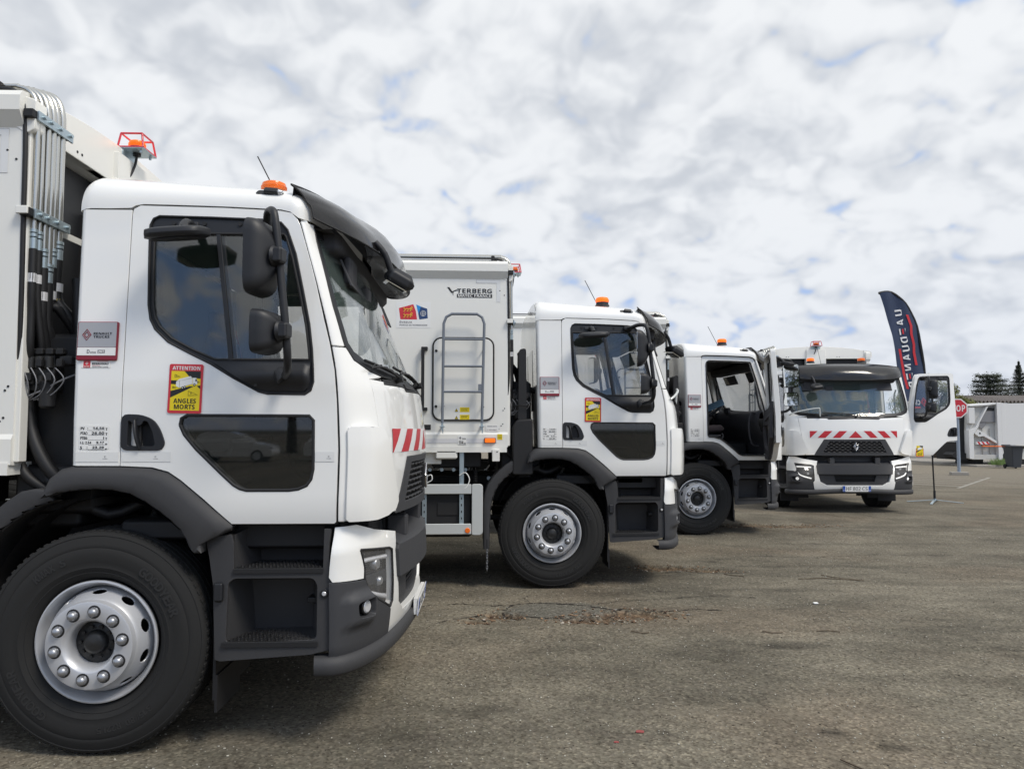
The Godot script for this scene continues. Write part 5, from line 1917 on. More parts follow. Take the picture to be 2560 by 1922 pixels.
	for k in 5:
		var z := 1.07
		b.tube([Vector3(-0.43 + k * 0.04, 1.86, z + 0.02), Vector3(-0.40 + k * 0.045, 1.80, z + 0.03), Vector3(-0.41 + k * 0.03, 1.73, z), Vector3(-0.46 + k * 0.02, 1.70, z - 0.03)], 0.0035, 5, 4)
	b.tube([Vector3(-0.45, 1.71, 1.05), Vector3(-0.36, 1.74, 1.07), Vector3(-0.26, 1.80, 1.05), Vector3(-0.2, 1.84, 1.0)], 0.005, 5, 4)
	b.use(M.ink_red)
	b.box(Vector3(-0.48, 1.675, 1.10), Vector3(0.022, 0.045, 0.012), 0.002)
	b.cyl(Vector3(-0.455, 1.60, 1.09), Vector3(-0.44, 1.60, 1.10), 0.012, 10)
	b.put("valve_cables", t)
	b = mb("rubber")
	b.tube([Vector3(-0.46, 1.9, 0.98), Vector3(-0.44, 1.62, 1.0), Vector3(-0.38, 1.45, 1.02), Vector3(-0.28, 1.30, 1.0), Vector3(-0.15, 1.22, 0.9)], 0.032, 10, 5)
	b.tube([Vector3(-0.50, 1.7, 0.95), Vector3(-0.50, 1.48, 1.0), Vector3(-0.44, 1.33, 1.02), Vector3(-0.34, 1.24, 0.98)], 0.026, 10, 5)
	b.tube([Vector3(-0.30, 2.35, 0.85), Vector3(-0.27, 2.1, 0.88), Vector3(-0.22, 1.98, 0.9), Vector3(-0.12, 1.95, 0.85)], 0.030, 10, 5)
	b.put("air_hoses", t)
	b = mb("chassis")
	b.box(Vector3(-0.36, 1.55, 0.45), Vector3(0.34, 1.0, 1.0), 0.03)
	b.box(Vector3(-0.30, 1.25, 0.80), Vector3(0.42, 0.25, 0.4), 0.03)
	b.put("tank", t)
	b = mb("body_white")
	b.box(Vector3(-0.56, 1.30, 1.16), Vector3(0.075, 0.12, 0.04), 0.006)
	b.use(M.seal)
	b.cyl(Vector3(-0.548, 1.335, 1.18), Vector3(-0.548, 1.335, 1.183), 0.007, 8)
	b.put("mounting_lug", t)

func stack(t: Node3D) -> void:
	# tall air intake behind the cab
	var b := mb("black")
	b.xf = Transform3D(Basis(), Vector3(0, 0, 1.0))
	b.extrude(rounded(V([-0.335, 1.60, -0.326, 2.36, -0.255, 2.372, -0.25, 1.60]), 0.03, 4), -0.13, 0.13, 0.02)
	b.extrude(rounded(V([-0.40, 1.10, -0.392, 1.58, -0.35, 1.655, -0.19, 1.665, -0.185, 1.10]), 0.03, 3), -0.15, 0.15, 0.02)
	b.tube([Vector3(-0.37, 1.78, 0.1), Vector3(-0.33, 1.80, 0.15), Vector3(-0.22, 1.79, 0.16)], 0.006, 6, 3)
	b.put("air_intake", t)

func body_side_kit(t: Node3D) -> void:
	# everything on the right wall of the body behind the cab
	var W := BZ + 0.003
	var pl := Transform3D(Basis(), Vector3(0, 0, BZ + 0.001))
	var b := mb("body_white")
	var hp := rrect(-1.188, 1.646, -0.582, 2.470, 0.085, 6)
	b.extrude(Geometry2D.offset_polygon(hp, -0.008)[0], 0, 0.012, 0.004, pl)
	b.use(M.seal)
	b.outline(hp, func(c: Vector2) -> Vector3: return Vector3(c.x, c.y, W + 0.004), 0.0085, 0.1)
	for p in [[-1.155, 2.338], [-1.155, 1.785], [-1.085, 1.787], [-0.690, 1.78]]:
		b.cyl(Vector3(p[0], p[1], W), Vector3(p[0], p[1], W + 0.02), 0.0135, 14, -1.0, 0.003)
	b.put("hatch", t)
	# folding ladder
	b = mb("ladder_grey")
	var zl := BZ + 0.10
	var hoop := [Vector3(-1.088, 1.62, zl)]
	for p in [[-1.079, 2.60], [-1.055, 2.665], [-1.0, 2.697], [-0.75, 2.697], [-0.70, 2.665], [-0.678, 2.60], [-0.700, 1.62]]:
		hoop.append(Vector3(p[0], p[1], zl))
	var path := [hoop[0]]
	for i in range(1, 7):
		path.append(hoop[i])
	path.append(hoop[7])
	b.tube(path, 0.0145, 10)
	for y in [2.446, 2.178, 1.926]:
		var k: float = (y - 1.62) / 0.98
		b.tube([Vector3(lerpf(-1.088, -1.079, k), y, zl), Vector3(lerpf(-0.700, -0.678, k), y, zl)], 0.0145, 8, 0, 0.8)
	b.use(M.zinc)
	for x in [-1.089, -0.701]:
		b.box(Vector3(x, 1.615, zl), Vector3(0.022, 0.13, 0.022), 0.003)
		b.box(Vector3(x, 1.585, BZ + 0.05), Vector3(0.024, 0.014, 0.14), 0.002)
		b.cyl(Vector3(x - 0.025, 1.585, zl + 0.012), Vector3(x + 0.025, 1.585, zl + 0.012), 0.006, 8)
		b.box(Vector3(x + 0.006, 1.56, zl), Vector3(0.012, 0.08, 0.015), 0.002)
	b.use(M.ladder_grey)
	b.box(Vector3(-0.715, 1.965, zl), Vector3(0.045, 0.075, 0.02), 0.003)
	for y in [2.34, 1.79]:
		for x in [-1.082, -0.69]:
			b.cyl(Vector3(x, y, W), Vector3(x, y, zl), 0.008, 8)
	b.put("ladder", t)
	b = mb("black")
	b.box(Vector3(-1.285, 2.06, BZ + 0.06), Vector3(0.032, 0.62, 0.016), 0.003)
	for y in [2.358, 1.757]:
		b.box(Vector3(-1.270, y, BZ + 0.032), Vector3(0.062, 0.032, 0.068), 0.004)
	b.put("grab_bar", t)
	# maker's lettering
	b = mb("ink")
	text(b, "TERBERG", "bold", -0.95, 2.925, 0.35, 0.043, pl, 0.001)
	b.extrude(rect(-0.952, 2.878, -0.598, 2.914), 0.001, 0.0015, 0.0, pl)
	b.extrude(V([-1.05, 2.982, -1.028, 2.982, -0.996, 2.935, -1.006, 2.92]), 0.001, 0.0015, 0.0, pl)
	b.extrude(V([-1.0, 2.94, -0.958, 2.958, -0.935, 2.95, -0.985, 2.938, -0.990, 2.895]), 0.001, 0.0015, 0.0, pl)
	b.use(M.sticker_white)
	text(b, "MATEC FRANCE", "bold", -0.94, 2.884, 0.33, 0.024, pl, 0.0015)
	b.put("maker_lettering", t)
	b = mb("hub")
	for p in DOTS:
		b.cyl(Vector3(p.x, p.y, BZ - 0.002), Vector3(p.x, p.y, BZ + 0.003), 0.006, 8)
	b.put("rivets", t)
	t.get_child(t.get_child_count() - 1).set_meta("kind", "stuff")
	b = mb("sticker_yellow")
	b.extrude(rect(-0.545, 1.455, -0.495, 1.51), 0.0155, 0.0165, 0.0, pl)
	b.use(M.ink)
	for k in 3:
		b.extrude(rect(-0.540, 1.468 + k * 0.013, -0.50, 1.472 + k * 0.013), 0.0165, 0.017, 0.0, pl)
	b.put("warning_label", t)
	# town emblem
	b = mb("sticker_white")
	b.extrude(rect(-1.556, 2.568, -1.213, 2.828), 0, 0.001, 0.0, pl)
	b.use(M.sticker_red)
	b.extrude(V([-1.53, 2.766, -1.387, 2.806, -1.362, 2.74, -1.348, 2.652, -1.515, 2.653]), 0.001, 0.0015, 0.0, pl)
	b.use(M.sky_ink)
	b.extrude(V([-1.358, 2.803, -1.31, 2.783, -1.335, 2.70]), 0.001, 0.0015, 0.0, pl)
	b.use(M.blue_ink)
	b.extrude(V([-1.312, 2.782, -1.248, 2.762, -1.242, 2.665, -1.325, 2.652, -1.337, 2.705]), 0.001, 0.0016, 0.0, pl)
	b.use(M.gold_ink)
	for y in [0.0, -0.06]:
		var o := Vector2(-1.44, 2.752 + y)
		for path2 in [[[-0.03, 0.0], [-0.01, 0.008], [0.015, 0.004], [0.03, 0.012]], [[-0.03, 0.0], [-0.045, 0.012], [-0.03, 0.02]], [[-0.025, 0.0], [-0.035, -0.018], [-0.045, -0.02]], [[0.0, 0.003], [0.0, -0.016], [-0.012, -0.02]], [[0.022, 0.006], [0.03, -0.012], [0.018, -0.019]], [[0.028, 0.012], [0.045, 0.018], [0.038, 0.028], [0.028, 0.022]], [[0.02, 0.01], [0.045, -0.002]]]:
			var pp := []
			for q in path2:
				pp.append(pl * Vector3(o.x + q[0], o.y + q[1], 0.002))
			b.tube(pp, 0.0052, 5)
	b.use(M.tape_white)
	for r in [0.026, 0.018]:
		var ring := []
		for k in 17:
			ring.append(pl * Vector3(-1.288 + cos(TAU * k / 16.0) * r * (0.45 if r < 0.02 else 1.0), 2.713 + sin(TAU * k / 16.0) * 0.026, 0.002))
		b.tube(ring, 0.0022, 4)
	b.tube([pl * Vector3(-1.314, 2.713, 0.002), pl * Vector3(-1.262, 2.713, 0.002)], 0.002, 4)
	b.use(M.ink_grey)
	text(b, "ÉVREUX", "bold", -1.522, 2.614, 0.125, 0.026, pl, 0.001)
	text(b, "PORTES DE NORMANDIE", "bold", -1.522, 2.588, 0.275, 0.016, pl, 0.001)
	b.put("town_emblem", t)
	# warning labels on the hatch
	b = mb("sticker_yellow")
	for y in [1.752, 1.678]:
		b.extrude(rect(-0.918, y - 0.024, -0.822, y + 0.024), 0.012, 0.013, 0.0, pl)
		b.extrude(V([-0.966, y - 0.018, -0.936, y - 0.018, -0.951, y + 0.012]), 0.012, 0.013, 0.0, pl)
	b.use(M.ink)
	for y in [1.752, 1.678]:
		for k in 3:
			text(b, ["DANGER ENTRETIEN", "NE PAS SE TENIR", "SUR LE CÔTÉ"][k], "bold", -0.905, y + 0.008 - k * 0.012, 0.07 - 0.012 * (k % 2), 0.007, pl, 0.013, 0.0006)
		b.tube([pl * Vector3(-0.966, y - 0.018, 0.0135), pl * Vector3(-0.936, y - 0.018, 0.0135), pl * Vector3(-0.951, y + 0.012, 0.0135), pl * Vector3(-0.966, y - 0.018, 0.0135)], 0.002, 4)
		b.extrude(rect(-0.953, y - 0.014, -0.949, y + 0.002), 0.013, 0.014, 0.0, pl)
	b.put("warning_labels", t)
	# sill: label plates, noise sticker and the amber side lamp
	var sp := Transform3D(Basis(), Vector3(0, 0, BZ + 0.0165))
	b = mb("sticker_white")
	b.extrude(rect(-0.934, 1.405, -0.852, 1.492), 0.001, 0.0035, 0.0, sp)
	b.extrude(rect(-0.66, 1.535, -0.53, 1.60), -0.0135, -0.0125, 0.0, sp)
	b.use(M.ink)
	text(b, "104", "bold", -0.928, 1.410, 0.046, 0.036, sp, 0.0035)
	text(b, "dB", "bold", -0.878, 1.410, 0.02, 0.016, sp, 0.0035)
	text(b, "Lwa", "bold", -0.893, 1.458, 0.034, 0.016, sp, 0.0035)
	b.extrude(rect(-1.296, 1.552, -1.205, 1.604), -0.0145, -0.012, 0.0, sp)
	b.use(M.ink_grey)
	b.extrude(V([-0.925, 1.475, -0.91, 1.488, -0.902, 1.47, -0.915, 1.455]), 0.0035, 0.004, 0.0, sp)
	text(b, "TERBERG MATEC", "bold", -0.645, 1.582, 0.10, 0.010, sp, -0.0125)
	text(b, "CE   EVREUX FRANCE", "regular", -0.65, 1.546, 0.10, 0.012, sp, -0.0125)
	b.put("sill_labels", t)
	b = mb("ink_grey")
	b.extrude(rect(-0.76, 3.025, -0.515, 3.06), 0.0004, 0.001, 0.0, pl)
	b.use(M.tape_white)
	b.extrude(rect(-0.758, 3.027, -0.515, 3.058), 0.001, 0.0016, 0.0, pl)
	b.extrude(rect(-0.553, 2.835, -0.515, 3.027), 0.0004, 0.0014, 0.0, pl)
	b.put("corner_marking", t)
	b = mb("dark_plastic")
	b.box(Vector3(-0.618, 1.447, BZ + 0.022), Vector3(0.115, 0.052, 0.016), 0.005)
	b.put("side_lamp_base", t)
	b = mb("orange_lit")
	b.box(Vector3(-0.618, 1.447, BZ + 0.036), Vector3(0.104, 0.044, 0.020), 0.007)
	b.put("side_lamp", t)

func underframe(t: Node3D) -> void:
	for s in [1, -1]:
		var m := Transform3D() if s == 1 else MIRROR
		var b := mb("alu")
		b.xf = m
		b.box(Vector3(-1.80, 0.968, 1.14), Vector3(2.0, 0.098, 0.028), 0.008)
		b.put("guard_rail", t)
		b = mb("alu")
		b.xf = m
		b.box(Vector3(-1.80, 0.577, 1.14), Vector3(2.0, 0.105, 0.028), 0.008)
		b.put("guard_rail", t)
		b = mb("alu")
		b.xf = m
		b.extrude(rounded(V([-0.797, 0.518, -0.797, 1.017, -0.71, 1.018, -0.687, 1.0, -0.687, 0.54, -0.71, 0.517]), 0.02, 3), 1.12, 1.156, 0.006)
		b.put("guard_end", t)
		for x in [-1.265, -0.898, -2.2, -2.7]:
			b = mb("zinc")
			b.xf = m
			var hi := 1.40 if x == -0.898 else 0.95
			b.box(Vector3(x, (hi + 0.60) / 2, 1.115), Vector3(0.045, hi - 0.60, 0.02), 0.003)
			b.use(M.black)
			for k in 4:
				b.box(Vector3(x, 0.68 + 0.065 * k, 1.1255), Vector3(0.010, 0.022, 0.002), 0.0)
			b.use(M.zinc)
			for k in 2:
				b.cyl(Vector3(x, 1.0 + 0.06 * k, 1.12), Vector3(x, 1.0 + 0.06 * k, 1.135), 0.010, 6)
			b.put("guard_bracket", t)
		b = mb("orange_reflector")
		b.xf = m
		b.cyl(Vector3(-0.838, 0.564, 1.15), Vector3(-0.838, 0.564, 1.163), 0.026, 20, -1.0, 0.004)
		b.put("side_reflector", t)
		b = mb("chassis")
		b.xf = m
		b.box(Vector3(-1.25, 0.72, 0.85), Vector3(0.92, 0.46, 0.48), 0.03)
		b.box(Vector3(-1.03, 0.77, 1.093), Vector3(0.22, 0.13, 0.012), 0.012)
		b.box(Vector3(-2.3, 0.72, 0.85), Vector3(0.8, 0.46, 0.48), 0.03)
		b.put("battery_box", t)
		b = mb("chassis")
		b.xf = m
		b.box(Vector3(-0.95, 1.25, 0.85), Vector3(0.5, 0.16, 0.3), 0.02)
		b.use(M.zinc)
		b.cyl(Vector3(-0.62, 1.05, 0.7), Vector3(-0.62, 1.05, 0.76), 0.02, 10)
		for k in 4:
			b.cyl(Vector3(-1.22 + k * 0.12, 1.15, 0.95), Vector3(-1.22 + k * 0.12, 1.15, 0.98), 0.018, 10)
		b.use(M.body_white)
		b.box(Vector3(-1.05, 1.31, 1.12), Vector3(0.22, 0.10, 0.06), 0.02)
		b.box(Vector3(-1.22, 1.29, 1.05), Vector3(0.24, 0.16, 0.06), 0.01)
		b.use(M.sticker_white)
		b.tube([Vector3(-0.92, 1.10, 1.13), Vector3(-0.86, 1.13, 1.15), Vector3(-0.82, 1.06, 1.15), Vector3(-0.86, 0.98, 1.15), Vector3(-0.93, 1.0, 1.14)], 0.006, 6, 4)
		b.tube([Vector3(-1.26, 1.08, 1.13), Vector3(-1.20, 1.11, 1.15), Vector3(-1.19, 1.06, 1.15), Vector3(-1.24, 1.03, 1.13)], 0.006, 6, 4)
		b.use(M.rubber)
		for k in 7:
			b.lathe(PackedVector2Array([Vector2(0.018, -0.008), Vector2(0.026, 0.0), Vector2(0.018, 0.008)]), Transform3D(Basis(Vector3(1, 0, 0), Vector3(0, 0, -1), Vector3(0, 1, 0)), Vector3(-0.76, 1.03 + k * 0.018, 1.0)), 10)
		b.put("underbody_kit", t)
	# chain that trails below the fender
	var c := mb("nut")
	for k in 8:
		var y := 0.36 - k * 0.026
		var turn := Basis(Vector3(0, 1, 0), PI / 2 * (k % 2))
		var ring := []
		for i in 9:
			var a := TAU * i / 8.0
			ring.append(Vector3(-0.645, y, 1.145) + turn * Vector3(cos(a) * 0.008, sin(a) * 0.017, 0))
		c.tube(ring, 0.003, 5)
	c.put("earthing_chain", t)

# ------------------------------------------------------------------ sky, ground, far things
func sky_image(W: int) -> Image:
	var H := W / 2
	var im := Image.create_empty(W, H, false, Image.FORMAT_RGBF)
	var big := noise(11, 0.7, FastNoiseLite.TYPE_SIMPLEX_SMOOTH, 3)
	var mid := noise(23, 5.6, FastNoiseLite.TYPE_SIMPLEX_SMOOTH, 3)
	var fine := noise(37, 15.0, FastNoiseLite.TYPE_SIMPLEX_SMOOTH, 3)
	var warp := noise(41, 3.0, FastNoiseLite.TYPE_SIMPLEX_SMOOTH, 3)
	var cell := noise(52, 5.9, FastNoiseLite.TYPE_CELLULAR, 1)
	cell.cellular_return_type = FastNoiseLite.RETURN_DISTANCE
	cell.cellular_jitter = 1.0
	var cell2 := noise(53, 13.0, FastNoiseLite.TYPE_CELLULAR, 1)
	cell2.cellular_return_type = FastNoiseLite.RETURN_DISTANCE
	cell2.cellular_jitter = 1.0
	var cell3 := noise(57, 7.4, FastNoiseLite.TYPE_CELLULAR, 1)
	cell3.cellular_return_type = FastNoiseLite.RETURN_DISTANCE
	cell3.cellular_jitter = 1.0
	var blue := Color(0.56, 0.73, 0.97).srgb_to_linear()
	var pale := Color(0.72, 0.80, 0.94).srgb_to_linear()
	var white := Color(0.95, 0.96, 0.972).srgb_to_linear()
	var grey := Color(0.80, 0.82, 0.85).srgb_to_linear()
	var low := Color(0.80, 0.825, 0.87).srgb_to_linear()
	var sun := SUN.normalized()
	for r in H / 2:
		var up := (0.5 - (r + 0.5) / H) * PI
		var dy := sin(up)
		var ch := cos(up)
		var k := 1.55 / (dy + 0.42)
		var haze := exp(-dy * 9.0)
		for o in W:
			var az := (o / float(W) - 0.25) * TAU
			var dx := cos(az) * ch
			var dz := sin(az) * ch
			var u := dx * k
			var v := dz * k
			var wx := warp.get_noise_2d(u, v) * 0.10
			var wy := warp.get_noise_2d(u + 7.0, v - 5.0) * 0.10
			var b := big.get_noise_2d(u + 3.0, v)
			var m := mid.get_noise_2d(u + wx, v + wy)
			var f := fine.get_noise_2d(u - wx, v + wx)
			var e1 := cell.get_noise_2d(u + wx, v + wy) + 1.0
			var e2 := cell2.get_noise_2d(u + wx * 1.3, v + wy * 1.3) + 1.0
			var e3 := cell3.get_noise_2d(u + wx * 0.6 + 11.0, v + wy * 0.6) + 1.0
			var puff := 0.58 - (e1 + e3) * 0.56
			var puff2 := 0.5 - e2
			var cover := 0.74 + b * 0.34 + m * 0.42 + puff * 0.85 + puff2 * 0.22 + f * 0.10 - 0.52 * smoothstep(-0.1, 0.6, dz)
			var d := smoothstep(0.04, 0.56, cover)
			var lit := clampf(0.54 + puff * 0.95 + puff2 * 0.26 + m * 0.45 + f * 0.12 - b * 0.34, 0.0, 1.0)
			var c := blue.lerp(pale, clampf(haze * 1.3 + 0.12, 0.0, 1.0))
			var cl := grey.lerp(white, lit * lit * (3.0 - 2.0 * lit))
			c = c.lerp(cl, d * (1.0 - 0.25 * haze))
			c = c.lerp(low, haze * 0.45)
			var g := maxf(0.0, dx * sun.x + dy * sun.y + dz * sun.z)
			g = 0.10 * g * g + 0.9 * pow(g, 14.0)
			im.set_pixel(o, r, Color(c.r * (1.0 + g), c.g * (1.0 + g), c.b * (1.0 + g * 0.96)))
	for r in range(H / 2, H):
		for o in W:
			im.set_pixel(o, r, Color(0.16, 0.155, 0.14))
	return im

func spaced(a: Array) -> PackedFloat32Array:
	# a list of [from, to, step]
	var o := PackedFloat32Array()
	for s in a:
		var n := maxi(1, roundi(absf(s[1] - s[0]) / s[2]))
		for k in n:
			o.append(lerpf(s[0], s[1], k / float(n)))
	o.append(a[-1][1])
	return o

var lumps := noise(5, 0.9, FastNoiseLite.TYPE_SIMPLEX_SMOOTH, 4)
var blots := noise(6, 0.35, FastNoiseLite.TYPE_SIMPLEX_SMOOTH, 5)
var crisp := noise(8, 5.0, FastNoiseLite.TYPE_SIMPLEX_SMOOTH, 4)
var crack := noise(9, 0.75, FastNoiseLite.TYPE_SIMPLEX_SMOOTH, 4)

const HOLES := [[-0.10, -6.55, 0.16, 0.12], [-0.30, -6.36, 0.14, 0.06], [0.62, -6.40, 0.26, 0.10], [1.0, -6.58, 0.34, 0.13], [1.75, -8.75, 0.32, 0.13], [2.2, -8.6, 0.25, 0.08], [4.2, -12.6, 0.8, 0.15]]

const STAINS := [[2.03, -5.69, 0.30, 0.10, 0.35], [1.95, -5.62, 0.16, 0.05, 0.5], [1.66, -4.05, 0.07, 0.05, 0.55], [1.86, -3.86, 0.06, 0.04, 0.55], [1.40, -3.9, 0.06, 0.035, 0.45], [-0.15, -4.35, 0.22, 0.09, 0.35], [0.62, -4.0, 0.25, 0.14, 0.30], [1.1, -4.6, 0.4, 0.12, 0.22], [-0.8, -4.0, 0.35, 0.15, 0.25], [3.6, -8.9, 1.0, 0.10, 0.28], [4.6, -7.9, 1.3, 0.12, 0.22], [2.6, -7.6, 0.8, 0.09, 0.25], [3.2, -6.1, 0.9, 0.14, 0.20], [5.2, -10.6, 1.8, 0.14, 0.25], [6.5, -12.4, 2.2, 0.2, 0.25], [1.3, -7.45, 0.7, 0.10, 0.25], [3.9, -5.2, 0.5, 0.2, 0.22], [2.4, -4.9, 0.5, 0.1, 0.2]]

func hole(x: float, z: float) -> float:
	var d := 0.0
	for h in HOLES:
		var u := Vector2((x - h[0]) / h[2], (z - h[1]) / h[3])
		if u.length_squared() < 4.0:
			d = maxf(d, smoothstep(1.15, 0.75, u.length() + crisp.get_noise_2d(x * 1.6, z * 1.6) * 1.1))
	return d

func ground_height(x: float, z: float) -> float:
	var far := smoothstep(18.0, 12.0, absf(z)) * smoothstep(16.0, 10.0, absf(x))
	return (lumps.get_noise_2d(x, z) * 0.012 + crisp.get_noise_2d(x, z) * 0.0025) * far - 0.030 * hole(x, z) - 0.006 * far

func ground() -> void:
	var xs := spaced([[-400, -60, 40.0], [-60, -10, 5.0], [-10, -4, 0.5], [-4, -1.0, 0.09], [-1.0, 2.8, 0.03], [2.8, 9, 0.09], [9, 16, 0.5], [16, 60, 4.0], [60, 500, 40.0]])
	var zs := spaced([[-600, -60, 40.0], [-60, -22, 2.0], [-22, -13, 0.25], [-13, -9.2, 0.09], [-9.2, -6.1, 0.03], [-6.1, -2.6, 0.07], [-2.6, 4, 0.4], [4, 60, 6.0], [60, 300, 40.0]])
	var v := PackedVector3Array()
	var n := PackedVector3Array()
	var u := PackedVector2Array()
	var u2 := PackedVector2Array()
	var c := PackedColorArray()
	var idx := PackedInt32Array()
	var W := xs.size()
	for j in zs.size():
		for i in W:
			var x := xs[i]
			var z := zs[j]
			v.append(Vector3(x, ground_height(x, z), z))
			u.append(Vector2(x, z))
			u2.append(Vector2(x * 0.8 + z * 0.6, z * 0.8 - x * 0.6))
			var e := 0.02
			if absf(x) < 16.0 and z > -20.0 and z < 5.0:
				n.append(Vector3(ground_height(x - e, z) - ground_height(x + e, z), 2 * e, ground_height(x, z - e) - ground_height(x, z + e)).normalized())
			else:
				n.append(Vector3.UP)
			var b := blots.get_noise_2d(x, z * 1.4)
			var t := 1.0 + 0.42 * b + 0.30 * blots.get_noise_2d(x * 3.1 + 20.0, z * 4.5) + 0.22 * crisp.get_noise_2d(x * 0.4, z)
			var col := Color(0.262, 0.238, 0.188) * t
			var warm := blots.get_noise_2d(x * 0.7 + 40.0, z)
			col = col.lerp(Color(0.265, 0.220, 0.166) * t, clampf(warm * 1.6, 0.0, 0.6))
			# pale, worn ground farther off
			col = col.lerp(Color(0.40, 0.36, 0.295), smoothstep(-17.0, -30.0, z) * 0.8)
			# smooth patch of newer asphalt
			var p := Vector2((x - 0.42) / 0.46, (z + 6.72) / 0.30)
			var inside := smoothstep(1.15, 0.9, p.length() + crisp.get_noise_2d(x, z) * 0.25)
			col = col.lerp(Color(0.225, 0.216, 0.186), inside * 0.9)
			col *= 1.0 - 0.55 * smoothstep(0.06, 0.0, absf(inside - 0.45)) * clampf(0.5 + 2.0 * crisp.get_noise_2d(x * 0.7 + 3.0, z), 0.0, 1.0)
			# cracks
			var k := absf(crack.get_noise_2d(x, z * 1.5))
			col *= 1.0 - 0.5 * smoothstep(0.012, 0.0, k) * smoothstep(0.0, 0.3, blots.get_noise_2d(x + 9.0, z + 3.0) + 0.1)
			for s in STAINS:
				var q := Vector2((x - s[0]) / s[2], (z - s[1]) / s[3]).length()
				if q < 1.6:
					col *= 1.0 - s[4] * smoothstep(1.3, 0.5, q + crisp.get_noise_2d(x * 1.3, z * 1.3) * 0.6)
			var h := hole(x, z)
			var br := crisp.get_noise_2d(x * 2.0 + 5.0, z * 2.0)
			col = col.lerp(Color(0.13, 0.085, 0.05).lerp(Color(0.30, 0.20, 0.125), clampf(0.5 + br * 1.6, 0, 1)), h * 0.85)
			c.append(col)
	for j in zs.size() - 1:
		for i in W - 1:
			var a := j * W + i
			idx.append_array([a, a + 1, a + W + 1, a, a + W + 1, a + W])
	var arr := []
	arr.resize(Mesh.ARRAY_MAX)
	arr[Mesh.ARRAY_VERTEX] = v
	arr[Mesh.ARRAY_NORMAL] = n
	arr[Mesh.ARRAY_TEX_UV] = u
	arr[Mesh.ARRAY_TEX_UV2] = u2
	arr[Mesh.ARRAY_COLOR] = c
	arr[Mesh.ARRAY_INDEX] = idx
	var am := ArrayMesh.new()
	am.add_surface_from_arrays(Mesh.PRIMITIVE_TRIANGLES, arr)
	var m := mat("asphalt", Color.WHITE, 0.93)
	m.vertex_color_use_as_albedo = true
	m.metallic_specular = 0.35
	var t := NoiseTexture2D.new()
	t.width = 1024
	t.height = 1024
	t.seamless = true
	t.seamless_blend_skirt = 0.05
	var cn := noise(3, 0.23, FastNoiseLite.TYPE_CELLULAR, 1)
	cn.cellular_return_type = FastNoiseLite.RETURN_CELL_VALUE
	cn.cellular_jitter = 1.0
	t.noise = cn
	t.normalize = false
	var g := Gradient.new()
	g.offsets = PackedFloat32Array([0.0, 0.12, 0.45, 0.80, 0.93, 1.0])
	g.colors = PackedColorArray([lin(0.34, 0.33, 0.31), lin(0.48, 0.47, 0.45), lin(0.58, 0.58, 0.57), lin(0.68, 0.67, 0.65), lin(0.86, 0.84, 0.80), lin(1.0, 1.0, 0.97)])
	t.color_ramp = g
	m.albedo_texture = t
	m.uv1_scale = Vector3(0.34, 0.34, 0.34)
	var t2 := NoiseTexture2D.new()
	t2.width = 1024
	t2.height = 1024
	t2.seamless = true
	t2.noise = noise(14, 0.035, FastNoiseLite.TYPE_SIMPLEX_SMOOTH, 6)
	var g2 := Gradient.new()
	g2.offsets = PackedFloat32Array([0.0, 0.35, 0.6, 1.0])
	g2.colors = PackedColorArray([lin(0.46, 0.44, 0.42), lin(0.80, 0.79, 0.78), lin(0.95, 0.95, 0.95), lin(1, 1, 1)])
	t2.color_ramp = g2
	m.detail_enabled = true
	m.detail_albedo = t2
	m.detail_blend_mode = BaseMaterial3D.BLEND_MODE_MUL
	m.detail_uv_layer = BaseMaterial3D.DETAIL_UV_2
	m.uv2_scale = Vector3(0.55, 0.55, 0.55)
	var t3 := NoiseTexture2D.new()
	t3.width = 1024
	t3.height = 1024
	t3.seamless = true
	t3.seamless_blend_skirt = 0.05
	var cn2 := noise(3, 0.23, FastNoiseLite.TYPE_CELLULAR, 1)
	cn2.cellular_jitter = 1.0
	t3.noise = cn2
	m.heightmap_enabled = true
	m.heightmap_texture = t3
	m.heightmap_scale = 0.25
	am.surface_set_material(0, m)
	var o := MeshInstance3D.new()
	o.name = "ground"
	o.mesh = am
	add_child(o)
	tag(o, "worn grey brown asphalt of the yard with broken patches", "", "", "structure")

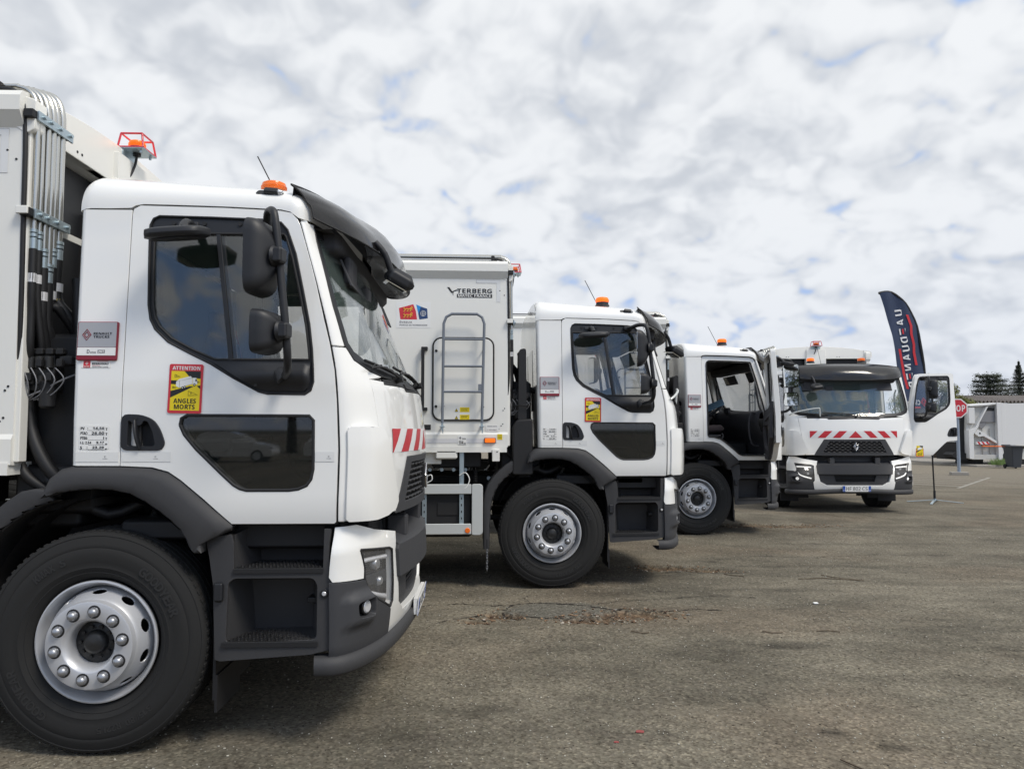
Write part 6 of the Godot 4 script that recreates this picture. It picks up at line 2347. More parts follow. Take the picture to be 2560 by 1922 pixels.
func cracks() -> void:
	# dark open cracks round the patches
	var rng := RandomNumberGenerator.new()
	rng.seed = 77
	var b := mb("crack")
	var lines := []
	var ring := []
	for k in 41:
		var a := TAU * k / 40.0
		ring.append(Vector2(0.36 + cos(a) * 0.47 * (1.0 + 0.12 * sin(3.0 * a + 1.0)), -6.72 + sin(a) * 0.27 * (1.0 + 0.15 * sin(2.0 * a))))
	lines.append([ring, 0.020])
	lines.append([[Vector2(0.80, -6.75), Vector2(1.05, -6.80), Vector2(1.22, -6.70), Vector2(1.45, -6.72), Vector2(1.6, -6.78), Vector2(1.85, -6.74)], 0.014])
	lines.append([[Vector2(0.7, -6.9), Vector2(1.0, -7.1), Vector2(1.4, -7.18), Vector2(1.9, -7.3), Vector2(2.3, -7.25)], 0.008])
	lines.append([[Vector2(0.1, -6.95), Vector2(-0.2, -6.9), Vector2(-0.5, -6.98), Vector2(-0.95, -6.9)], 0.010])
	lines.append([[Vector2(-0.1, -6.65), Vector2(-0.35, -6.5), Vector2(-0.5, -6.42), Vector2(-0.62, -6.28)], 0.014])
	lines.append([[Vector2(0.2, -6.98), Vector2(0.1, -7.2), Vector2(0.2, -7.45)], 0.006])
	lines.append([[Vector2(-0.95, -6.9), Vector2(-1.2, -6.2), Vector2(-1.3, -5.6), Vector2(-1.0, -5.3)], 0.006])
	lines.append([[Vector2(1.5, -8.4), Vector2(1.8, -8.5), Vector2(2.2, -8.42), Vector2(2.6, -8.5)], 0.012])
	lines.append([[Vector2(2.9, -9.6), Vector2(3.7, -9.5), Vector2(4.6, -9.75), Vector2(5.6, -9.6)], 0.010])
	lines.append([[Vector2(3.8, -12.0), Vector2(4.8, -11.8), Vector2(6.0, -12.1), Vector2(7.2, -11.9)], 0.014])
	for l in lines:
		var p: Array = l[0]
		var pts := []
		for i in p.size() - 1:
			var n := maxi(2, int(p[i].distance_to(p[i + 1]) / 0.025))
			for k in n:
				pts.append(p[i].lerp(p[i + 1], k / float(n)) + Vector2(rng.randfn(), rng.randfn()) * 0.010)
		var rows := [PackedVector3Array(), PackedVector3Array()]
		for i in pts.size():
			var d: Vector2 = (pts[mini(i + 1, pts.size() - 1)] - pts[maxi(i - 1, 0)]).normalized()
			var w: float = l[1] * rng.randf_range(0.1, 1.0) * (0.4 + 0.6 * absf(sin(i * 0.21)))
			var q: Vector2 = pts[i]
			var e := Vector2(-d.y, d.x) * w
			rows[0].append(Vector3(q.x + e.x, ground_height(q.x, q.y) + 0.004, q.y + e.y))
			rows[1].append(Vector3(q.x - e.x, ground_height(q.x, q.y) + 0.004, q.y - e.y))
		b.grid(rows, Vector3(0, -50, 0))
	tag(b.put("cracks", self), "dark open cracks in the worn asphalt of the yard", "", "", "structure")

func litter() -> void:
	# crumbs and dead leaves lying in and around the broken patches
	var rng := RandomNumberGenerator.new()
	rng.seed = 21
	var m := mat("crumb", Color.WHITE, 0.9)
	m.vertex_color_use_as_albedo = true
	var b := mb("crumb")
	b.box(Vector3.ZERO, Vector3(1, 0.5, 0.7), 0.2)
	var tmp := b.put("t", self)
	var mesh := tmp.mesh
	remove_child(tmp)
	tmp.free()
	var list := []
	for h in HOLES:
		var count := int(1000.0 * h[2] * h[3] * 6.0)
		for k in count:
			var a := rng.randf() * TAU
			var r := sqrt(rng.randf()) * 1.5
			var x: float = h[0] + cos(a) * r * h[2]
			var z: float = h[1] + sin(a) * r * h[3] * 1.3
			var s := lerpf(0.006, 0.022, pow(rng.randf(), 3.0))
			var t := Transform3D(Basis.from_euler(Vector3(rng.randf() * 0.6, rng.randf() * TAU, rng.randf() * 0.6)).scaled(Vector3(s * lerpf(0.8, 2.0, rng.randf()), s, s)), Vector3(x, ground_height(x, z) + s * 0.25, z))
			var q := rng.randf()
			list.append([t, Color(0.07, 0.04, 0.025).lerp(Color(0.30, 0.19, 0.11), pow(rng.randf(), 1.3)) if q < 0.75 else Color(0.20, 0.19, 0.17) if q < 0.9 else Color(0.38, 0.34, 0.28)])
	for k in 11000:
		var x := rng.randf_range(-3.0, 7.5)
		var z := -3.0 - 9.0 * pow(rng.randf(), 1.3)
		var s := lerpf(0.005, 0.013, pow(rng.randf(), 2.5))
		list.append([Transform3D(Basis(Vector3.UP, rng.randf() * TAU).scaled(Vector3(s, s, s)), Vector3(x, ground_height(x, z) + s * 0.2, z)), Color(0.40, 0.38, 0.32) * rng.randf_range(0.6, 1.2) if rng.randf() < 0.7 else Color(0.07, 0.06, 0.045)])
	var mm := MultiMesh.new()
	mm.transform_format = MultiMesh.TRANSFORM_3D
	mm.use_colors = true
	mm.mesh = mesh
	mm.instance_count = list.size()
	for i in list.size():
		mm.set_instance_transform(i, list[i][0])
		mm.set_instance_color(i, list[i][1])
	var o := MultiMeshInstance3D.new()
	o.name = "litter"
	o.multimesh = mm
	add_child(o)
	tag(o, "brown crumbs, grit and dead leaves strewn on the asphalt", "litter", "", "stuff")
	# twigs, a pebble and scraps
	for w in [["long forked pale twig lying on the asphalt right of the second truck", [[2.98, -8.1], [3.25, -8.12], [3.62, -8.0], [3.38, -8.15], [3.30, -8.3]]],
			["short dark curved twig on the asphalt just ahead of the second truck's step", [[2.28, -8.36], [2.34, -8.30], [2.46, -8.24]]],
			["small dark stick on the asphalt below the broken patch", [[0.92, -6.02], [1.0, -5.97], [1.05, -5.99]]],
			["thin brown stick on the asphalt near the middle of the yard", [[2.36, -6.05], [2.45, -6.06], [2.53, -6.02]]],
			["slim curved stalk on the asphalt left of the thin brown stick", [[1.93, -6.02], [1.99, -5.98], [2.08, -6.0]]],
			["long dark twig at the bottom edge of the photo, right of centre", [[1.55, -3.72], [1.62, -3.60], [1.66, -3.48]]]]:
		var path := []
		for p in w[1]:
			path.append(Vector3(p[0], ground_height(p[0], p[1]) + 0.009, p[1]))
		var tb := mb("twig")
		tb.tube(path, 0.0042, 5)
		var tw := tb.put("twig", self)
		tag(tw, w[0], "twig", "twigs scattered on the asphalt")
	var pb := mb("sticker_white")
	pb.box(Vector3(2.72, ground_height(2.72, -6.98) + 0.008, -6.98), Vector3(0.045, 0.016, 0.035), 0.007)
	tag(pb.put("pebble", self), "small white pebble alone on the asphalt in front of the trucks", "pebble")
	var i := 0
	for p in [[0.66, -4.07, "larger red scrap of peeled paint on the asphalt at the bottom of the photo"], [0.52, -3.93, "tiny red scrap of peeled paint left of the larger red one"]]:
		var sb := mb("skin_red")
		sb.extrude(rounded(V([-0.022, -0.012, 0.018, -0.018, 0.026, 0.006, 0.002, 0.018, -0.016, 0.012]), 0.006, 2), 0, 0.004, 0.001, Transform3D(Basis(Vector3(1, 0, 0), Vector3(0, 0, -1), Vector3(0, 1, 0)).scaled(Vector3.ONE * (1.0 - 0.4 * i)), Vector3(p[0], ground_height(p[0], p[1]) + 0.003, p[1])))
		tag(sb.put("paint_scrap", self), p[2], "scrap", "red scraps on the asphalt")
		i += 1

func feather_flag() -> void:
	var t := base("feather_flag", Vector3(9.03, 0, -16.55))
	tag(t, "tall dark blue feather flag with white lettering seen from its back, on a crossed foot", "flag")
	# outline in the plane of the flag: x to the right, y up
	var lead := [[-1.05, 4.517], [-0.92, 4.545], [-0.774, 4.532], [-0.62, 4.43], [-0.478, 4.288], [-0.36, 4.07], [-0.251, 3.80], [-0.185, 3.42], [-0.126, 2.98], [-0.105, 2.6], [-0.085, 2.2], [-0.06, 1.75], [-0.03, 1.35], [0.0, 1.0]]
	var fall := [[-1.05, 4.517], [-1.01, 4.38], [-0.96, 4.20], [-0.911, 4.013], [-0.86, 3.82], [-0.802, 3.587], [-0.765, 3.30], [-0.73, 3.0], [-0.695, 2.7], [-0.657, 2.376], [-0.60, 2.10], [-0.537, 1.864], [-0.36, 1.40], [-0.06, 1.02]]
	var b := mb("flag_blue")
	var rows := []
	for s: int in 33:
		var u := s / 32.0
		var line := PackedVector3Array()
		var k: float = u * (lead.size() - 1)
		var i := mini(int(k), lead.size() - 2)
		var A := Vector2(lead[i][0], lead[i][1]).lerp(Vector2(lead[i + 1][0], lead[i + 1][1]), k - i)
		var B := Vector2(fall[i][0], fall[i][1]).lerp(Vector2(fall[i + 1][0], fall[i + 1][1]), k - i)
		for j in 17:
			var p := B.lerp(A, j / 16.0)
			line.append(Vector3(p.x, p.y, flag_wave(p)))
		rows.append(line)
	b.grid(rows, Vector3(0, 3, -5))
	b.put("flag_cloth", t)
	var pole := []
	for p in lead:
		pole.append(Vector3(p[0], p[1], 0.0))
	b = mb("black")
	b.tube(pole, 0.030, 8, 2)
	b.tube([Vector3(0.0, 1.0, 0), Vector3(0.02, 0.10, 0)], 0.016, 8)
	b.use(M.dark_plastic)
	b.cyl(Vector3(0.02, 0.26, 0), Vector3(0.02, 0.06, 0), 0.024, 10)
	b.put("flag_pole", t)
	b = mb("zinc")
	for a in [0.35, 2.2, 3.5, 5.3]:
		b.box(Vector3(0.02 + cos(a) * 0.27, 0.035, sin(a) * 0.27), Vector3(0.54, 0.012, 0.05), 0.003, Basis(Vector3(0, 1, 0), -a) * Basis(Vector3(0, 0, 1), -0.10))
	b.cyl(Vector3(0.02, 0.03, 0), Vector3(0.02, 0.09, 0), 0.03, 10)
	b.put("flag_foot", t)
	# print, seen mirrored from behind: RENAUDEAU climbs the flag
	var word := "UAEDUANER"
	var ys := [4.089, 3.876, 3.678, 3.495, 3.313, 3.116, 2.904, 2.708, 2.526]
	var xs := [-0.636, -0.606, -0.564, -0.539, -0.508, -0.49, -0.46, -0.436, -0.396]
	for i in 9:
		var y: float = ys[i]
		var x: float = xs[i]
		var ang := -1.43
		# a letter lying on its side and mirrored
		var bs := Basis(Vector3(0, 0, 1), ang) * Basis.from_scale(Vector3(1, -1, 1))
		var at := Transform3D(bs, Vector3(x, y, flag_wave(Vector2(x, y)) + 0.012))
		b = mb("flag_white")
		if word[i] == "E":
			b.extrude(rect(-0.066, -0.078, 0.066, -0.048), 0, 0.002, 0.0, at)
			b.extrude(rect(-0.066, 0.048, 0.066, 0.078), 0, 0.002, 0.0, at)
			b.use(M.flag_red)
			b.extrude(rect(-0.055, -0.016, 0.055, 0.016), 0, 0.002, 0.0, at)
		else:
			text(b, word[i], "bold", -0.068, -0.08, 0.136, 0.16, at, 0.0, 0.003)
		b.put("flag_letter", t)
	for r in [[[-0.471, 4.043], [-0.40, 3.80], [-0.40, 3.62], [-0.345, 3.40], [-0.345, 3.22], [-0.302, 2.95]], [[-0.654, 3.298], [-0.61, 3.05], [-0.565, 2.75], [-0.499, 2.436]]]:
		b = mb("flag_red")
		var line := [PackedVector3Array(), PackedVector3Array()]
		for q in r:
			line[0].append(Vector3(q[0] - 0.026, q[1], flag_wave(Vector2(q[0], q[1])) + 0.010))
			line[1].append(Vector3(q[0] + 0.026, q[1], flag_wave(Vector2(q[0], q[1])) + 0.010))
		b.grid(line, Vector3(0, 3, -5))
		b.put("flag_stripe", t)
	b = mb("flag_white")
	var at2 := Transform3D(Basis(Vector3(-1, 0, 0), Vector3(-0.06, 1, 0), Vector3(0, 0, 1)), Vector3(-0.24, 2.09, flag_wave(Vector2(-0.3, 2.13)) + 0.02))
	text(b, "Clovis", "bold", -0.0, 0.0, 0.29, 0.11, at2, 0.0, 0.003)
	b.use(M.flag_red)
	b.extrude(rect(0.0, -0.07, 0.28, -0.04), 0, 0.002, 0.0, at2)
	diamond(b, at2 * Transform3D(Basis(), Vector3(-0.075, 0.06, 0.004)), 0.06, 0.09, 0.012)
	b.put("flag_logo", t)

func flag_wave(p: Vector2) -> float:
	return 0.018 * sin(p.x * 16.0 + p.y * 2.2) + 0.012 * sin(p.y * 5.0 - p.x * 5.0) + 0.02

func stop_sign() -> void:
	var t := base("stop_sign", Vector3(15.42, 0, -26.6))
	t.rotation.y = -0.30
	tag(t, "red octagonal stop sign on a blue grey post with a block foot", "road sign")
	var b := mb("pole_blue")
	b.cyl(Vector3(0, 0.05, 0), Vector3(0, 2.6, 0), 0.055, 16)
	b.put("post", t)
	b = mb("concrete")
	b.box(Vector3(0, 0.05, 0), Vector3(0.55, 0.12, 0.30), 0.02)
	b.put("foot", t)
	var o := PackedVector2Array()
	var q := PackedVector2Array()
	for k in 8:
		var a := TAU * (k + 0.5) / 8.0
		o.append(Vector2(cos(a), sin(a)) * 0.355 + Vector2(-0.02, 2.30))
		q.append(Vector2(cos(a), sin(a)) * 0.318 + Vector2(-0.02, 2.30))
	b = mb("sticker_white")
	b.extrude(rounded(o, 0.03, 3), 0.058, 0.078, 0.004)
	b.use(M.sticker_red)
	b.extrude(rounded(q, 0.025, 3), 0.078, 0.080, 0.0)
	b.use(M.sticker_white)
	text(b, "STOP", "bold", -0.27, 2.19, 0.50, 0.22, Transform3D(), 0.080, 0.003)
	b.put("sign_board", t)

func wheelie_bin() -> void:
	var t := base("wheelie_bin", Vector3(20.3, 0, -31.2))
	tag(t, "dark grey plastic wheelie bin in front of the old white refuse truck", "bin")
	var b := mb("bin_grey")
	var rows := []
	for k in [[0.06, 0.20, 0.25], [0.5, 0.235, 0.30], [0.92, 0.265, 0.34], [0.95, 0.295, 0.37], [1.0, 0.295, 0.37]]:
		var line := PackedVector3Array()
		for c in rrect(-k[1], -k[2], k[1], k[2], 0.05, 3):
			line.append(Vector3(c.x, k[0], c.y))
		line.append(line[0])
		rows.append(line)
	b.grid(rows, Vector3(0, 0.5, 0))
	b.put("bin_body", t)
	b = mb("bin_grey")
	b.box(Vector3(0, 1.03, 0.02), Vector3(0.62, 0.05, 0.78), 0.02, Basis(Vector3(1, 0, 0), 0.03))
	b.box(Vector3(-0.10, 1.06, -0.34), Vector3(0.42, 0.07, 0.06), 0.02)
	b.put("lid", t)
	t.scale = Vector3.ONE * 0.88
	for s in [-1.0, 1.0]:
		b = mb("tyre")
		b.cyl(Vector3(0.22 * s, 0.10, -0.24), Vector3(0.28 * s, 0.10, -0.24), 0.10, 18, -1.0, 0.01)
		b.put("bin_wheel", t)

func old_truck() -> void:
	# an older refuse truck far off, seen from its side with its hopper to the left
	var t := base("old_refuse_truck", Vector3(0, 0, -33))
	tag(t, "old grimy white refuse truck with its hopper arms and tailgate to the left", "truck")
	var P := func(a: Array) -> PackedVector2Array:
		var o := PackedVector2Array()
		for i in range(0, a.size(), 2):
			o.append(Vector2(18.90 + 0.00331 * a[i], 4.90 - 0.00331 * a[i + 1]))
		return o
	var part := func(called: String, m: String, a: Array, z0: float, z1: float, r := 0.0) -> void:
		var b := mb(m)
		var pp: PackedVector2Array = P.call(a)
		b.extrude(rounded(pp, r, 3) if r > 0.0 else pp, z0, z1, 0.006)
		b.put(called, t)
	part.call("container", "old_white", [690, 668, 2400, 640, 2400, 1215, 690, 1215], -2.3, 0.0)
	part.call("container_post", "old_white", [575, 655, 630, 655, 632, 1395, 580, 1395], -2.2, 0.06)
	part.call("container_post", "old_white", [634, 660, 686, 665, 686, 1230, 636, 1330], -2.2, 0.04)
	part.call("roof_edge", "old_white", [230, 690, 470, 672, 575, 655, 575, 680, 470, 694, 230, 706], -2.2, 0.03)
	part.call("hopper_side", "dirty_white", [225, 700, 470, 690, 575, 690, 575, 1330, 250, 1330, 205, 1010, 210, 925], -2.2, -0.16)
	part.call("hopper_cover", "ink_grey", [440, 765, 570, 765, 570, 910, 350, 910], -0.2, -0.06)
	part.call("hopper_gap", "black", [460, 715, 570, 722, 570, 762, 440, 765], -0.2, -0.08)
	part.call("hopper_gap", "ink_grey", [345, 915, 460, 915, 440, 960, 400, 995, 350, 960], -0.2, -0.08)
	part.call("lift_arm", "old_white", [440, 720, 470, 700, 345, 920, 330, 975, 265, 1060, 262, 1380, 205, 1385, 205, 1000, 250, 1010, 300, 970], -0.3, 0.05, 0.06)
	part.call("lift_arm", "old_white", [275, 1050, 330, 1005, 390, 1040, 575, 1160, 575, 1190, 400, 1090, 340, 1100], -0.2, 0.02, 0.05)
	part.call("side_box", "old_white", [222, 720, 298, 720, 298, 925, 222, 925], -0.2, 0.0, 0.03)
	part.call("tail_frame", "dirty_white", [110, 900, 185, 820, 185, 1170, 110, 1170], -2.0, -0.5)
	part.call("tail_frame", "chassis", [165, 830, 215, 790, 210, 1390, 120, 1400, 90, 1180, 165, 1180], -2.0, -0.3)
	part.call("tail_lights", "black", [20, 1330, 60, 1300, 140, 1290, 240, 1330, 230, 1410, 130, 1400, 30, 1360], -0.9, -0.2)
	part.call("lower_beam", "dirty_white", [245, 1330, 580, 1330, 580, 1392, 245, 1392], -1.2, -0.02)
	part.call("mudguard", "chassis", [310, 1392, 445, 1392, 440, 1440, 380, 1460, 295, 1455], -1.6, -0.3)
	part.call("chassis_beam", "chassis", [632, 1230, 2400, 1230, 2400, 1400, 632, 1400], -2.0, -0.25)
	part.call("side_marking", "sticker_yellow", [820, 1222, 2300, 1222, 2300, 1245, 820, 1245], 0.0, 0.03)
	part.call("side_marking", "orange_reflector", [375, 1212, 690, 1217, 690, 1230, 375, 1226], -0.02, 0.07)
	part.call("warning_stripes", "tape_white", [312, 1163, 480, 1163, 480, 1198, 312, 1198], -0.15, -0.03)
	for k in 3:
		part.call("red_stripe", "tape_red", [320 + k * 56, 1163, 348 + k * 56, 1163, 372 + k * 56, 1198, 344 + k * 56, 1198], -0.14, -0.025)
	for x in [405, 502]:
		part.call("lift_rod", "steel", [x - 3, 990, x + 3, 990, x + 3, 1330, x - 3, 1330], -0.14, -0.10)
	part.call("pivot_cap", "black", [342, 1045, 352, 1041, 362, 1047, 364, 1060, 352, 1068, 340, 1060], 0.0, 0.03, 0.02)
	for x in [760.0, 1170.0]:
		var b := mb("tyre")
		var c := Vector2(18.90 + 0.00331 * (x + 170.0), 0.52)
		b.cyl(Vector3(c.x, c.y, -0.5), Vector3(c.x, c.y, -0.08), 0.52, 32, -1.0, 0.04)
		b.use(M.dirty_white)
		b.cyl(Vector3(c.x, c.y, -0.15), Vector3(c.x, c.y, -0.06), 0.27, 24, 0.22, 0.0)
		b.put("wheel", t)

func far_trailer() -> void:
	var t := base("small_trailer", Vector3(35.3, 0, -62))
	tag(t, "small dark trailer with a red frame parked far away behind the open truck door", "trailer")
	var b := mb("chassis")
	b.box(Vector3(0.3, 0.62, 0), Vector3(2.2, 0.10, 1.4), 0.02)
	b.box(Vector3(0.9, 0.42, 0.5), Vector3(0.5, 0.22, 0.3), 0.03)
	b.put("deck", t)
	b = mb("ink_red")
	b.box(Vector3(0.3, 0.50, 0.72), Vector3(1.8, 0.07, 0.04), 0.01)
	b.put("side_rail", t)
	for x in [-0.35, 0.35]:
		b = mb("tyre")
		b.cyl(Vector3(x, 0.26, 0.5), Vector3(x, 0.26, 0.72), 0.26, 24, -1.0, 0.03)
		b.use(M.rim)
		b.cyl(Vector3(x, 0.26, 0.66), Vector3(x, 0.26, 0.74), 0.14, 20)
		b.put("wheel", t)

func shed() -> void:
	var t := base("long_shed", Vector3(0, 0, 0))
	tag(t, "long low shed with a weathered corrugated roof behind the old refuse truck", "building")
	var b := mb("roof_sheet")
	var rows := [PackedVector3Array(), PackedVector3Array()]
	for k in 561:
		var x := 28.4 + k * 0.06
		var o: float = [0.0, 0.0, 0.13, 0.13][k % 4]
		rows[0].append(Vector3(x, 3.25 + o, -48.0))
		rows[1].append(Vector3(x, 3.86 + o, -54.0))
	b.grid(rows, Vector3(40, -5, -50))
	b.put("roof", t)
	b = mb("wall_beige")
	b.box(Vector3(45.3, 1.6, -51.0), Vector3(33.2, 3.2, 5.6), 0.0)
	b.put("wall", t)

func leaf(b: MB, p: Vector3, s: float, rng: RandomNumberGenerator, n: Vector3) -> void:
	var x := Vector3(rng.randf_range(-1, 1), rng.randf_range(-1, 1), rng.randf_range(-1, 1)).normalized()
	var y := n.cross(x).normalized()
	x = y.cross(n).normalized()
	var a := p + x * s
	var c := p - x * s
	b.flat(a, p + y * s * 0.5 + n * s * 0.1, c, n)
	b.flat(a, c, p - y * s * 0.5 - n * s * 0.1, n)

func foliage(key: String, c: Color) -> void:
	var m := mat(key, c, 0.75)
	m.backlight_enabled = true
	m.backlight = Color(0.3, 0.32, 0.15)
	m.vertex_color_use_as_albedo = true

func broad_tree(called: String, at: Vector3, h: float, r: float, seed_: int, label: String, group: String, count := 2600) -> void:
	var t := base(called, at)
	tag(t, label, "tree", group)
	var rng := RandomNumberGenerator.new()
	rng.seed = seed_
	var b := mb("bark")
	b.cyl(Vector3.ZERO, Vector3(0, h * 0.5, 0), r * 0.09, 10, r * 0.05)
	var clumps := []
	for k in 22:
		var a := rng.randf() * TAU
		var e := rng.randf_range(-0.5, 1.0)
		var q := Vector3(cos(a) * sqrt(1 - e * e * 0.8) * r * rng.randf_range(0.35, 0.85), h * 0.58 + e * h * 0.34, sin(a) * sqrt(1 - e * e * 0.8) * r * rng.randf_range(0.35, 0.85))
		clumps.append([q, r * rng.randf_range(0.22, 0.42)])
		if k < 12:
			b.tube([Vector3(0, h * rng.randf_range(0.3, 0.5), 0), q * Vector3(0.5, 1, 0.5) - Vector3(0, h * 0.08, 0), q], r * 0.022, 5, 2)
	b.put("trunk", t)
	b = mb("leaves_roadside" if called.begins_with("roadside") else "leaves_" + called)
	b.use_color = true
	for k in count:
		var c: Array = clumps[rng.randi() % clumps.size()]
		var d := Vector3(rng.randfn(), rng.randfn(), rng.randfn()).normalized() * pow(rng.randf(), 0.45)
		var p: Vector3 = c[0] + d * c[1] * Vector3(1, 0.8, 1)
		var g := rng.randf_range(0.65, 1.35)
		b.color = Color(g * rng.randf_range(0.9, 1.15), g, g * 0.9)
		leaf(b, p, r * rng.randf_range(0.018, 0.034), rng, (d + Vector3(0, 0.5, 0)).normalized())
	var o := b.put("crown", t)
	o.set_meta("kind", "stuff")

func needle_tree(called: String, at: Vector3, h: float, r: float, seed_: int, label: String, flat_top: bool) -> void:
	var t := base(called, at)
	tag(t, label, "tree")
	var rng := RandomNumberGenerator.new()
	rng.seed = seed_
	var b := mb("bark")
	b.cyl(Vector3.ZERO, Vector3(0, h * 0.97, 0), h * 0.028, 8, h * 0.005)
	var lv := mb("leaves_" + called)
	lv.use_color = true
	var tiers := 11 if flat_top else 17
	for k in tiers:
		var u := k / float(tiers - 1)
		var y := lerpf(h * 0.28, h * 0.97, u)
		var len_ := r * (pow(1.0 - u, 0.85) + 0.05) if not flat_top else r * (0.45 + 0.75 * sin(PI * clampf(1.0 - u * 0.83, 0, 1)))
		var nb := 9 if flat_top else 8
		for j in nb:
			var a := TAU * j / nb + k * 1.3 + rng.randf() * 0.5
			var L: float = len_ * rng.randf_range(0.6, 1.1)
			var rise: float = (0.05 if flat_top else 0.02) * L
			var tip := Vector3(cos(a) * L, y + rise + (0.0 if flat_top else -0.10 * L + 0.05), sin(a) * L)
			var o := Vector3(0, y, 0)
			b.tube([o, tip], h * 0.005, 4)
			for q in int(190 * L / r) + 70:
				var w := pow(rng.randf(), 0.7)
				var p := o.lerp(tip, w) + Vector3(rng.randfn() * 0.11 * L, rng.randfn() * 0.022 * h * (0.9 if flat_top else 0.6), rng.randfn() * 0.11 * L)
				var g := rng.randf_range(0.6, 1.3)
				lv.color = Color(g, g, g * 1.05)
				leaf(lv, p, (0.095 if flat_top else 0.08) * rng.randf_range(0.6, 1.3), rng, Vector3(rng.randf_range(-0.5, 0.5), 1, rng.randf_range(-0.5, 0.5)).normalized())
	b.put("trunk", t)
	lv.put("crown", t).set_meta("kind", "stuff")

func hatchback(called: String, at: Vector3, label: String) -> void:
	# a parked car that the dark lower panes mirror
	var t := base(called, at)
	tag(t, label, "car", "white hatchbacks mirrored in the trucks' lower door panes")
	var b := mb("white_paint")
	b.extrude(rounded(V([-1.95, 0.28, -1.98, 0.62, -1.92, 0.95, -1.2, 1.0, 0.75, 0.98, 1.65, 0.82, 1.93, 0.62, 1.95, 0.28]), 0.10, 4), -0.84, 0.84, 0.05)
	b.extrude(rounded(V([-1.80, 0.95, -1.55, 1.36, -1.25, 1.46, -0.2, 1.46, 0.25, 1.36, 0.95, 0.95]), 0.08, 4), -0.68, 0.66, 0.05)
	b.put("body", t)
	for sd in [-1.0, 1.0]:
		for w in [[-1.62, 0.99, -1.45, 1.32, -1.05, 1.38, -0.75, 1.38, -0.75, 0.99], [-0.68, 0.99, -0.68, 1.38, -0.22, 1.38, 0.18, 1.30, 0.68, 0.99]]:
			b = mb("dark_glass")
			b.extrude(rounded(V(w), 0.05, 3), 0.660 * sd, 0.675 * sd, 0.0)
			b.put("side_window", t)
		for x in [-1.25, 1.22]:
			b = mb("tyre")
			b.cyl(Vector3(x, 0.30, 0.66 * sd), Vector3(x, 0.30, 0.86 * sd), 0.30, 24, -1.0, 0.02)
			b.use(M.rim)
			b.cyl(Vector3(x, 0.30, 0.84 * sd), Vector3(x, 0.30, 0.87 * sd), 0.19, 20)
			b.put("wheel", t)
		b = mb("red_lens")
		b.box(Vector3(-1.93, 0.82, 0.66 * sd), Vector3(0.08, 0.2, 0.28), 0.03)
		b.put("tail_lamp", t)
		b = mb("clear_lens")
		b.box(Vector3(1.80, 0.70, 0.62 * sd), Vector3(0.24, 0.12, 0.32), 0.04)
		b.put("headlamp", t)

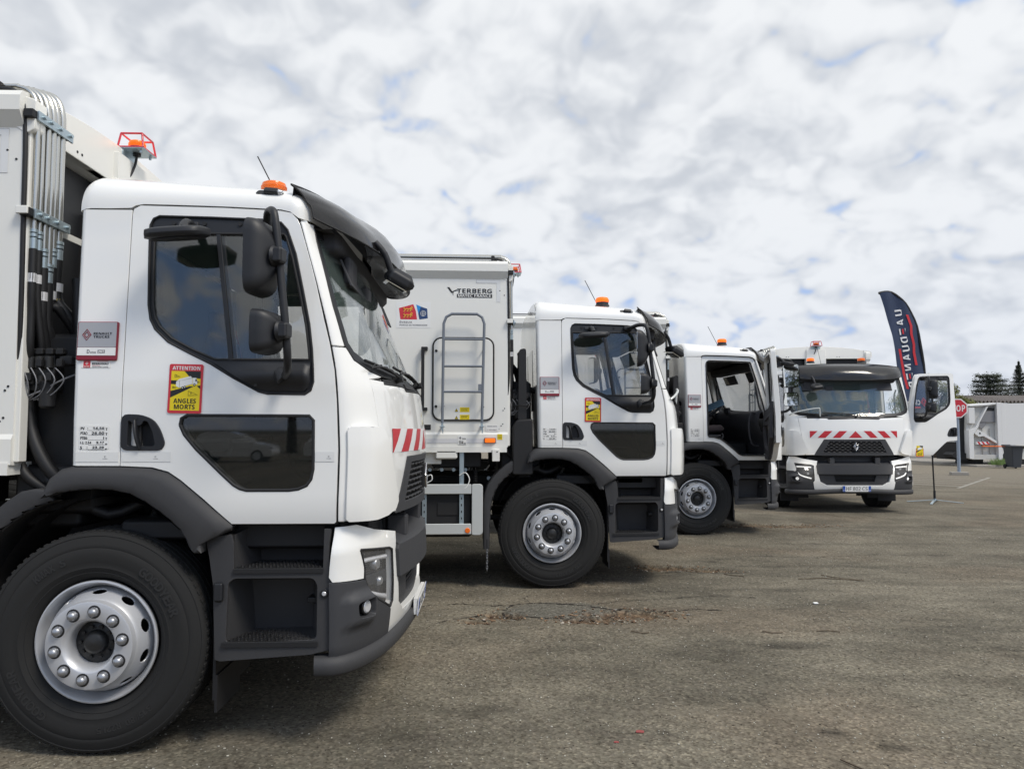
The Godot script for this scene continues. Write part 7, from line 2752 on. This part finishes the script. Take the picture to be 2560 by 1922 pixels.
func far_things() -> void:
	var pv := mb("concrete")
	pv.box(Vector3(45.0, 0.0, -38.35), Vector3(51.0, 0.16, 12.0), 0.02)
	tag(pv.put("pavement", self), "low kerbed pavement under the old refuse truck", "", "", "structure")
	# white hatching painted on the road
	var line := func(x0: float, z0: float, x1: float, z1: float, w: float) -> void:
		var b := mb("road_white")
		var d := Vector2(x1 - x0, z1 - z0)
		var n := Vector2(-d.y, d.x).normalized() * w * 0.5
		var a := Vector2(x0, z0)
		var e := Vector2(x1, z1)
		var q := [a + n, e + n, e - n, a - n]
		b.flat(Vector3(q[0].x, 0.005, q[0].y), Vector3(q[1].x, 0.005, q[1].y), Vector3(q[2].x, 0.005, q[2].y), Vector3.UP)
		b.flat(Vector3(q[0].x, 0.005, q[0].y), Vector3(q[2].x, 0.005, q[2].y), Vector3(q[3].x, 0.005, q[3].y), Vector3.UP)
		tag(b.put("road_marking", self), "worn white painted line of the hatching near the stop sign", "", "", "structure")
	line.call(11.2, -21.7, 13.9, -26.9, 0.14)
	line.call(13.9, -26.9, 15.6, -25.2, 0.10)
	line.call(11.9, -20.6, 15.6, -25.2, 0.10)
	for k in 5:
		var u := 0.12 + k * 0.17
		line.call(lerpf(11.2, 13.9, u), lerpf(-21.7, -26.9, u), lerpf(11.9, 15.6, u), lerpf(-20.6, -25.2, u), 0.13)
	line.call(21.0, -38.0, 24.0, -37.0, 0.25)
	line.call(16.5, -24.5, 30.0, -25.5, 0.10)
	var g := mb("leaves_grass")
	g.use_color = true
	var rng := RandomNumberGenerator.new()
	rng.seed = 4
	for k in 260:
		var p := Vector3(20.6 + rng.randfn() * 0.18, 0.09, -32.5 + rng.randfn() * 0.12)
		var s := rng.randf_range(0.10, 0.34)
		var d := Vector3(rng.randfn() * 0.4, 1, rng.randfn() * 0.4).normalized() * s
		g.color = Color(1, 1, 1) * rng.randf_range(0.7, 1.3)
		var x := Vector3(0.02, 0, rng.randf_range(-0.02, 0.02))
		g.flat(p - x, p + x, p + d, Vector3(0, 0.5, 1).normalized())
	var gt := g.put("grass", self)
	tag(gt, "tuft of green weeds at the kerb left of the wheelie bin", "grass", "", "stuff")
	shed()
	old_truck()
	far_trailer()
	wheelie_bin()
	stop_sign()
	broad_tree("leafy_tree", Vector3(22.6, 0, -41), 4.4, 2.2, 3, "yellow green leafy tree seen through the open door's window", "", 22000)
	hatchback("parked_car", Vector3(-11.4, 0, 31), "white hatchback mirrored in the near truck's dark lower door pane, middle one of three")
	hatchback("parked_car_001", Vector3(-15.9, 0, 33), "white hatchback mirrored at the left end of the near truck's dark lower door pane")
	hatchback("parked_car_002", Vector3(-6.2, 0, 32), "white hatchback standing to the right of the other two mirrored hatchbacks")
	# trees behind the photographer, mirrored in the cab windows
	broad_tree("roadside_tree", Vector3(-21, 0, 44), 9.5, 4.6, 31, "broad dark green tree mirrored in the near truck's side window, leftmost of three", "", 9000)
	broad_tree("roadside_tree_001", Vector3(-12, 0, 46), 8.6, 4.2, 32, "broad dark green tree mirrored in the near truck's side window, middle one of three", "", 9000)
	broad_tree("roadside_tree_002", Vector3(-3, 0, 46), 8.0, 4.4, 33, "broad dark green tree mirrored in the near truck's side window, rightmost of three", "", 9000)
	needle_tree("cedar_tree", Vector3(49.9, 0, -80), 7.3, 1.9, 5, "dark spreading cedar above the shed roof", true)
	needle_tree("fir_tree", Vector3(54.3, 0, -82), 8.9, 2.0, 6, "dark pointed fir right of the spreading cedar", false)
	needle_tree("cedar_tree_001", Vector3(54.0, 0, -78), 5.2, 2.6, 9, "low dark cedar filling the gap in front of the pointed fir", true)

const SKY_W := 3072

# ------------------------------------------------------------------ the place
const SUN := Vector3(0.50, 0.80, 0.40)

func truck_parts(t: Node3D) -> void:
	cab_sides(t)
	cab_roof(t)
	cab_front(t, false)
	bumper(t, false)
	steps(t)
	fenders(t)
	chassis(t)
	inside(t)
	door(t, 1).name = "door"
	door(t, -1)
	wheel(t, 0.0, 1, true)
	wheel(t, 0.0, -1, true)
	for x in [-3.9, -5.25]:
		for s in [1, -1]:
			wheel(t, x, s, false)
	refuse_body(t, false)
	body_side_kit(t)
	pipes(t)
	underframe(t)
	side_plate(t)
	weight_sticker(t, [["PV   :", 0.035, "14,56", 0.055, "T"], ["PTAC:", 0.034, "26.00", 0.060, "T"], ["PTRA:", 0.034, ".", 0.004, "T"], ["l.L: 2,54", 0.052, "9,17", 0.036, "m"], ["S    :", 0.035, "23,29", 0.055, "m²"]])
	strip(t, -0.108, 0.096, 1.42)
	var d := t.get_node("door")
	for k in [[0.112, 0.348], [1.045, 1.138]]:
		strip(d, k[0], k[1], 1.42)
		var o: Node3D = d.get_child(d.get_child_count() - 1)
		o.position -= Vector3(HINGE.x, HINGE.y, HINGE.z)
	blind_spot_sticker(Transform3D(Basis(), -HINGE) * plane_at(0.410, 1.752, 0.001) * Transform3D(Basis(Vector3(0, 0, 1), -0.018), Vector3()), d)
	var d2 := t.get_node("door2")
	# the sticker on the other door, not mirrored
	var p := plane_at(0.95, 1.14, 0.001)
	p = plane_at(0.90, 1.165, 0.001)
	blind_spot_sticker(Transform3D(Basis(), Vector3(-HINGE.x, -HINGE.y, HINGE.z)) * Transform3D(Basis(Vector3(-1, 0, 0), Vector3(0, 1, 0), Vector3(0, 0, -1)), Vector3(0.93, 1.19, -p.origin.z)), d2)
	roof_kit(t, [false, false])

func set_look(t: Node3D, prefix: String, from: Material, to: Material, which := -1) -> void:
	var i := 0
	for c in t.get_children():
		if c is MeshInstance3D and c.name.begins_with(prefix):
			if which < 0 or which == i:
				for s in c.mesh.get_surface_count():
					if c.mesh.surface_get_material(s) == from:
						c.set_surface_override_material(s, to)
			i += 1

func lit_lamp(t: Node3D, called: String, at: Vector3, color: Color, energy: float) -> void:
	var l := OmniLight3D.new()
	l.name = called
	l.position = at
	l.light_color = color
	l.light_energy = energy
	l.light_size = 0.03
	l.omni_range = 20.0
	l.omni_attenuation = 2.0
	l.shadow_enabled = true
	t.add_child(l, true)

func _ready() -> void:
	var cam := Camera3D.new()
	cam.name = "camera"
	cam.position = Vector3(0, 1.55, 0)
	cam.rotation = Vector3(atan(98.5 / 1660.0), 0, 0)
	cam.fov = rad_to_deg(2.0 * atan(830.5 / 1660.0))
	cam.near = 0.05
	cam.far = 2000.0
	add_child(cam)
	cam.current = true
	var env := Environment.new()
	env.background_mode = Environment.BG_SKY
	env.tonemap_mode = Environment.TONE_MAPPER_LINEAR
	env.tonemap_exposure = 1.0
	env.sdfgi_enabled = true
	env.ssao_enabled = true
	env.ssil_enabled = true
	var pano := PanoramaSkyMaterial.new()
	pano.panorama = ImageTexture.create_from_image(sky_image(SKY_W))
	var sk := Sky.new()
	sk.sky_material = pano
	env.sky = sk
	var we := WorldEnvironment.new()
	we.name = "world"
	we.environment = env
	add_child(we)
	var sun := DirectionalLight3D.new()
	sun.name = "sun"
	sun.light_color = Color(1.0, 0.965, 0.91)
	sun.light_energy = 0.76
	sun.light_angular_distance = 18.0
	sun.shadow_enabled = true
	add_child(sun)
	sun.look_at_from_position(SUN * 10.0, Vector3.ZERO)

	materials()
	foliage("leaves_leafy_tree", lin(0.115, 0.125, 0.022))
	foliage("leaves_cedar_tree", lin(0.115, 0.135, 0.105))
	foliage("leaves_cedar_tree_001", lin(0.115, 0.135, 0.105))
	foliage("leaves_fir_tree", lin(0.115, 0.135, 0.105))
	foliage("leaves_roadside", lin(0.035, 0.055, 0.018))
	foliage("leaves_grass", lin(0.07, 0.13, 0.02))
	arcs()
	ground()
	far_things()
	feather_flag()

	var t1 := base("refuse_truck", Vector3(-2.045, 0, -4.919))
	truck_parts(t1)
	tag(t1, "nearest white refuse truck at the left, filling the foreground with its front wheel", "truck", "white refuse trucks parked in a row")
	var spots := [[Vector3(0.334, 0, -8.828), 3.2, "second white refuse truck in the row, its ladder and black air intake behind the cab"],
		[Vector3(2.76 - 0.06, 0, -11.5 - 1.178), 3.0, "third white refuse truck in the row, its passenger door standing open"],
		[Vector3(6.46, -0.025, -15.85), -91.5, "white refuse truck facing the camera with lit headlights and an open door"]]
	for i in 3:
		var c: Node3D = t1.duplicate()
		c.name = "refuse_truck_%03d" % (i + 1)
		add_child(c)
		c.position = spots[i][0]
		c.rotation_degrees.y = spots[i][1]
		c.set_meta("label", spots[i][2])
		if i < 2:
			for part in c.get_children():
				if part.name.begins_with("beacon_bracket") or part.name.begins_with("beacon_cage") or part.name.begins_with("body_beacon"):
					part.position.x += 0.085
			stack(c)
			set_look(c, "beacon_lamp", M.orange_lens, M.orange_lit, 0)
			lit_lamp(c, "beacon_light", Vector3(0.63, 2.95, 0.50), Color(1, 0.55, 0.12), 0.012)
		else:
			set_look(c, "beacon_lamp", M.orange_lens, M.orange_lit, 0)
			lit_lamp(c, "beacon_light", Vector3(0.63, 2.95, 0.50), Color(1, 0.55, 0.12), 0.012)
			set_look(c, "headlight", M.clear_lens, M.lamp_lit)
			set_look(c, "fog_lamp", M.clear_lens, M.lamp_lit)
			for s in [-1.0, 1.0]:
				lit_lamp(c, "headlight_beam", Vector3(1.55, 0.85, 0.93 * s), Color(1, 0.97, 0.92), 0.04)
		number_plate(c, ["HF 791 CS", "HF 796 CS", "HF 802 CS"][i])
		if i == 1:
			c.get_node("door").rotation.y = deg_to_rad(75.0)
		if i == 2:
			c.get_node("wheel_cover").free()
			c.get_node("door2").rotation.y = deg_to_rad(-78.0)
	t1.rotation_degrees.y = 1.8
	t1.get_node("washing_rail").free()
	number_plate(t1, "HF 782 CS")
	set_look(t1, "body_beacon_lamp", M.orange_lens, M.orange_lit)
	lit_lamp(t1, "beacon_light", Vector3(-0.40, 3.41, 0), Color(1, 0.55, 0.12), 0.012)
	cracks()
	litter()
